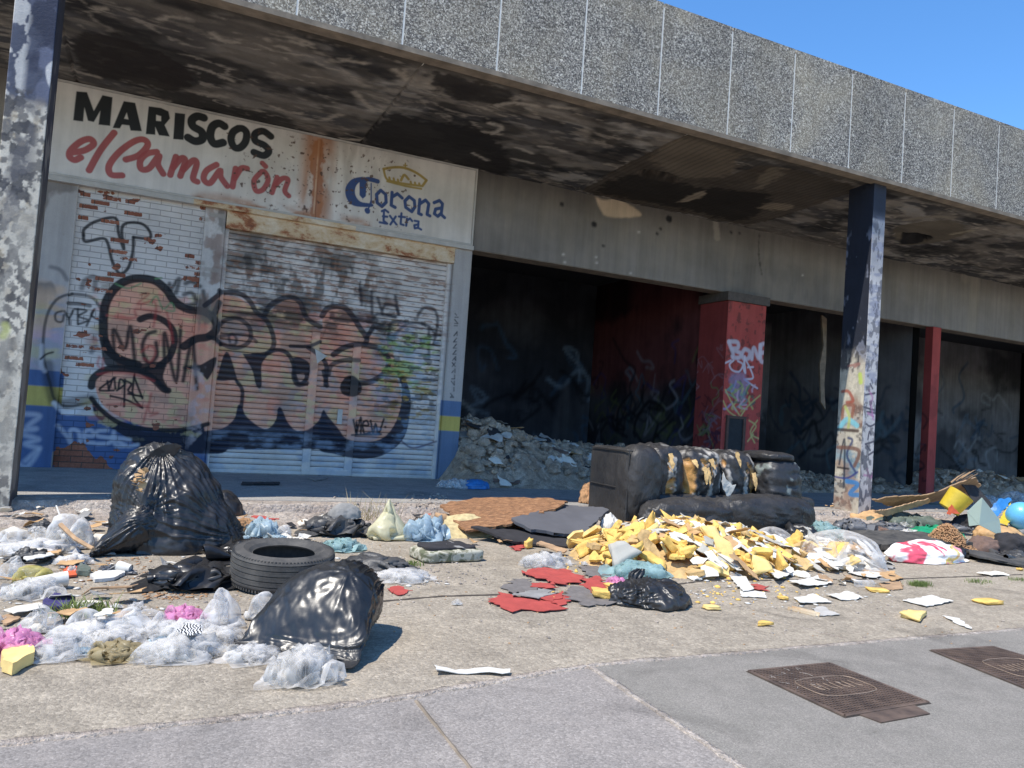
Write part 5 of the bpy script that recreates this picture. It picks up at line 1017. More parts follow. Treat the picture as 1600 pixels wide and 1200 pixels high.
# ---- tyres
def tyre(label, c, R_, wd, rz=0, rim=0.62, tiltx=0.0):
    ri = R_*rim; h = wd
    prof = [(ri, 0.18*h), (ri-0.005, 0.08*h), (ri+0.015, 0.02*h), (ri+0.05, 0.0), (R_-0.05, 0.0), (R_-0.02, 0.04*h), (R_-0.006, 0.1*h)]
    for k in range(5):                                                                # grooves of the tread
        z1 = h*(0.16+k*0.155); prof += [(R_+0.002, z1-0.01*h), (R_+0.003, z1+0.045*h), (R_-0.007, z1+0.05*h), (R_-0.007, z1+0.075*h), (R_+0.002, z1+0.08*h)]
    prof += [(R_-0.006, 0.93*h), (R_-0.02, 0.97*h), (R_-0.05, h), (R_-0.07, h+0.004), (ri+0.05, h+0.002), (ri+0.02, h-0.012), (ri, h-0.03), (ri-0.006, 0.86*h), (ri+0.004, 0.8*h), (ri+0.05, 0.76*h), (R_-0.035, 0.7*h), (R_-0.03, 0.3*h), (ri+0.05, 0.24*h), (ri+0.004, 0.21*h)]
    n = 96; V = []; F = []
    for k in range(n):
        a = 2*PI*k/n; nz_ = 1
        for r_, z_ in prof: V.append((c[0]+r_*math.cos(a), c[1]+r_*math.sin(a), z_+math.tan(tiltx)*(r_*math.sin(a)+R_)+0.004))
    m_ = len(prof)
    for k in range(n):
        for j in range(m_): F.append((k*m_+j, ((k+1) % n)*m_+j, ((k+1) % n)*m_+(j+1) % m_, k*m_+(j+1) % m_))
    q = MB(); q.add(V, F)
    for k in range(90):                                                               # shoulder blocks
        a = 2*PI*k/90; b = a+0.035
        for z_a, z_b in ((0.02*h, 0.12*h), (0.88*h, 0.965*h)):
            zt_ = math.tan(tiltx)*(R_*math.sin(a)+R_)+0.004
            q.prism([(c[0]+(R_-0.022)*math.cos(t_), c[1]+(R_-0.022)*math.sin(t_), z_+zt_) for t_, z_ in ((a, z_a), (b, z_a), (b, z_b), (a, z_b))], (0.018*math.cos(a), 0.018*math.sin(a), 0))
    tag(q.build('tyre', M['rubber'], None, loc=(c[0], c[1], 0)), label, 'tyre')
tc = G(436, 934); tyre('worn black car tyre lying flat beside the black bin bags', (tc[0]+0.06, tc[1]+0.325), 0.325, 0.215, tiltx=math.radians(4))

# ---- the big torn black bag
def ring(y, x0, x1, Y, dep, tilt=0.3, bot=None):            # section at picture height y; tilt lets it follow a sloping outline
    l, r_ = W(x0, y, Y), W(x1, y, Y); z = (l[2]+r_[2])/2 if bot is None else bot; c = (l+r_)/2; c[2] = z; return (c, np.array([(r_[0]-l[0])/2, 0, tilt*(r_[0]-l[0])/2]), np.array([0, dep, 0]))
root = empty('bin_bag', (*G(255, 862)[:2], 0), 'huge torn black bin bag slumped upright, the tallest bag, spilling brown leaves at its neck', 'bin bag')
Yb = 6.62
TOP, RB, LM = W(252, 702, Yb-0.05), W(372, 838, Yb-0.25), W(232, 800, Yb-0.42)
loft('bag_skin', None, None, [ring(866, 190, 330, Yb-0.05, 0.30, 0.0, 0.0), ring(856, 168, 366, Yb-0.03, 0.38, 0.04), ring(838, 168, 378, Yb, 0.42, 0.05), ring(812, 170, 370, Yb, 0.41, 0.02), ring(785, 174, 356, Yb+0.01, 0.37, -0.03), ring(762, 178, 348, Yb+0.02, 0.33, -0.08), ring(742, 190, 342, Yb+0.04, 0.28, -0.12), ring(724, 202, 328, Yb+0.05, 0.21, -0.14), ring(711, 214, 310, Yb+0.05, 0.14, -0.16), ring(702, 226, 290, Yb+0.05, 0.09, -0.1), ring(695, 238, 266, Yb+0.05, 0.04, 0)], 'blackbag', 11, n=300, amp=0.05, fr=2.2, parent=root, sub=14, ex=0.93, anc=[(TOP, (0.15, 0, 1), 30, 0.034, 0.75), (RB, (0.6, -0.6, -0.3), 34, 0.036, 0.8), (LM, (0.3, -1, 0), 26, 0.022, 0.5), (W(170, 790, Yb-.1), (-1, -.3, 0), 20, 0.02, 0.4)])
lobe = [(G(139, 874)+np.array([0, 0.06, 0.012]), 0.03, 0.012), (G(150, 873)+np.array([0, 0.12, 0.045]), 0.10, 0.045), (G(172, 871)+np.array([0, 0.2, 0.10]), 0.2, 0.10), (G(205, 868)+np.array([0, 0.22, 0.175]), 0.27, 0.19), (G(245, 866)+np.array([0, 0.26, 0.175]), 0.28, 0.20), (G(290, 862)+np.array([0, 0.26, 0.13]), 0.22, 0.14), (G(330, 858)+np.array([0, 0.3, 0.05]), 0.1, 0.04)]
loft('bag_lobe', None, None, [(c_, np.array([0.0, a_, 0]), np.array([0, 0, b_])) for c_, a_, b_ in lobe], 'blackbag', 12, n=180, amp=0.03, fr=3, parent=root, sub=14, anc=[(W(232, 802, Yb-0.45), (0, -0.7, 0.7), 30, 0.03, 0.5), (lobe[0][0], (-1, 0, 0), 16, 0.03, 0.4), (W(345, 858, Yb-0.3), (1, 0, 0), 22, 0.025, 0.5)])
pn_ = [W(x, y, Yb-0.12) for x, y in ((243, 702), (262, 690), (285, 697), (272, 712), (250, 722), (228, 748), (214, 764), (206, 745), (222, 722))]
sheet('torn_neck', None, None, pn_, 0.006, 'blackbag', 31, amp=0.05, fr=5, parent=root, res=0.03)
for k, (x, y) in enumerate(((214, 752), (220, 742), (212, 762), (224, 752), (217, 770), (221, 763), (215, 745), (226, 738), (219, 756), (209, 756))):
    p = W(x, y, Yb-0.36); rr = random.Random(k); d = np.array([rr.uniform(-.03, .03), rr.uniform(-.02, .02), rr.uniform(-.03, .03)])
    sheet('dry_leaf', None, None, [p-d, p+np.array([0.03, 0, 0.012]), p+d+np.array([0.01, 0.02, 0.03]), p+np.array([-0.025, 0.01, 0.022])], 0.003, 'card', k, amp=0.008, fr=20, parent=root, res=0.02)
pbag('bin_bag', 'rounded black bin bag half hidden behind the right side of the huge torn bag', 'bin bag', 300, 380, 764, 816, 'blackbag', 14, dr=0.9, lv=5, fr=3, amp=0.2, lump=0.3)
# ---- the plump black bag in front
L0, R0_ = G(368, 1008, 0.02), G(558, 1040, 0.02); ax = (R0_-L0); axl = np.linalg.norm(ax); axn = ax/axl; bk_ = np.array([-axn[1], axn[0], 0]); cc0 = (L0+R0_)/2
UPV = np.array([0, 0, 1.0]); root = empty('bin_bag', (*cc0[:2], 0), 'plump shiny black bin bag with a flat seam, lying in front of the tyre', 'bin bag')
def sec(t, hw, hh, zc, sh=0.0): return (cc0+bk_*t+axn*sh+UPV*(zc-0.02), axn*hw, UPV*hh)
END = cc0+bk_*0.66+axn*0.06+UPV*0.2
loft('bag_skin', None, None, [sec(0.0, axl*0.50, 0.005, 0.025), sec(0.035, axl*0.488, 0.03, 0.045), sec(0.12, axl*0.46, 0.11, 0.115), sec(0.26, axl*0.41, 0.18, 0.18, 0.0), sec(0.40, axl*0.35, 0.195, 0.195, 0.01), sec(0.51, axl*0.27, 0.17, 0.195, 0.03), sec(0.60, axl*0.17, 0.115, 0.18, 0.05), sec(0.64, axl*0.07, 0.05, 0.17, 0.06)], 'tautbag', 21, n=260, amp=0.017, fr=4.2, parent=root, sub=18, ex=0.93, anc=[(END, bk_+UPV*0.2, 34, 0.03, 0.42), (L0, -axn, 20, 0.016, 0.55), (R0_+UPV*0.03, axn, 20, 0.02, 0.55), (cc0+bk_*0.3+UPV*0.37+axn*0.1, (0, 0, 1), 9, 0.012, 0.35)])
sheet('seam', None, None, [L0-bk_*0.05, R0_-bk_*0.055, R0_+bk_*0.03+UPV*0.02, L0+bk_*0.03+UPV*0.02], 0.003, 'blackbag', 22, amp=0.012, fr=6, parent=root, res=0.03)
# ---- sofa
sx0, sx1 = W(937, 800, 7.75)[0], W(1238, 800, 7.75)[0]
root = empty('sofa', ((sx0+sx1)/2, 7.75, 0), 'burnt black leather sofa with shredded cushions and orange foam showing', 'sofa')
zT = W(960, 699, 7.4)[2]; a1 = W(1000, 750, 7.35)[0]
def rbox(name, x0, x1, y0, y1, z0, z1, r, mat, seed, amp, fr=4, par=None, col=None, ex=4, puff=0.0, mfun=None):
    V, F = ICO[5]; P = V.copy(); q = (np.abs(P)**ex).sum(1)**(1/ex); P = P/q[:, None]
    c = np.array([(x0+x1)/2, (y0+y1)/2, (z0+z1)/2]); hd = np.array([(x1-x0)/2, (y1-y0)/2, (z1-z0)/2])
    N = vnormals(P*hd, F); P = P*hd+c; d = amp*crumple(P+seed, fr, seed, 9)+amp*0.4*crumple(P+seed, fr*3, seed+1, 8); P = P+N*d[:, None]
    P[:, 2] = np.maximum(P[:, 2], 0.01)
    if mfun: return mfun(name, P, F, N, par)
    return mesh(name, P, F, M[mat], par, smooth=True)
rbox('arm_panel', sx0, a1, 7.2, 8.05, -0.05, zT, 0, 'leather', 41, 0.008, ex=14, par=root)
ym = G(1000, 815, 0)[1]
def charred(name, P, F, N, par):
    # torn skin: dark leather, char crust, foam and lining where it is ripped
    n1 = fbm(P*np.array([17, 17, 3.2]), 71, 5); n2 = fbm(P*np.array([7, 7, 2.2])+7, 72, 5); n3 = fbm(P*30, 73, 3)
    front = np.clip(-N[:, 1]*1.2+0.25, 0, 1)
    col = np.tile(np.array([*lin(52, 50, 50), 1.0]), (len(P), 1)); 
    a = np.clip((n1-0.60)/0.02, 0, 1)*front; col[:, :3] = col[:, :3]*(1-a[:, None])+np.array(lin(170, 164, 154))*a[:, None]
    b = np.clip((n2-0.60)/0.015, 0, 1)*front*(P[:, 2] < 0.86); col[:, :3] = col[:, :3]*(1-b[:, None])+np.array(lin(196, 140, 66))*b[:, None]
    c3 = np.clip((n3-0.55)/0.05, 0, 1)*0.6*(1-b)*(1-a); col[:, :3] *= (1-c3*0.7)[:, None]
    P = P+N*(0.03*crumple(P*np.array([2.4, 2.4, 1]), 4, 91, 8))[:, None]; P = P-N*(b*0.035)[:, None]+N*(a*0.008)[:, None]+N*((n3-0.5)*0.02*front)[:, None]
    return mesh(name, P, F, M['charred'], par, smooth=True, col=col)
M['charred'] = painted('charred_leather', 0.5, (3, 0.3), 0.9, 30, spec=0.6, hf=0.3, streak=0)
M['charred'].name = 'charred_leather'
yb0, yb1 = 7.15, 7.75
zc_ = W(1060, 697, 7.3)[2]
segs = [(972, 1030), (1020, 1078), (1074, 1136), (1130, 1188)]
q0 = [W(x, 740, 7.25)[0] for x in (978, 1022, 1072, 1132, 1186, 1232)]
rbox('arm_cushion', q0[0]-0.02, q0[1]+0.06, 7.08, 7.55, 0.12, zc_-0.01, 0, 'leather', 42, 0.03, ex=3.2, par=root)
for k, (a, b) in enumerate(((q0[1]-0.03, q0[2]+0.03), (q0[2]-0.03, q0[3]+0.03), (q0[3]-0.03, q0[4]+0.03))):
    rbox('back_cushion', a, b, 7.22, 7.9, 0.30, zc_+0.005-0.012*k, 0, 'charred', 43+k, 0.035, fr=5, ex=3.4, par=root, mfun=charred)
za = W(1205, 706, 7.1)[2]
rbox('arm_pad', q0[4]-0.02, q0[5]+0.0, 7.05, 7.7, za-0.13, za, 0, 'leather', 47, 0.02, ex=3, par=root)
def melted(name, P, F, N, par):
    q = P*np.array([1.2, 1.2, 4.5]); d = 0.05*crumple(q, 3.2, 77, 8)+0.02*crumple(q, 9, 78, 6); P = P+N*d[:, None]
    n2 = fbm(P*np.array([8, 8, 10]), 79, 4); col = np.tile(np.array([*lin(44, 43, 44), 1.0]), (len(P), 1)); a_ = np.clip((n2-0.64)/0.02, 0, 1)*0.6; col[:, :3] = col[:, :3]*(1-a_[:, None])+np.array(lin(150, 160, 152))*a_[:, None]
    return mesh(name, P, F, M['charred'], par, smooth=True, col=col)
rbox('arm_front', q0[4]-0.02, q0[5]+0.06, 7.0, 7.65, 0.1, za-0.08, 0, 'blackbag2', 50, 0.0, ex=4, par=root, mfun=melted)
for z_ in (zT-0.025, zT*0.52, 0.03):
    MB().tube([(sx0-0.012, 8.0, z_), (sx0-0.012, 7.195, z_), (a1-0.02, 7.19, z_)], 0.008, 6).build('piping', M['leather'], root)
MB().tube([(sx0-0.008, 7.192, 0.03), (sx0-0.008, 7.192, zT-0.03)], 0.009, 6).build('piping', M['leather'], root)
for k in range(9):
    rr_ = random.Random(k+60); x_ = rr_.uniform(q0[1]+0.05, q0[4]-0.05); z_ = rr_.uniform(zc_-0.32, zc_-0.02); L_ = rr_.uniform(0.05, 0.22)
    sheet('torn_strip', None, None, [(x_-0.02, 7.19, z_), (x_+0.025, 7.18, z_+0.01), (x_+0.03, 7.13, z_-L_*0.6), (x_+rr_.uniform(-.02, .02), 7.11, z_-L_), (x_-0.02, 7.14, z_-L_*0.5)], 0.006, rr_.choice(['foam3', 'offwhite', 'greycloth', 'foam3']), 80+k, amp=0.015, fr=8, parent=root, res=0.02)
def seat(x0, x1, yt, yb, Yc, dep, seed, nm='seat_cushion'):
    l, r_ = W(x0, (yt+yb)/2, Yc), W(x1, (yt+yb)/2, Yc); zt_, zb2 = W((x0+x1)/2, yt, Yc)[2], W((x0+x1)/2, yb, Yc)[2]
    rbox(nm, l[0], r_[0], Yc-dep/2, Yc+dep/2, max(zb2, 0.02), zt_, 0, 'leather', seed, 0.07, fr=3.6, ex=2.6, par=root)
seat(1002, 1150, 779, 832, 6.95, 0.5, 60); seat(1070, 1185, 777, 836, 7.0, 0.5, 61); seat(1120, 1266, 773, 833, 6.9, 0.5, 62)
rbox('frame', sx0+0.2, sx1-0.1, 7.2, 7.95, 0.02, 0.45, 0, 'leather', 48, 0.01, ex=10, par=root)
sheet('hanging_lining', None, None, [W(x, y, 7.02) for x, y in ((1128, 735), (1134, 750), (1150, 757), (1142, 772), (1140, 785), (1134, 772), (1128, 757))], 0.004, 'offwhite', 66, amp=0.02, fr=7, parent=root, res=0.03)
for x, y, s_ in ((1053, 740, 1), (1120, 730, 1), (1166, 732, 1)):
    pass
pbag('bin_bag', 'glossy black bag sticking out from under the right end of the burnt sofa', 'bin bag', 1210, 1275, 815, 852, 'blackbag', 67, pr='bag', lv=5, fr=5, amp=0.5)
# ---- small knotted black bag
root = empty('bin_bag', (*G(1018, 950)[:2], 0), 'small knotted glossy black bag in front of the yellow foam heap', 'bin bag')
o = pbag('bag_skin', None, None, 950, 1086, 900, 957, 'blackbag', 71, anc=[(G(1018, 950)+np.array([0.0, 0.2, 0.26]), (0.1, -0.3, 1), 24, 0.045, 0.55), (G(960, 952)+np.array([0, 0.1, 0.05]), (-1, 0, 0.2), 16, 0.03, 0.4)], dr=0.85, lv=6, fr=2.4, amp=0.3, lump=0.4, parent=root)
pk = G(1018, 950)+np.array([0.02, 0.25, 0]); zk = W(1020, 893, pk[1])[2]
loft('knot', None, None, [(pk+UPV*(zk-0.14), np.array([.09, 0, 0]), np.array([0, .07, 0])), (pk+UPV*(zk-0.08), np.array([.03, 0, 0]), np.array([0, .03, 0])), (pk+UPV*(zk-0.05), np.array([.035, 0, 0]), np.array([0, .03, 0])), (pk+UPV*(zk-0.01)+np.array([0.02, 0, 0]), np.array([.06, 0, 0]), np.array([0, .02, 0])), (pk+UPV*(zk+0.02)+np.array([0.05, 0, 0]), np.array([.03, 0, 0]), np.array([0, .01, 0]))], 'blackbag', 72, n=60, amp=0.012, fold=0.014, nf=9, fr=14, parent=root, z0=None)

# ---- yellow foam heap with white strips
hc = np.array([W(1075, 850, 5.9)[0], 5.85])
def heapz(x, y):                                            # outline of the heap
    a = ((x-hc[0])/1.35)**2+((y-hc[1]-0.12*(x-hc[0]))/0.95)**2
    b = ((x-hc[0]-1.25)/0.9)**2+((y-hc[1]+0.25)/0.55)**2
    return max(0.0, 0.29*max(0, 1-a)**0.9, 0.16*max(0, 1-b))
FO = [0]
def chunk(c, dims, R3, mat, seed, label, cat, group, name='foam_chunk'):
    rs_ = np.random.RandomState(seed); V, F = CUBE; P = V.copy()
    P = P*(np.array(dims)/2)*(1+0.0*V); P[:, 0] *= 1+0.3*rs_.randn()*V[:, 1]; P[:, 1] *= 1+0.5*(rs_.rand()-0.5)*V[:, 0]; P[:, 2] *= 1+0.6*(rs_.rand()-0.5)*V[:, 0]; P[:, 2] += 0.12*dims[2]*np.sin(P[:, 0]/dims[0]*3+rs_.rand()*6)
    P = P*(1+0.5*(fbm(V*1.3+seed, seed, 3)-0.5))[:, None]
    P = P@R3.T+np.array(c); mn = P[:, 2].min(); g0 = 0.004
    if mn < g0: P[:, 2] += g0-mn
    FO[0] += 1
    return tag(mesh(name, P, F, M[mat], None, loc=tuple(c)), label, cat, group)
rr = random.Random(77)
def normal_R(x, y, r_, tl=0.5):
    gx = (heapz(x+0.03, y)-heapz(x-0.03, y))/0.06; gy = (heapz(x, y+0.03)-heapz(x, y-0.03))/0.06
    return rx(math.atan(gy)*0.8+r_.gauss(0, tl))@ry(-math.atan(gx)*0.8+r_.gauss(0, tl))@rotz(r_.uniform(0, PI))
k = 0
while k < 235:
    x = hc[0]+rr.uniform(-1.4, 1.5); y = hc[1]+rr.uniform(-0.95, 0.95); h = heapz(x, y)
    if h < 0.02: continue
    if rr.random() > 0.35+h*2.5: continue
    u = rr.random(); dims = (rr.uniform(0.10, 0.27), rr.uniform(0.06, 0.18), rr.uniform(0.012, 0.055))
    if x > hc[0]+0.9 and rr.random() < 0.55: continue
    if rr.random() < 0.45:
        R3 = normal_R(x, y, rr, 0.4); n_p = rr.randint(4, 7); L = rr.uniform(0.06, 0.15); th_ = rr.uniform(0.012, 0.04); c = np.array([x, y, h+0.02])
        P = [c+R3@np.array([L*rr.uniform(0.6, 1.2)*math.cos(2*PI*q/n_p), L*rr.uniform(0.4, 0.9)*math.sin(2*PI*q/n_p), rr.uniform(-0.012, 0.012)]) for q in range(n_p)]; mz = min(p[2] for p in P)-th_
        if mz < 0.004: P = [p+np.array([0, 0, 0.004-mz]) for p in P]
        sheet('foam_chunk', 'chunk of torn yellow foam in the heap before the burnt sofa', 'foam chunk', P, th_, rr.choice(['foam', 'foam', 'foam2', 'foam3']), 2000+k, amp=0.03, fr=7, group='foam chunks in the heap', res=0.03, jag=0.35); k += 1; continue
    chunk((x, y, h*rr.uniform(0.75, 1.05)+0.01), dims, normal_R(x, y, rr), 'foam' if u < 0.6 else ('foam2' if u < 0.85 else 'foam3'), k, 'chunk of torn yellow foam in the heap before the burnt sofa', 'foam chunk', 'foam chunks in the heap'); k += 1
k = 0
while k < 160:                                               # white strips of board and lining
    x = hc[0]+rr.uniform(-0.6, 2.15); y = hc[1]+rr.uniform(-1.0, 0.75); h = heapz(x, y)
    if h <= 0.005: continue
    L, wd = rr.uniform(0.12, 0.42), rr.uniform(0.04, 0.13); R3 = normal_R(x, y, rr, 0.22); c = np.array([x, y, h+0.035])
    P = [c+R3@np.array(q) for q in ((-L/2, -wd/2, 0), (L/2*rr.uniform(0.6, 1), -wd/2*rr.uniform(0.3, 1), rr.uniform(0, 0.02)), (L/2, wd/2, 0), (-L/2*rr.uniform(0.7, 1.1), wd/2, 0))]
    mz = min(p[2] for p in P)
    if mz < 0.012: P = [p+np.array([0, 0, 0.012-mz]) for p in P]
    sheet('board_strip', 'torn strip of white lining board scattered over the yellow foam heap', 'board strip', P, 0.006, rr.choice(['white', 'white', 'offwhite', 'offwhite', 'greyfoam', 'card']), 300+k, amp=0.03, fr=5, group='white strips on the foam heap', res=0.05); k += 1
# underlying dust and crumbs of the heap
n_ = 90; X, Yg = np.meshgrid(np.linspace(hc[0]-1.5, hc[0]+2.3, n_), np.linspace(hc[1]-1.0, hc[1]+1.0, n_), indexing='ij')
Zg = np.array([[heapz(a, b) for b in X[0]*0+Yg[0]] for a in X[:, 0]])*0.62-0.02; Zg = Zg+crumple(np.stack([X, Yg, X*0], -1), 5, 5, 8)*0.09*(Zg > 0.0)
tag(mesh('foam_crumbs', np.stack([X, Yg, Zg], -1).reshape(-1, 3), gridfaces(n_, n_), M['foam3'], loc=(hc[0], hc[1], 0)), 'mass of small foam crumbs and dust at the core of the heap', 'foam crumbs', kind='stuff')
# stray foam pieces that can be told apart
def pfoam(x0, x1, yt, yb, label, seed, mat='foam', rz_=None, hh=None):
    a, b = G(x0, yb), G(x1, yb); wd = np.linalg.norm(b-a); c = (a+b)/2; r_ = random.Random(seed); h = hh or max(0.02, (yb-yt)*0.0016)
    chunk((c[0], c[1]+wd*0.2, h/2+0.004), (wd, wd*r_.uniform(0.5, 0.8), h), rotz(r_.uniform(-0.5, 0.5) if rz_ is None else rz_), mat, seed, label, 'foam chunk', 'stray foam pieces')
psheet('foam_chunk', 'folded yellow foam slab at the lower left corner, below the pink bag', 'foam chunk', [(0, 1040), (16, 1027), (48, 1028), (52, 1040), (18, 1057), (2, 1052)], 0.05, 'foam2', 401, amp=0.012, fr=4, group='stray foam pieces', res=0.03, jag=0.15)
pfoam(930, 962, 915, 938, 'small yellow foam block touching the left side of the knotted black bag', 402, hh=0.05)
pfoam(1105, 1127, 940, 954, 'pale foam scrap just right of the knotted black bag', 403, 'foam2')
pfoam(1187, 1205, 969, 979, 'tiny foam crumb alone on the apron below the heap', 404)
pfoam(1415, 1458, 950, 968, 'yellow foam pad lying under the white card at right', 405, 'foam2')
pfoam(1537, 1566, 930, 945, 'yellow foam scrap alone near the right edge', 406)
pfoam(1365, 1388, 914, 926, 'square foam scrap against the brown cardboard strip', 407)
pfoam(1220, 1232, 926, 938, 'small yellow foam crumb at the end of the rusty metal strip', 408)
pfoam(955, 985, 898, 925, 'yellow foam wedge on the red vinyl scraps', 409)
pfoam(820, 832, 844, 858, 'small upright yellow foam block below the dark board', 410, hh=0.07)
pfoam(842, 862, 880, 888, 'thin yellow foam sliver left of the foam heap', 411)
pfoam(1592, 1600, 885, 892, 'yellow scrap cut off by the right edge', 412)
chunk(W(972, 862, 5.25), (0.2, 0.17, 0.035), rx(1.0)@ry(-0.35)@rotz(0.3), 'greyfoam', 413, 'grey upholstery pad leaning on the left end of the foam heap', 'upholstery pad', None, 'upholstery_pad')

# ---- boards
def plank(name, label, cat, pts, th, mat, seed, **k): return sheet(name, label, cat, [W(x, y, Y) for x, y, Y in pts], th, mat, seed, **k)
plank('particle_board', 'broken brown particle board with a ragged edge, on top of the dark board', 'board', [(688, 790, 7.75), (727, 822, 6.85), (800, 812, 6.9), (888, 784, 7.5), (860, 782, 7.9), (740, 783, 8.1)], 0.022, 'particle', 501, amp=0.015, fr=3, res=0.05)
plank('tabletop', 'dark grey laminate tabletop lying under the brown particle board', 'board', [(800, 812, 6.95), (830, 826, 6.7), (910, 833, 6.6), (950, 795, 7.35), (880, 790, 7.6)], 0.03, 'darkwood', 502, amp=0.01, fr=2, res=0.06)
plank('plank', 'dark splintered plank propping up the tabletop from below', 'board', [(735, 828, 6.8), (800, 846, 6.45), (910, 850, 6.3), (920, 836, 6.75), (800, 828, 7.0)], 0.02, 'blackcloth', 503, amp=0.02, fr=3, res=0.06)
plank('plank', 'narrow pale splinter of wood below the tabletop edge', 'board', [(838, 850, 6.15), (880, 862, 5.95), (886, 857, 6.0), (845, 846, 6.25)], 0.012, 'wood', 504, amp=0.005)
loft('log', 'short brown roll of rotten wood left of the particle board', 'log', [(G(680, 822)+UPV*0.1, np.array([0, .05, 0]), UPV*.04), (G(705, 825)+UPV*0.09, np.array([0, .06, 0]), UPV*.05), (G(760, 832)+UPV*0.1, np.array([0, .05, 0]), UPV*.04)], 'wood', 505, n=24, amp=0.012)
sheet('foam_mat', 'curled tan foam mat sticking out left of the dark boards', 'mat', [G(675, 842)+UPV*0.12, G(678, 848)+UPV*0.02, G(740, 846)+UPV*0.03, G(800, 838)+UPV*0.05, G(740, 830)+UPV*0.05, G(690, 828)+UPV*0.04], 0.018, 'straw', 506, amp=0.03, fr=3, res=0.04)
sheet('plastic_fragment', 'small orange fragment beside the rubble left of the boards', 'fragment', [G(656, 812), G(672, 815), G(674, 808), G(660, 806)], 0.015, 'orange', 507, zf=0.06, amp=0.003)
# ---- suitcase
c = G(702, 880); cx0, cx1 = G(650, 876)[0], G(757, 878)[0]
root = empty('suitcase', ((cx0+cx1)/2, c[1]+0.2, 0), 'flattened camouflage suitcase shell open at the top, on the bare apron', 'suitcase')
def rb2(name, x0, x1, y0, y1, z0, z1, mat, seed, amp, rz_, ex=8):
    V, F = ICO[4]; P = V/((np.abs(V)**ex).sum(1)**(1/ex))[:, None]; hd = np.array([(x1-x0)/2, (y1-y0)/2, (z1-z0)/2]); N = vnormals(P*hd, F)
    P = P*hd+N*(amp*crumple(P*hd+seed, 5, seed, 7))[:, None]; P = P@rotz(rz_).T+np.array([(x0+x1)/2, (y0+y1)/2, (z0+z1)/2]); P[:, 2] = np.maximum(P[:, 2], 0.004)
    return mesh(name, P, F, M[mat], root, smooth=True)
rb2('shell', cx0, cx1, c[1], c[1]+0.36, 0.0, 0.095, 'camo', 511, 0.018, 0.12); rb2('torn_lid', cx0+0.04, cx1-0.05, c[1]+0.05, c[1]+0.33, 0.07, 0.125, 'blackcloth', 512, 0.03, 0.12, 5)
sheet('lid_flap', None, None, [(cx0+0.22, c[1]+0.2, 0.12), (cx0+0.36, c[1]+0.03, 0.11), (cx0+0.42, c[1]+0.08, 0.10), (cx0+0.33, c[1]+0.28, 0.13)], 0.004, 'greycloth', 513, amp=0.02, fr=6, parent=root, res=0.03)
# ---- flat vinyl scraps
VG = 'vinyl scraps on the apron'
for k, (pts, mt, lb, z_) in enumerate((([(762, 942), (785, 928), (830, 938), (870, 930), (893, 940), (882, 955), (840, 958), (790, 955)], 'redvinyl', 'large faded red vinyl scrap nearest the camera', 0.004), ([(815, 897), (850, 890), (880, 893), (912, 905), (905, 915), (870, 916), (835, 908)], 'redvinyl', 'red vinyl scrap at the back of the scraps, by the foam', 0.012), ([(785, 918), (800, 907), (830, 908), (838, 920), (825, 931), (800, 930)], 'greyvinyl', 'rounded dark grey felt scrap left of the red ones', 0.006), ([(830, 915), (860, 914), (866, 922), (845, 926)], 'redvinyl', 'small oval red vinyl scrap over the grey felt', 0.016), ([(890, 920), (940, 925), (985, 945), (920, 950), (880, 935)], 'greyvinyl', 'long grey felt scrap reaching the knotted black bag', 0.006), ([(845, 940), (880, 930), (885, 937), (860, 946)], 'redvinyl', 'narrow red vinyl strip between the large scraps', 0.014), ([(912, 908), (938, 905), (948, 922), (930, 932), (912, 920)], 'redvinyl', 'red vinyl scrap under the small foam block', 0.014), ([(800, 935), (840, 925), (865, 930), (840, 942)], 'greycloth', 'wispy pale grey fibre mat between red scraps', 0.02), ([(605, 922), (622, 918), (645, 925), (625, 932)], 'redvinyl', 'lone red vinyl flake right of the plump black bag', 0.004), ([(795, 856), (812, 853), (822, 858), (806, 862)], 'redvinyl', 'thin red flake below the dark boards', 0.004), ([(1178, 916), (1198, 918), (1190, 924), (1176, 922)], 'redvinyl', 'small red flake below the white strips', 0.004), ([(905, 888), (960, 885), (975, 898), (920, 904)], 'greyvinyl', 'dark grey felt scrap tucked under the foam heap', 0.004))):
    psheet('vinyl_scrap', lb, 'vinyl scrap', pts, 0.004, mt, 520+k, zf=z_, amp=0.012, fr=5, group=VG, res=0.03, jag=0.75)
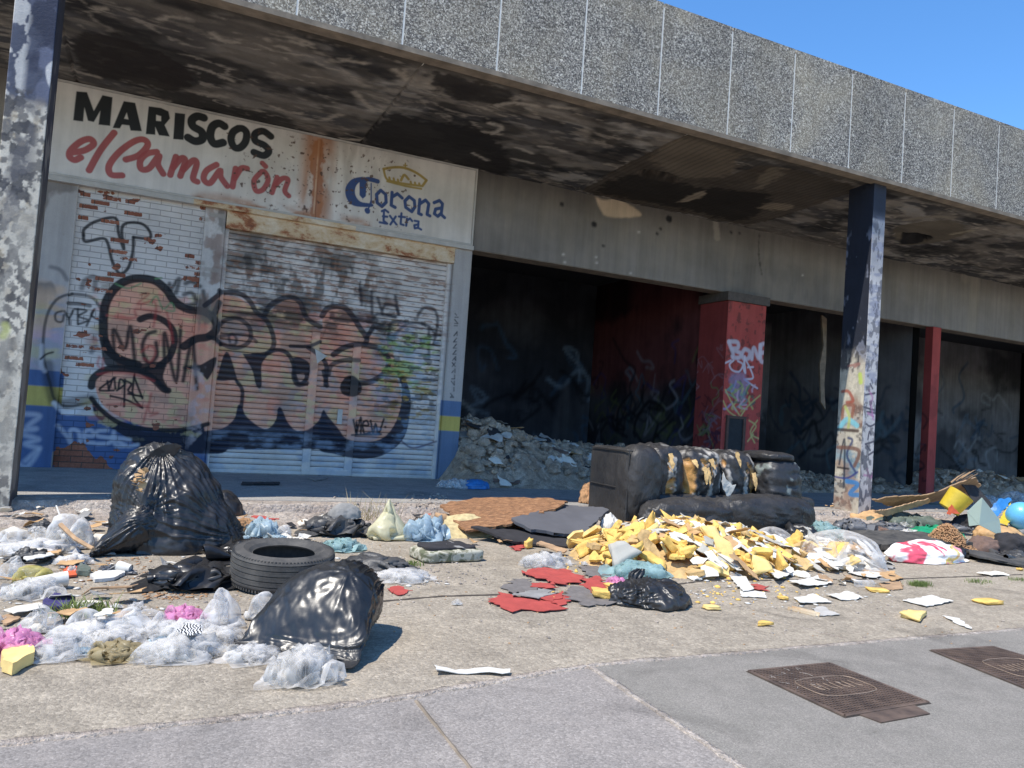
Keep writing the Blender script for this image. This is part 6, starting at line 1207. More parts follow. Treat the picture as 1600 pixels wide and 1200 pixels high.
# ---- boards and papers to the right
PG = 'loose papers and card on the apron'
for k, (pts, mt, lb, z_, cv_) in enumerate((([(1410, 940), (1455, 932), (1490, 942), (1448, 950)], 'white', 'rectangular white card lying flat right of the heap', 0.004, 0.0), ([(1472, 963), (1500, 968), (1518, 985), (1495, 976)], 'white', 'pointed white card sliver nearest the road', 0.004, 0.01), ([(1290, 932), (1325, 927), (1350, 937), (1315, 940)], 'white', 'white card with a bent corner above the rusty metal strip', 0.004, 0.012), ([(1240, 936), (1270, 932), (1300, 943), (1250, 946)], 'white', 'long white card beside the foam crumb', 0.004, 0.01), ([(1325, 898), (1365, 895), (1392, 902), (1360, 906)], 'white', 'thin white card behind the plastic bottle', 0.01, 0.0), ([(1525, 897), (1555, 895), (1578, 900), (1550, 902)], 'offwhite', 'narrow white paper near the tarry strip', 0.004, 0.0), ([(1140, 905), (1165, 905), (1178, 925), (1160, 928)], 'white', 'white card leaning off the front of the foam heap', 0.01, 0.01), ([(1155, 922), (1195, 927), (1198, 936), (1160, 934)], 'white', 'white card flat in front of the foam heap', 0.004, 0.0), ([(678, 1048), (740, 1048), (797, 1052), (796, 1058), (740, 1055), (680, 1056)], 'white', 'long thin white strip alone on the apron near the road', 0.004, 0.02), ([(5, 962), (60, 948), (80, 955), (20, 968)], 'offwhite', 'flat white paper under the purple carton', 0.02, 0.0), ([(1185, 880), (1240, 900), (1215, 915)], 'white', 'white triangular card at the right foot of the heap', 0.03, 0.02), ([(1232, 912), (1285, 905), (1300, 915), (1250, 922)], 'white', 'white curled card next to the clear bag', 0.01, 0.03))):
    psheet('paper', lb, 'paper', pts, 0.003, mt, 540+k, zf=z_, amp=0.016, fr=4, group=PG, res=0.03, curl=cv_, jag=0.2)
psheet('cardboard', 'brown cardboard strip in front of the clear bag', 'cardboard', [(1345, 893), (1370, 889), (1412, 906), (1395, 910)], 0.006, 'card', 560, zf=0.01, amp=0.01)
psheet('cardboard', 'olive brown card lying beside the square foam scrap', 'cardboard', [(1375, 912), (1408, 910), (1410, 922), (1380, 924)], 0.006, 'wood', 561, amp=0.004)
a, b = G(1234, 952), G(1278, 963); q = MB(); dv = (b-a)/np.linalg.norm(b-a); nn = np.array([-dv[1], dv[0], 0])*0.03
q.prism([a+nn, a-nn, b-nn, b+nn], (0, 0, 0.004)); q.prism([a+nn, a+nn*0.85, b+nn*0.85, b+nn][::-1], (0, 0, 0.022)); q.prism([a-nn, b-nn, b-nn*0.85, a-nn*0.85], (0, 0, 0.022))
tag(q.build('metal_channel', M['rust'], None, loc=tuple(a)), 'short rusty metal channel lying nearest the road, right of the heap', 'metal strip')
psheet('metal_sheet', 'thin grey sheet joined to the rusty metal channel', 'metal strip', [(1268, 952), (1285, 950), (1312, 962), (1280, 964)], 0.003, 'metal', 563)
c = G(1353, 918); loft('plastic_bottle', 'crushed clear plastic bottle by the cardboard strips', 'bottle', [(c+np.array([-0.1, 0.02, 0.03]), np.array([0, .012, 0]), UPV*.012), (c+np.array([-0.08, 0.02, 0.03]), np.array([0, .03, 0]), UPV*.028), (c+np.array([0.0, 0.02, 0.03]), np.array([0, .033, 0]), UPV*.024), (c+np.array([0.09, 0.02, 0.03]), np.array([0, .033, 0]), UPV*.028)], 'clear', 564, n=32, amp=0.008, fr=12)
plank('tarry_strip', 'long black rubber strip running to the right edge', 'rubber strip', [(1508, 868, 5.6), (1530, 878, 5.3), (1610, 893, 4.95), (1650, 888, 5.1), (1560, 872, 5.6)], 0.02, 'rubber', 565, zf=0.005, amp=0.02, fr=3, res=0.05)
plank('rubber_strip', 'flattened black strip of tyre behind the printed sack', 'rubber strip', [(1320, 830, 6.6), (1400, 834, 6.3), (1500, 850, 5.9), (1520, 862, 5.7), (1420, 856, 5.8), (1330, 846, 6.1)], 0.06, 'rubber', 566, zf=0.01, amp=0.05, fr=2, res=0.05)
# splintered ply leaning over the yellow tub
plank('plywood', 'broken grey plywood sheet leaning above the yellow tub, with splintered top', 'board', [(1372, 796, 7.6), (1455, 776, 7.4), (1520, 738, 7.4), (1524, 748, 7.7), (1500, 770, 7.9), (1400, 800, 7.9)], 0.014, 'wood', 570, amp=0.02, fr=3, res=0.04)
plank('plywood', 'dark plywood flap folded down behind the yellow tub', 'board', [(1498, 752, 7.5), (1515, 746, 7.6), (1555, 790, 7.3), (1530, 800, 7.2), (1515, 775, 7.4)], 0.012, 'blackcloth', 571, amp=0.02, fr=4, res=0.04)
plank('wooden_slat', 'long grey slat under the broken plywood, pointing left', 'board', [(1365, 800, 7.3), (1450, 778, 7.2), (1452, 783, 7.25), (1385, 806, 7.3)], 0.015, 'wood', 572, amp=0.006)
for k, (x, y) in enumerate(((1500, 742), (1508, 740), (1516, 736), (1512, 742), (1520, 740))):
    p = W(x-14, y+12, 7.45); q_ = W(x+8, y-4+k, 7.4); tag(MB().tube([p, (p+q_)/2+UPV*0.01, q_], [0.012, 0.009, 0.002], 5).build('splinter', M['wood'], None, loc=tuple(p)), 'pale wood splinter sticking up from the broken plywood', 'splinter', 'splinters of the broken plywood')
# tub, ball, shards
def cone(name, label, cat, c, r0_, r1_, h, mat, R3, th=0.006, cut=1.0, n=40, parent=None, wav=0.0):
    V = []; m_ = n if cut >= 1 else int(n*cut)+1
    for r_, z_ in ((r0_, 0), (r1_, h), (r1_-th, h), (r0_-th, th)):
        for k in range(m_): a = 2*PI*k/n; V.append(R3@np.array([r_*math.cos(a), r_*math.sin(a), z_+(wav*math.sin(5*a)*(z_ > th))])+np.array(c))
    F = []
    for j in range(3):
        for k in range(m_ if cut >= 1 else m_-1): F.append((j*m_+k, j*m_+(k+1) % m_, (j+1)*m_+(k+1) % m_, (j+1)*m_+k))
    F.append(tuple(3*m_+k for k in range(m_))) if cut >= 1 else None
    return tag(mesh(name, V, F, M[mat], parent, smooth=False, loc=None if parent else tuple(c)), label, cat)
tb = W(1490, 785, 7.1); cone('tub', 'olive yellow plastic tub tipped on its side under the plywood', 'tub', tb+np.array([-.1, 0, -0.1]), 0.14, 0.17, 0.28, 'yellow', ry(0.5)@rx(0.35))
plank('plastic_shard', 'orange plastic shard at the foot of the yellow tub', 'shard', [(1480, 803, 6.9), (1486, 788, 6.9), (1500, 803, 6.85)], 0.008, 'orange', 575)
def ball(label, px_, py_, Y, r_, mat, seed, cutv=None, name='plastic_ball', cat='ball'):
    V, F = ICO[4]; c = W(px_, py_, Y); c[2] = max(c[2], r_*0.85); N = V@np.array(cutv) if cutv is not None else V[:, 0]*0
    keep = (N < 0.45+0.35*(fbm(V*2.5+seed, seed, 3)-0.5)) if cutv is not None else N < 9
    F2 = F[keep[F].all(1)]; n = len(V); o_ = V*r_; i_ = V*(r_-0.006); ed = {}
    for f in F2:
        for a, b in ((f[0], f[1]), (f[1], f[2]), (f[2], f[0])): ed[(a, b)] = ed.get((a, b), 0)+1
    rim = [(a, b) for (a, b) in ed if (b, a) not in ed]
    FF = [tuple(f) for f in F2]+[tuple(f[::-1]+n) for f in F2]+[(b, a, a+n, b+n) for a, b in rim]
    return tag(mesh(name, np.concatenate([o_, i_])+c, FF, M[mat], None, smooth=False, loc=tuple(c)), label, cat)
ball('broken sky blue plastic ball cut by the right edge', 1596, 806, 6.6, 0.19, 'skyblue', 3, np.array([0.8, -0.35, -0.5])/1.0)
plank('plastic_shard', 'blue curved plastic shard beside the sky blue ball', 'shard', [(1545, 794, 7.0), (1558, 782, 7.0), (1578, 783, 7.0), (1572, 796, 6.9), (1556, 806, 6.8)], 0.006, 'blue', 577, amp=0.02, fr=4, res=0.03)
plank('plastic_shard', 'yellow curved plastic shard right of the blue one', 'shard', [(1572, 796, 6.9), (1577, 784, 7.0), (1582, 800, 6.8), (1575, 816, 6.6), (1558, 812, 6.7)], 0.006, 'yellow', 578, amp=0.02, fr=4, res=0.03)
pbag('plastic_bag', 'white and orange bag behind the blue shard', 'plastic bag', 1528, 1558, 772, 795, 'white_film', 580, zb_=0.15, lv=4)
# frosted sheet folded like a tent
gx = [W(x, y, Y) for x, y, Y in ((1512, 800, 6.3), (1535, 778, 6.4), (1562, 812, 6.2), (1565, 838, 5.9), (1530, 820, 5.95), (1515, 822, 6.0))]
q = MB(); a_, b_, c_, d_, e_, f_ = gx
FFd = [(0, 1, 2, 4), (0, 4, 5), (4, 2, 3)]
root = empty('folded_panel', (*gx[3][:2], 0), 'frosted pale green plastic panel folded like a tent beside the brown shavings', 'plastic panel')
MB().prism([a_, b_, c_, e_], (0.0, 0.01, 0.004)).build('top_fold', M['glassy'], root); MB().prism([a_, e_, f_], (0.004, 0.01, 0)).build('side_fold', M['glassy'], root); MB().prism([e_, c_, d_], (0.0, 0.01, 0.0)).build('front_fold', M['glassy'], root)
# ---- crumpled bags, from the photograph's outlines
T_ = [
 ('plastic_bag', 'big clear plastic bag with faint print, right foot of the foam heap', 'plastic bag', 1250, 1376, 826, 896, 'clear', 601, dict(pr='tall', lv=6, fr=2.6, amp=0.4, dr=0.8)),
 ('sack', 'pink and white printed plastic sack lying flat behind the grass', 'sack', 1376, 1510, 843, 882, 'sack', 602, dict(lv=6, amp=0.3, dr=0.45, fr=2)),
 ('plastic_bag', 'teal and white bag just right of the burnt sofa seat', 'plastic bag', 1258, 1310, 812, 842, 'teal_film', 603, {}),
 ('plastic_bag', 'grey plastic bag right of the teal bag, under the column', 'plastic bag', 1306, 1352, 808, 832, 'grey_film', 604, {}),
 ('plastic_bag', 'bright green plastic bag left of the brown shavings', 'plastic bag', 1424, 1486, 817, 846, 'green_film', 605, {}),
 ('plastic_bag', 'greyish green bag in front of the plywood slat', 'plastic bag', 1384, 1452, 799, 829, 'green2_film', 606, {}),
 ('plastic_bag', 'yellow green snack bag above the brown shavings', 'plastic bag', 1448, 1494, 798, 813, 'ygreen_film', 607, {}),
 ('plastic_bag', 'slate grey bag between the column and the green bag', 'plastic bag', 1360, 1412, 815, 832, 'grey_film', 608, {}),
 ('cardboard_box', 'squashed brown cardboard box just right of the column base', 'box', 1332, 1388, 795, 820, 'card', 609, dict(lump=0.1, amp=0.25)),
 ('cloth', 'heap of black clothing at the right edge', 'clothing', 1550, 1620, 832, 872, 'blackcloth', 610, {}),
 ('cloth', 'dark cloth bundle behind the frosted panel', 'clothing', 1490, 1530, 802, 830, 'blackcloth', 611, {}),
 ('plastic_bag', 'white and yellow tied bag in the middle of the foam heap', 'plastic bag', 1144, 1180, 858, 894, 'yellow_film', 612, dict(dr=0.9)),
 ('plastic_bag', 'clear wrapper caught at the right top of the foam heap', 'plastic bag', 1172, 1240, 822, 868, 'clear', 613, {}),
 ('plastic_bag', 'pale teal plastic wrapper above the knotted black bag', 'plastic bag', 955, 1040, 874, 908, 'teal_film', 614, dict(fr=5)),
 ('plastic_bag', 'pink plastic scrap left of the knotted black bag', 'plastic bag', 945, 985, 900, 925, 'pink_film', 615, {}),
 ('plastic_bag', 'small white bag at the left top of the foam heap', 'plastic bag', 936, 970, 800, 836, 'white', 616, {}),
 ('plastic_bag', 'thin clear film left of the foam heap', 'plastic bag', 815, 880, 858, 888, 'clear', 617, dict(lump=0.3)),
 ('kraft_paper', 'crumpled brown paper mound behind the left arm of the sofa', 'paper', 905, 942, 752, 788, 'brownpaper', 618, dict(zb_=0.15, amp=0.6, fr=6, lv=5)),
 ('plastic_bag', 'pale yellow knotted bag standing by the kerb', 'plastic bag', 574, 642, 790, 846, 'yellow_film', 620, dict(pr='tall', dr=0.8, tip=0.5, lv=6, fr=3, amp=0.35)),
 ('plastic_bag', 'white and blue shredded plastic right of the pale yellow bag', 'plastic bag', 632, 692, 800, 846, 'blue_film', 621, dict(fr=6, amp=0.6)),
 ('bin_bag', 'crumpled black bag by the kerb left of the pale yellow bag', 'bin bag', 474, 578, 796, 838, 'blackbag2', 622, dict(pr='soft', lv=6, fr=4.5, amp=0.6)),
 ('hat', 'grey brimmed hat resting on the crumpled black bag', 'hat', 512, 562, 785, 812, 'greycloth', 623, dict(zb_=0.14, lump=0.2, amp=0.15)),
 ('plastic_bag', 'torn turquoise bag behind the flat grey bag', 'plastic bag', 498, 562, 839, 863, 'teal_film', 624, {}),
 ('bin_bag', 'flattened dark grey bag right of the tyre', 'bin bag', 512, 634, 862, 894, 'blackbag2', 625, dict(pr='soft', lv=6, fr=4, amp=0.6, lump=0.6, dr=0.6)),
 ('plastic_bag', 'pale blue bag between the big torn bag and the tyre', 'plastic bag', 384, 434, 806, 842, 'blue_film', 626, {}),
 ('plastic_bag', 'small clear bag right of the pale blue bag', 'plastic bag', 428, 456, 820, 842, 'white_film', 627, {}),
 ('bin_bag', 'flat dull black sheet bag spread left of the tyre', 'bin bag', 228, 388, 868, 921, 'blackbag', 628, dict(pr='soft', lv=6, fr=2.6, amp=0.5, lump=0.5, dr=0.75)),
 ('bin_bag', 'black bag bunched between the huge torn bag and the tyre', 'bin bag', 330, 440, 838, 880, 'blackbag', 629, dict(pr='soft', lv=6, fr=3, amp=0.5)),
 ('plastic_bag', 'heap of clear plastic sheeting left of the huge torn bag', 'plastic bag', 65, 152, 803, 862, 'white_film', 630, dict(lv=6, amp=0.5, dr=0.9)),
 ('plastic_bag', 'white grocery bag with green stripes at the far left', 'plastic bag', -10, 48, 824, 850, 'white_film', 631, {}),
 ('plastic_bag', 'clear bag with red and green print behind the wooden stick', 'plastic bag', 40, 90, 822, 856, 'clear', 632, {}),
 ('bin_bag', 'small wrinkled black bag left of the brown chip', 'bin bag', 14, 72, 853, 880, 'blackbag2', 633, dict(pr='soft', fr=6, amp=0.6)),
 ('bin_bag', 'thin black strip of bag above the wrinkled black bag', 'bin bag', 48, 84, 812, 828, 'blackbag2', 634, {}),
 ('plastic_bag', 'clear bag at the left edge above the yellow wrapper', 'plastic bag', -10, 44, 868, 906, 'clear', 635, {}),
 ('plastic_bag', 'translucent yellow wrapper beside the white cup', 'plastic bag', 14, 94, 884, 921, 'ygreen_film', 636, dict(fr=5)),
 ('plastic_bag', 'white wrapper under the left end of the huge bag', 'plastic bag', 90, 140, 862, 884, 'white_film', 637, {}),
 ('plastic_bag', 'clear bluish bag in front of the purple carton', 'plastic bag', 30, 102, 944, 992, 'clear', 638, dict(amp=0.5)),
 ('plastic_bag', 'bright pink plastic bag at the left edge', 'plastic bag', -30, 62, 978, 1032, 'pink_film', 639, dict(lv=6, lump=0.4)),
 ('plastic_bag', 'small milky bag right of the grass tuft', 'plastic bag', 104, 162, 950, 985, 'white_film', 640, {}),
 ('plastic_bag', 'milky white bag behind the tan bag, left of the pink scrap', 'plastic bag', 150, 240, 948, 996, 'white_film', 641, dict(amp=0.5)),
 ('plastic_bag', 'greyish clear bag touching the pink scrap', 'plastic bag', 205, 268, 952, 990, 'clear', 642, dict(amp=0.5)),
 ('plastic_bag', 'magenta plastic scrap left of the round milky bag', 'plastic bag', 246, 318, 944, 982, 'pink_film', 643, dict(amp=0.5)),
 ('plastic_bag', 'tall round milky bag left of the plump black bag', 'plastic bag', 312, 382, 918, 986, 'white_film', 644, dict(lv=6, dr=0.9, lump=0.3)),
 ('plastic_bag', 'clear bag squeezed between the tyre and the plump black bag', 'plastic bag', 382, 430, 925, 972, 'white_film', 645, {}),
 ('plastic_bag', 'long flat clear bag left of the tan bag', 'plastic bag', 50, 150, 986, 1036, 'clear', 646, dict(lv=6, amp=0.5)),
 ('plastic_bag', 'tan translucent bag in the middle of the clear bags', 'plastic bag', 128, 224, 1000, 1036, 'tan_film', 647, dict(lv=6)),
 ('plastic_bag', 'clear bag behind the tan bag', 'plastic bag', 130, 215, 978, 1012, 'clear', 648, dict(amp=0.5)),
 ('plastic_bag', 'wide clear bag under the zebra print paper', 'plastic bag', 220, 342, 984, 1036, 'clear', 649, dict(lv=6, amp=0.5)),
 ('plastic_bag', 'clear bag between the zebra print and the round milky bag', 'plastic bag', 250, 330, 965, 1004, 'white_film', 650, dict(amp=0.5)),
 ('bubble_wrap', 'crumpled flat bubble wrap left of the shiny wrap in front', 'bubble wrap', 340, 438, 1005, 1040, 'clear', 651, dict(lv=6, fr=5, dr=0.6)),
 ('bubble_wrap', 'shiny bubble wrap crumpled in front of the plump black bag', 'bubble wrap', 412, 522, 1002, 1076, 'clear', 652, dict(lv=6, fr=4, amp=0.6, dr=0.6, pr='open')),
 ('plastic_bag', 'small clear scrap alone on the apron joint', 'plastic bag', 703, 722, 936, 947, 'clear', 653, dict(lv=4)),
 ('plastic_bag', 'thin clear film right of the dark grey bag', 'plastic bag', 580, 672, 888, 912, 'clear', 654, dict(lump=0.2)),
 ('kraft_paper', 'crumpled brown paper scraps beside the huge torn bag', 'paper', 350, 400, 808, 838, 'brownpaper', 655, dict(fr=6, amp=0.7)),
]
for nm, lb, ct, x0, x1, yt, yb, mt, sd, kw in T_: pbag(nm, lb, ct, x0, x1, yt, yb, mt, sd, **{**dict(lv=5, amp=0.45, fr=3.4), **kw})
# ---- small solid things on the left
c = G(78, 926); root = empty('plastic_cup', (*c[:2], 0), 'white disposable cup lying beside the yellow wrapper', 'cup')
cone('cup_wall', None, None, c+np.array([-0.09, 0.06, 0.045]), 0.032, 0.045, 0.17, 'white', rotz(0.25)@ry(1.5), parent=root); 
c = G(198, 900); root = empty('paper_cup', (*c[:2], 0), 'small paper cup on its side below the huge torn bag', 'cup')
cone('cup_wall', None, None, c+np.array([0.02, 0.05, 0.035]), 0.026, 0.036, 0.09, 'white', rotz(2.6)@ry(1.45), parent=root)
psheet('tray', 'flat white foam tray below the huge torn bag', 'tray', [(140, 903), (152, 897), (190, 893), (195, 900), (178, 908), (148, 911)], 0.02, 'white', 701, amp=0.004)
psheet('paper', 'folded white paper left of the paper cup', 'paper', [(165, 895), (172, 882), (184, 886), (182, 896)], 0.004, 'offwhite', 702, amp=0.02, group=PG)
psheet('plastic_fragment', 'orange plastic fragment left of the green carton', 'fragment', [(98, 897), (104, 890), (120, 889), (119, 903), (104, 905)], 0.012, 'orange', 703, amp=0.01)
psheet('carton', 'small dark green carton between the orange fragment and the tray', 'carton', [(118, 900), (124, 886), (140, 894), (138, 902)], 0.03, 'green2_film', 704, amp=0.006)
c = G(90, 958); psheet('carton', 'purple printed carton above the grass tuft', 'carton', [(66, 950), (84, 938), (116, 945), (100, 960), (76, 962)], 0.02, 'purple', 705, zf=0.02, amp=0.01)
psheet('cardboard', 'tan cardboard flap leaning on the huge torn bag', 'cardboard', [(142, 822), (172, 800), (176, 812), (165, 824)], 0.006, 'card', 706, zf=0.03, amp=0.01)
psheet('cardboard', 'brown chip of board left of the huge torn bag', 'cardboard', [(68, 866), (80, 860), (95, 862), (92, 872), (72, 873)], 0.012, 'card', 707, zf=0.02, amp=0.006)
psheet('cardboard', 'brown wet cardboard at the left edge above the pink bag', 'cardboard', [(-10, 972), (18, 962), (32, 968), (10, 980)], 0.01, 'wood', 708, amp=0.01)
psheet('paper', 'long white strip under the yellow wrapper', 'paper', [(35, 885), (78, 875), (84, 880), (40, 890)], 0.006, 'white', 709, zf=0.05, amp=0.01, group=PG)
psheet('paper', 'zebra printed paper scrap on the wide clear bag', 'paper', [(272, 1022), (290, 1008), (312, 1012), (312, 1026), (290, 1030)], 0.003, 'zebra', 710, zf=0.10, amp=0.012, fr=8)
psheet('paper', 'cream paper scrap lying on the clear bags', 'paper', [(142, 996), (160, 984), (174, 984), (172, 992)], 0.003, 'offwhite', 711, zf=0.1, amp=0.01, group=PG)
tag(MB().tube([W(95, 820, 6.5), W(118, 842, 6.25), W(146, 858, 6.0)], [0.018, 0.016, 0.014], 7).build('stick', M['wood'], None, loc=tuple(G(146, 860))), 'straight grey wooden stick lying on the clear sheeting', 'stick')
tag(MB().tube([G(128, 932)+UPV*.01, G(142, 925)+UPV*.02, G(170, 922)+UPV*.015, G(205, 922)+UPV*.02, G(232, 914)+UPV*.02], [0.004, 0.007, 0.008, 0.008, 0.005], 6).build('branch', M['wood'], None, loc=tuple(G(170, 922))), 'thin curved dry branch in front of the white tray', 'branch')
tag(MB().tube([W(88, 790, 7.0), W(96, 812, 6.9), W(92, 815, 6.88)], 0.006, 6).build('wire', M['white'], None, loc=tuple(G(92, 830))), 'thin white plastic strap sticking out of the clear sheeting', 'strap')
c = G(565, 892); cone('bottle_cap', 'short dark blue bottle with silver label beside the dark grey bag', 'bottle', c+np.array([0.03, 0.05, 0.022]), 0.024, 0.026, 0.05, 'purple', rotz(0.1)@ry(1.57)); psheet('label_strip', 'silver label scrap left of the dark blue bottle', 'label', [(545, 888), (566, 885), (568, 892), (548, 895)], 0.01, 'white', 713, zf=0.02)
for k, (pts, mt, lb) in enumerate((([(335, 848), (352, 838), (372, 845), (352, 852)], 'wood', 'broken wood lath right of the huge torn bag'), ([(352, 828), (382, 808), (388, 811), (358, 832)], 'wood', 'thin wood lath pointing at the orange tile'), ([(392, 815), (430, 812), (436, 820), (400, 822)], 'redvinyl', 'reddish brick tile behind the pale blue bag'), ([(430, 862), (470, 850), (478, 858), (440, 868)], 'offwhite', 'cream card behind the tyre'), ([(330, 745), (336, 800), (341, 800), (336, 748)], 'white', ''), )):
    if lb: psheet('scrap', lb, 'scrap', pts, 0.015, mt, 720+k, zf=0.04, amp=0.006)
# ---- interior rubble
def mound(name, label, x0, x1, y0, y1, hf, seed, n=160, mat='rubble', z0=0.14):
    X, Yg = np.meshgrid(np.linspace(x0, x1, n), np.linspace(y0, y1, n), indexing='ij'); P3 = np.stack([X*1.0, Yg, X*0], -1)
    e = np.clip(np.minimum(np.minimum(X-x0, x1-X)/0.4, np.minimum(Yg-y0, y1-Yg)/0.3), 0, 1)
    Z = hf(X, Yg)*e*(0.7+0.6*fbm(P3*1.7, seed, 3)); Z = Z+e*(0.20*np.abs(crumple(P3*1.0, 4, seed, 8))+0.09*np.abs(crumple(P3, 13, seed+2, 8)))*(Z > 0.01)+z0-0.02*(1-e)
    return tag(mesh(name, np.stack([X, Yg, Z], -1).reshape(-1, 3), gridfaces(n, n), M[mat], loc=((x0+x1)/2, (y0+y1)/2, z0)), label, 'rubble', kind='stuff'), lambda x, y: float(np.interp(0, [0], [0]))
g = lambda x, y, cx, cy, sx_, sy_: np.exp(-((x-cx)/sx_)**2-((y-cy)/sy_)**2)
H1 = lambda x, y: 0.72*g(x, y, 4.75, 12.0, 1.0, 1.0)+0.45*g(x, y, 6.4, 12.1, 1.5, 0.9)+0.45*g(x, y, 8.2, 12.6, 1.3, 0.9)+0.3*g(x, y, 5.6, 11.0, 1.4, 0.7)
mound('rubble_pile', 'grey rubble and plaster heap spilling out of the open bay', 4.0, 9.4, 10.2, 14.5, H1, 801)
H2 = lambda x, y: 0.5*g(x, y, 11.0, 11.8, 0.8, 0.8)+0.2*g(x, y, 13, 13, 2, 1.0)
mound('rubble_pile', 'grey rubble pile in the bay behind the right end of the sofa', 10.2, 14.9, 10.9, 14.5, H2, 802)
H3 = lambda x, y: 0.35*g(x, y, 17.5, 12.5, 2.2, 1.0)+0.25*g(x, y, 20, 12.5, 2.4, 1.0)
mound('rubble_pile', 'low rubble bed across the last open bay at right', 14.6, 23, 11.2, 15, H3, 803)
# broken lumps over the rubble, one mass nobody could count
q = MB(); r_ = random.Random(5); V1, F1 = ICO[1]
def lump(q, x, y, z, s_):
    R3 = rotz(r_.uniform(0, 6))@rx(r_.uniform(0, 6)); P = V1*np.array([s_, s_*r_.uniform(0.5, 1), s_*r_.uniform(0.3, 0.8)])*(1+0.3*(np.array([r_.random() for _ in V1])-0.5))[:, None]; q.add(P@R3.T+np.array([x, y, z]), [tuple(f) for f in F1])
for Hf, x0, x1, y0, y1, n_ in ((H1, 4.3, 9.2, 10.5, 13.6, 1700), (H2, 10.4, 14.6, 11.1, 13.5, 350), (H3, 14.9, 22.5, 11.4, 14.2, 450)):
    for _ in range(n_):
        x, y = r_.uniform(x0, x1), r_.uniform(y0, y1); lump(q, x, y, 0.17+Hf(np.array(x), np.array(y))*1.0+0.02, r_.choice([0.03, 0.04, 0.06, 0.09, 0.14]))
tag(q.build('broken_lumps', M['rubble'], None, loc=(6, 11, 0)), 'broken lumps of plaster and brick strewn over the indoor rubble', 'rubble', kind='stuff')
# things on the rubble
def isheet(name, label, cat, pts, Y, mat, seed, amp=0.05, tilt=0.5, fr=3, th=0.01):
    P = [W(x, y, Y+(pts[0][1]*0+max(p[1] for p in pts)-y)*0.012*tilt) for x, y in pts]; return sheet(name, label, cat, P, th, mat, seed, amp=amp, fr=fr, res=0.05)
isheet('cloth', 'brown blanket draped over the middle of the rubble', 'cloth', [(755, 720), (780, 708), (830, 705), (850, 716), (830, 738), (790, 728), (765, 730)], 10.6, 'browncloth', 811, tilt=2.5)
isheet('cloth', 'brown rag hanging down the front of the rubble', 'cloth', [(790, 730), (830, 735), (810, 755), (770, 752)], 10.3, 'browncloth', 812, tilt=2)
isheet('cloth', 'grey canvas draped over the top of the rubble beside the post', 'cloth', [(715, 672), (745, 655), (765, 662), (778, 688), (750, 680), (712, 682)], 11.2, 'greycloth', 813, tilt=2)
isheet('cardboard', 'grey cardboard box flap standing on the rubble ridge', 'cardboard', [(845, 676), (860, 685), (878, 697), (850, 700), (838, 690)], 11.6, 'greycloth', 814, tilt=1)
isheet('cardboard', 'pale cardboard square beside the grey flap on the ridge', 'cardboard', [(812, 690), (835, 682), (848, 694), (830, 700)], 11.6, 'card', 815, tilt=1)
isheet('paper', 'white paper scrap upright at the foot of the rubble', 'paper', [(778, 742), (782, 758), (800, 758)], 10.2, 'offwhite', 816, tilt=1, amp=0.02)
isheet('cloth', 'pale cloth in the middle of the rubble front', 'cloth', [(812, 735), (835, 730), (855, 745), (845, 756), (815, 750)], 10.4, 'greycloth', 817, tilt=2)
isheet('plaster_slab', 'white plaster slab sloping on the right part of the rubble', 'plaster', [(835, 702), (862, 706), (880, 722), (860, 722)], 11.3, 'white', 818, tilt=2, amp=0.02)
pbag('plastic_bag', 'blue and white plastic bag at the foot of the rubble', 'plastic bag', 722, 762, 748, 765, 'blue', 820, zb_=0.15, lump=0.3); pbag('plastic_bag', 'white plastic bag left of the blue bag by the painted post', 'plastic bag', 688, 728, 745, 764, 'white_film', 821, zb_=0.15)
o = bag('plastic_bag', 'blue and yellow bag on the rubble ridge', 'plastic bag', W(815, 690, 11.5)[:2], (0.35, 0.3, 0.2), 'blue', 822, z0=float(W(815, 697, 11.5)[2]))
psheet('metal_bar', 'thin black bar lying on the walkway by the shutter', 'bar', [(378, 756), (436, 756), (436, 759), (378, 759)], 0.02, 'blackcloth', 823, z=0.15)
psheet('paper', 'pale scrap of paper at the shutter threshold', 'paper', [(480, 748), (500, 744), (512, 748), (492, 753)], 0.01, 'greycloth', 824, z=0.15, group=PG)
# ---- loose gravel, crumbs, leaves, weeds
def scatter(name, label, cat, regions, n, s0, s1, mat, seed, flat=1.0):
    q = []; Fq = []; rs_ = np.random.RandomState(seed); V1, F1 = ICO[1]; tot = 0
    for _ in range(n):
        (xa, xb, ya, yb) = regions[rs_.randint(len(regions))]; p = G(rs_.uniform(xa, xb), rs_.uniform(ya, yb)); s_ = s0+(s1-s0)*rs_.rand()**2.5
        P = V1*np.array([s_, s_*(0.5+0.5*rs_.rand()), s_*(0.3+0.4*rs_.rand())*flat])*(0.75+0.5*rs_.rand(len(V1)))[:, None]; P = P@rotz(rs_.rand()*6).T
        zz_ = float(gz(p[0], p[1])); q.append(P+np.array([p[0], p[1], zz_+s_*0.2])); Fq.append(F1+tot); tot += len(V1)
    return tag(mesh(name, np.concatenate(q), np.concatenate(Fq), M[mat], loc=tuple(G(800, 900))), label, cat, kind='stuff')
scatter('gravel', 'loose pale grit and crumbs scattered over the apron', 'gravel', [(0, 1600, 835, 1000), (0, 700, 840, 960), (620, 760, 870, 915), (1050, 1400, 900, 960)], 1500, 0.003, 0.016, 'kerb', 1)
scatter('gravel', 'dark grit and crumbs scattered over the apron', 'gravel', [(0, 1600, 840, 1010), (100, 700, 850, 950)], 700, 0.003, 0.012, 'wood', 2)
scatter('rubble_bits', 'small bits of plaster lying along the broken kerb', 'rubble', [(0, 700, 795, 850), (1240, 1600, 800, 840), (640, 700, 790, 830)], 500, 0.008, 0.035, 'kerb', 3)
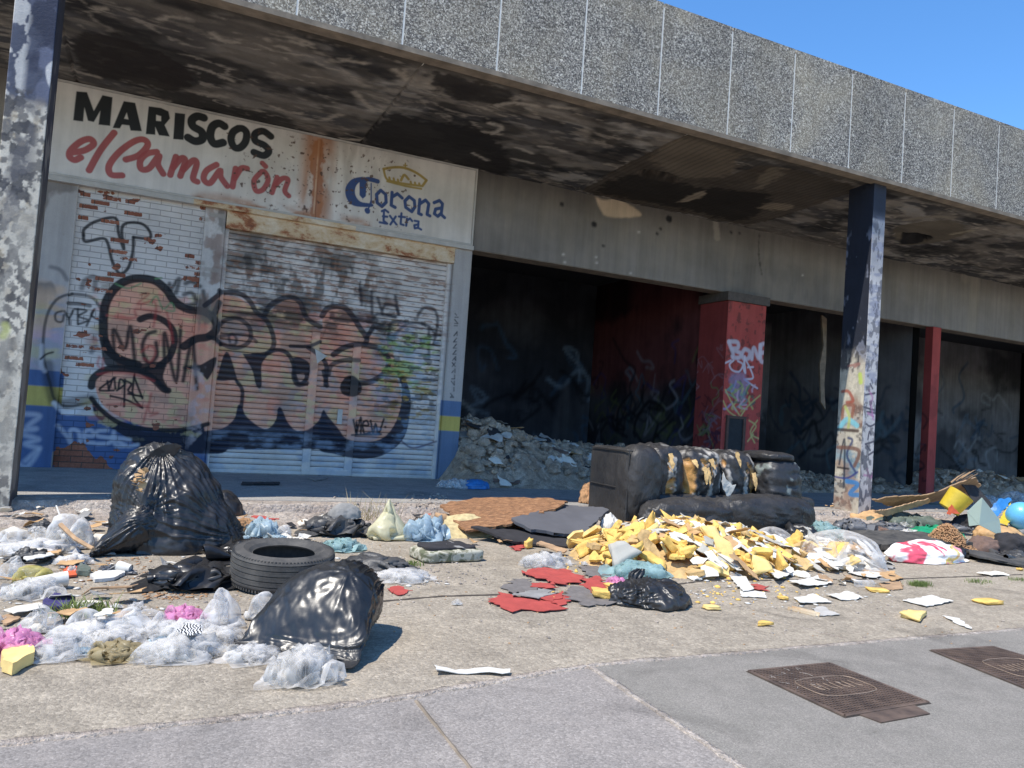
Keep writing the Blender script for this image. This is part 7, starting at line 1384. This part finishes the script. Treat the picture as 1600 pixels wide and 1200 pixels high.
scatter('paper_crumbs', 'tiny white paper and foam crumbs among the bags', 'litter', [(0, 330, 850, 1000), (1050, 1400, 880, 950), (350, 700, 830, 920)], 420, 0.006, 0.028, 'white', 4, 0.4)
scatter('foam_bits', 'tiny yellow foam bits around the heap', 'litter', [(860, 1300, 860, 945)], 260, 0.006, 0.028, 'foam', 5)
scatter('dry_leaves', 'patch of dry leaf crumbs in front of the flat black bag', 'leaves', [(225, 325, 915, 937), (95, 240, 870, 910)], 260, 0.008, 0.022, 'brownpaper', 6, 0.4)
# brown shavings pile
c = W(1502, 850, 5.75); rs_ = np.random.RandomState(9); q = []; Fq = []; V1, F1 = ICO[1]; ti = 0
for _ in range(2600):
    a, b = rs_.randn(2)*0.4; x, y = 0.42*a, 0.30*b; d_ = (a*a+b*b)
    if d_ > 1.1: continue
    h = 0.30*math.exp(-d_*2.2)*(1.0-0.5*a); q.append(V1*np.array([0.02, 0.008, 0.006])@(rx(rs_.rand()*2)@rotz(rs_.rand()*6)).T+np.array([c[0]+x, c[1]+0.15+y, max(0.012, h*rs_.uniform(0.85, 1.05))])); Fq.append(F1+ti); ti += len(V1)
tag(mesh('wood_shavings', np.concatenate(q), np.concatenate(Fq), M['brownpaper'], loc=(c[0], c[1], 0)), 'pile of brown curled shavings between the green bag and the frosted panel', 'shavings', kind='stuff')
def tuft(name, label, x, y, wd, h, n, mat, seed, z=0.0):
    r_ = random.Random(seed); c = G(x, y, z); q = MB()
    for _ in range(n):
        bx, by = c[0]+r_.gauss(0, wd/3), c[1]+r_.gauss(0, wd/6); dx, dy = r_.gauss(0, h*0.5), r_.gauss(0, h*0.4); hh = h*r_.uniform(0.5, 1.1); w_ = 0.003
        V = [(bx-w_, by, z-0.005), (bx+w_, by, z-0.005), (bx+dx*0.4+w_*0.7, by+dy*0.4, z+hh*0.6), (bx+dx*0.4-w_*0.7, by+dy*0.4, z+hh*0.6), (bx+dx, by+dy, z+hh)]; q.add(V, [(0, 1, 2, 3), (3, 2, 4)])
    return tag(q.build(name, M[mat], None, loc=tuple(c)), label, 'weed')
tuft('grass_tuft', 'green grass tuft growing beside the purple carton', 125, 962, 0.22, 0.10, 150, 'grass', 1)
tuft('grass_tuft', 'low green grass in the joint below the printed sack', 1437, 915, 0.16, 0.045, 420, 'grass', 2)
tuft('grass_tuft', 'low green grass in the joint right of the first patch', 1527, 910, 0.22, 0.035, 120, 'grass', 3)
tuft('grass_tuft', 'low green grass in the joint near the right edge', 1592, 907, 0.2, 0.035, 90, 'grass', 4)
tuft('grass_tuft', 'small weed left of the camouflage suitcase', 642, 884, 0.12, 0.05, 80, 'grass', 5)
tuft('dry_weed', 'tall dry straw weed growing out of the kerb', 582, 812, 0.3, 0.28, 46, 'straw', 6, 0.05)

# ---- smaller wrappers, papers and card among the bags
r_ = random.Random(99)
def many(n, fn, reg, zmax=1):
    for k in range(n):
        xa, xb, ya, yb = reg[r_.randrange(len(reg))]; fn(k, r_.uniform(xa, xb), r_.uniform(ya, yb))
def wrap(lb, grp, mats_, w0, w1):
    def f(k, x, y):
        wd = r_.uniform(w0, w1); pbag('wrapper', lb, 'wrapper', x-wd/2, x+wd/2, y-wd*r_.uniform(0.25, 0.5), y, r_.choice(mats_), 900+k+int(x), lv=4, amp=0.6, fr=4, group=grp, rz=r_.uniform(0, 3))
    return f
many(60, wrap('small crumpled wrapper lying among the bags at left', 'small wrappers at left', ['white_film', 'clear', 'white_film', 'blue_film', 'offwhite', 'grey_film'], 16, 42), [(0, 140, 830, 900), (0, 330, 950, 1030), (0, 330, 950, 1030), (380, 480, 815, 850), (90, 230, 870, 905), (0, 100, 900, 940)])
many(18, wrap('small crumpled wrapper lying among the litter at right', 'small wrappers at right', ['clear', 'grey_film', 'white_film', 'offwhite', 'browncloth'], 18, 44), [(1290, 1420, 812, 835), (1420, 1600, 830, 875), (1380, 1500, 805, 835)])
many(14, wrap('small wrapper caught between the foam chunks', 'small wrappers in the heap', ['white_film', 'clear', 'offwhite'], 18, 40), [(880, 1250, 880, 915), (1150, 1290, 860, 905)])
def scrapf(lb, grp, mats_, w0, w1, nm='card_scrap', ct='card'):
    def f(k, x, y):
        wd = r_.uniform(w0, w1); p = G(x, y); c, L = p[:2], wd*0.0042; a = r_.uniform(0, 3); z = float(gz(*c))+0.01+r_.uniform(0, 0.03); P = []
        for t_, m_ in ((0.2, 1), (1.3, 0.7), (2.6, 1), (3.8, 0.8), (5.2, 0.9)): P.append((c[0]+L*m_*math.cos(t_+a), c[1]+L*0.8*m_*math.sin(t_+a), z+r_.uniform(0, 0.035)))
        sheet(nm, lb, ct, P, 0.004, r_.choice(mats_), 1000+k+int(x), amp=0.022, fr=7, group=grp, res=0.03)
    return f
many(60, scrapf('torn scrap of card or paper among the litter at left', 'torn scraps at left', ['card', 'offwhite', 'white', 'wood', 'card', 'greycloth'], 8, 26), [(0, 330, 840, 930), (330, 520, 815, 850), (0, 200, 925, 985), (0, 180, 810, 850)])
many(22, scrapf('torn scrap of card among the litter at right', 'torn scraps at right', ['card', 'wood', 'white', 'greycloth', 'offwhite'], 8, 26), [(1290, 1600, 805, 880), (1260, 1400, 880, 915)])
many(16, scrapf('torn scrap of card along the broken kerb', 'torn scraps by the kerb', ['card', 'offwhite', 'wood', 'blackcloth'], 8, 22), [(400, 700, 815, 850), (640, 860, 840, 860)])

# trash strewn over the indoor rubble
def onrub(Hf, x0, x1, y0, y1, n, lb, grp, mats_, seed):
    r2 = random.Random(seed)
    for k in range(n):
        x, y = r2.uniform(x0, x1), r2.uniform(y0, y1); z = 0.2+float(Hf(np.array(x), np.array(y))); L = r2.uniform(0.06, 0.22); a = r2.uniform(0, 3); gy = (float(Hf(np.array(x), np.array(y+0.1)))-float(Hf(np.array(x), np.array(y-0.1))))/0.2
        P = [(x+L*m_*math.cos(t_+a), y+L*0.7*m_*math.sin(t_+a), z+0.03+gy*L*0.7*m_*math.sin(t_+a)+r2.uniform(0, 0.06)) for t_, m_ in ((0.2, 1), (1.3, 0.7), (2.6, 1), (3.8, 0.8), (5.2, 0.9))]
        sheet('trash_scrap', lb, 'trash', P, 0.006, r2.choice(mats_), 1300+k+seed, amp=0.04, fr=5, group=grp, res=0.05)
onrub(H1, 4.6, 9.0, 10.6, 12.4, 60, 'torn scrap of cloth, paper or board strewn on the rubble in the middle bay', 'scraps on the indoor rubble', ['browncloth', 'greycloth', 'offwhite', 'card', 'white', 'blackcloth', 'metal', 'offwhite'], 1)
onrub(H3, 15.4, 21, 11.6, 13.4, 26, 'torn scrap or board strewn on the rubble in the right bay', 'scraps on the right rubble', ['browncloth', 'greycloth', 'card', 'offwhite', 'metal'], 2)

# wide limp films that cover the ground between the bags at left
for k, (x0, x1, yt, yb, mt, lb) in enumerate(((0, 120, 1004, 1034, 'clear', 'limp clear film under the bright pink bag'), (90, 210, 962, 1000, 'white_film', 'limp milky film between the grass tuft and the tan bag'), (200, 330, 1000, 1034, 'white_film', 'limp milky film below the zebra print paper'), (180, 300, 968, 1004, 'clear', 'limp clear film behind the zebra print paper'), (0, 90, 900, 938, 'clear', 'limp clear film in front of the yellow wrapper'), (0, 110, 838, 868, 'white_film', 'limp white film left of the wooden stick'), (300, 380, 975, 1012, 'clear', 'limp clear film left of the plump black bag'))):
    pbag('plastic_film', lb, 'plastic film', x0, x1, yt, yb, mt, 1500+k, lv=5, pr='open')

# the denser heap at the far right
for k, (x0, x1, yt, yb, mt, lb, kw) in enumerate(((1556, 1606, 806, 838, 'greycloth', 'grey rag under the sky blue ball', {}), (1512, 1562, 836, 868, 'browncloth', 'brown rag between the frosted panel and the black clothing', {}), (1440, 1500, 786, 806, 'green2_film', 'grey green film under the yellow tub', {}), (1580, 1640, 768, 800, 'white_film', 'white bag behind the sky blue ball', dict(zb_=0.12)), (1400, 1452, 826, 846, 'white_film', 'white film in front of the bright green bag', {}), (1530, 1590, 818, 846, 'card', 'crushed cardboard carton behind the black clothing', dict(lump=0.1, amp=0.25)), (1462, 1512, 848, 872, 'blackbag', 'black bag scrap at the foot of the brown shavings', dict(pr='soft')), (1560, 1620, 858, 880, 'blackbag2', 'dusty black film in front of the black clothing', dict(pr='soft')))):
    pbag('rag' if 'rag' in lb else ('carton' if 'carton' in lb else 'plastic_film'), lb, 'rag' if 'rag' in lb else ('box' if 'carton' in lb else 'plastic film'), x0, x1, yt, yb, mt, 1600+k, **kw)
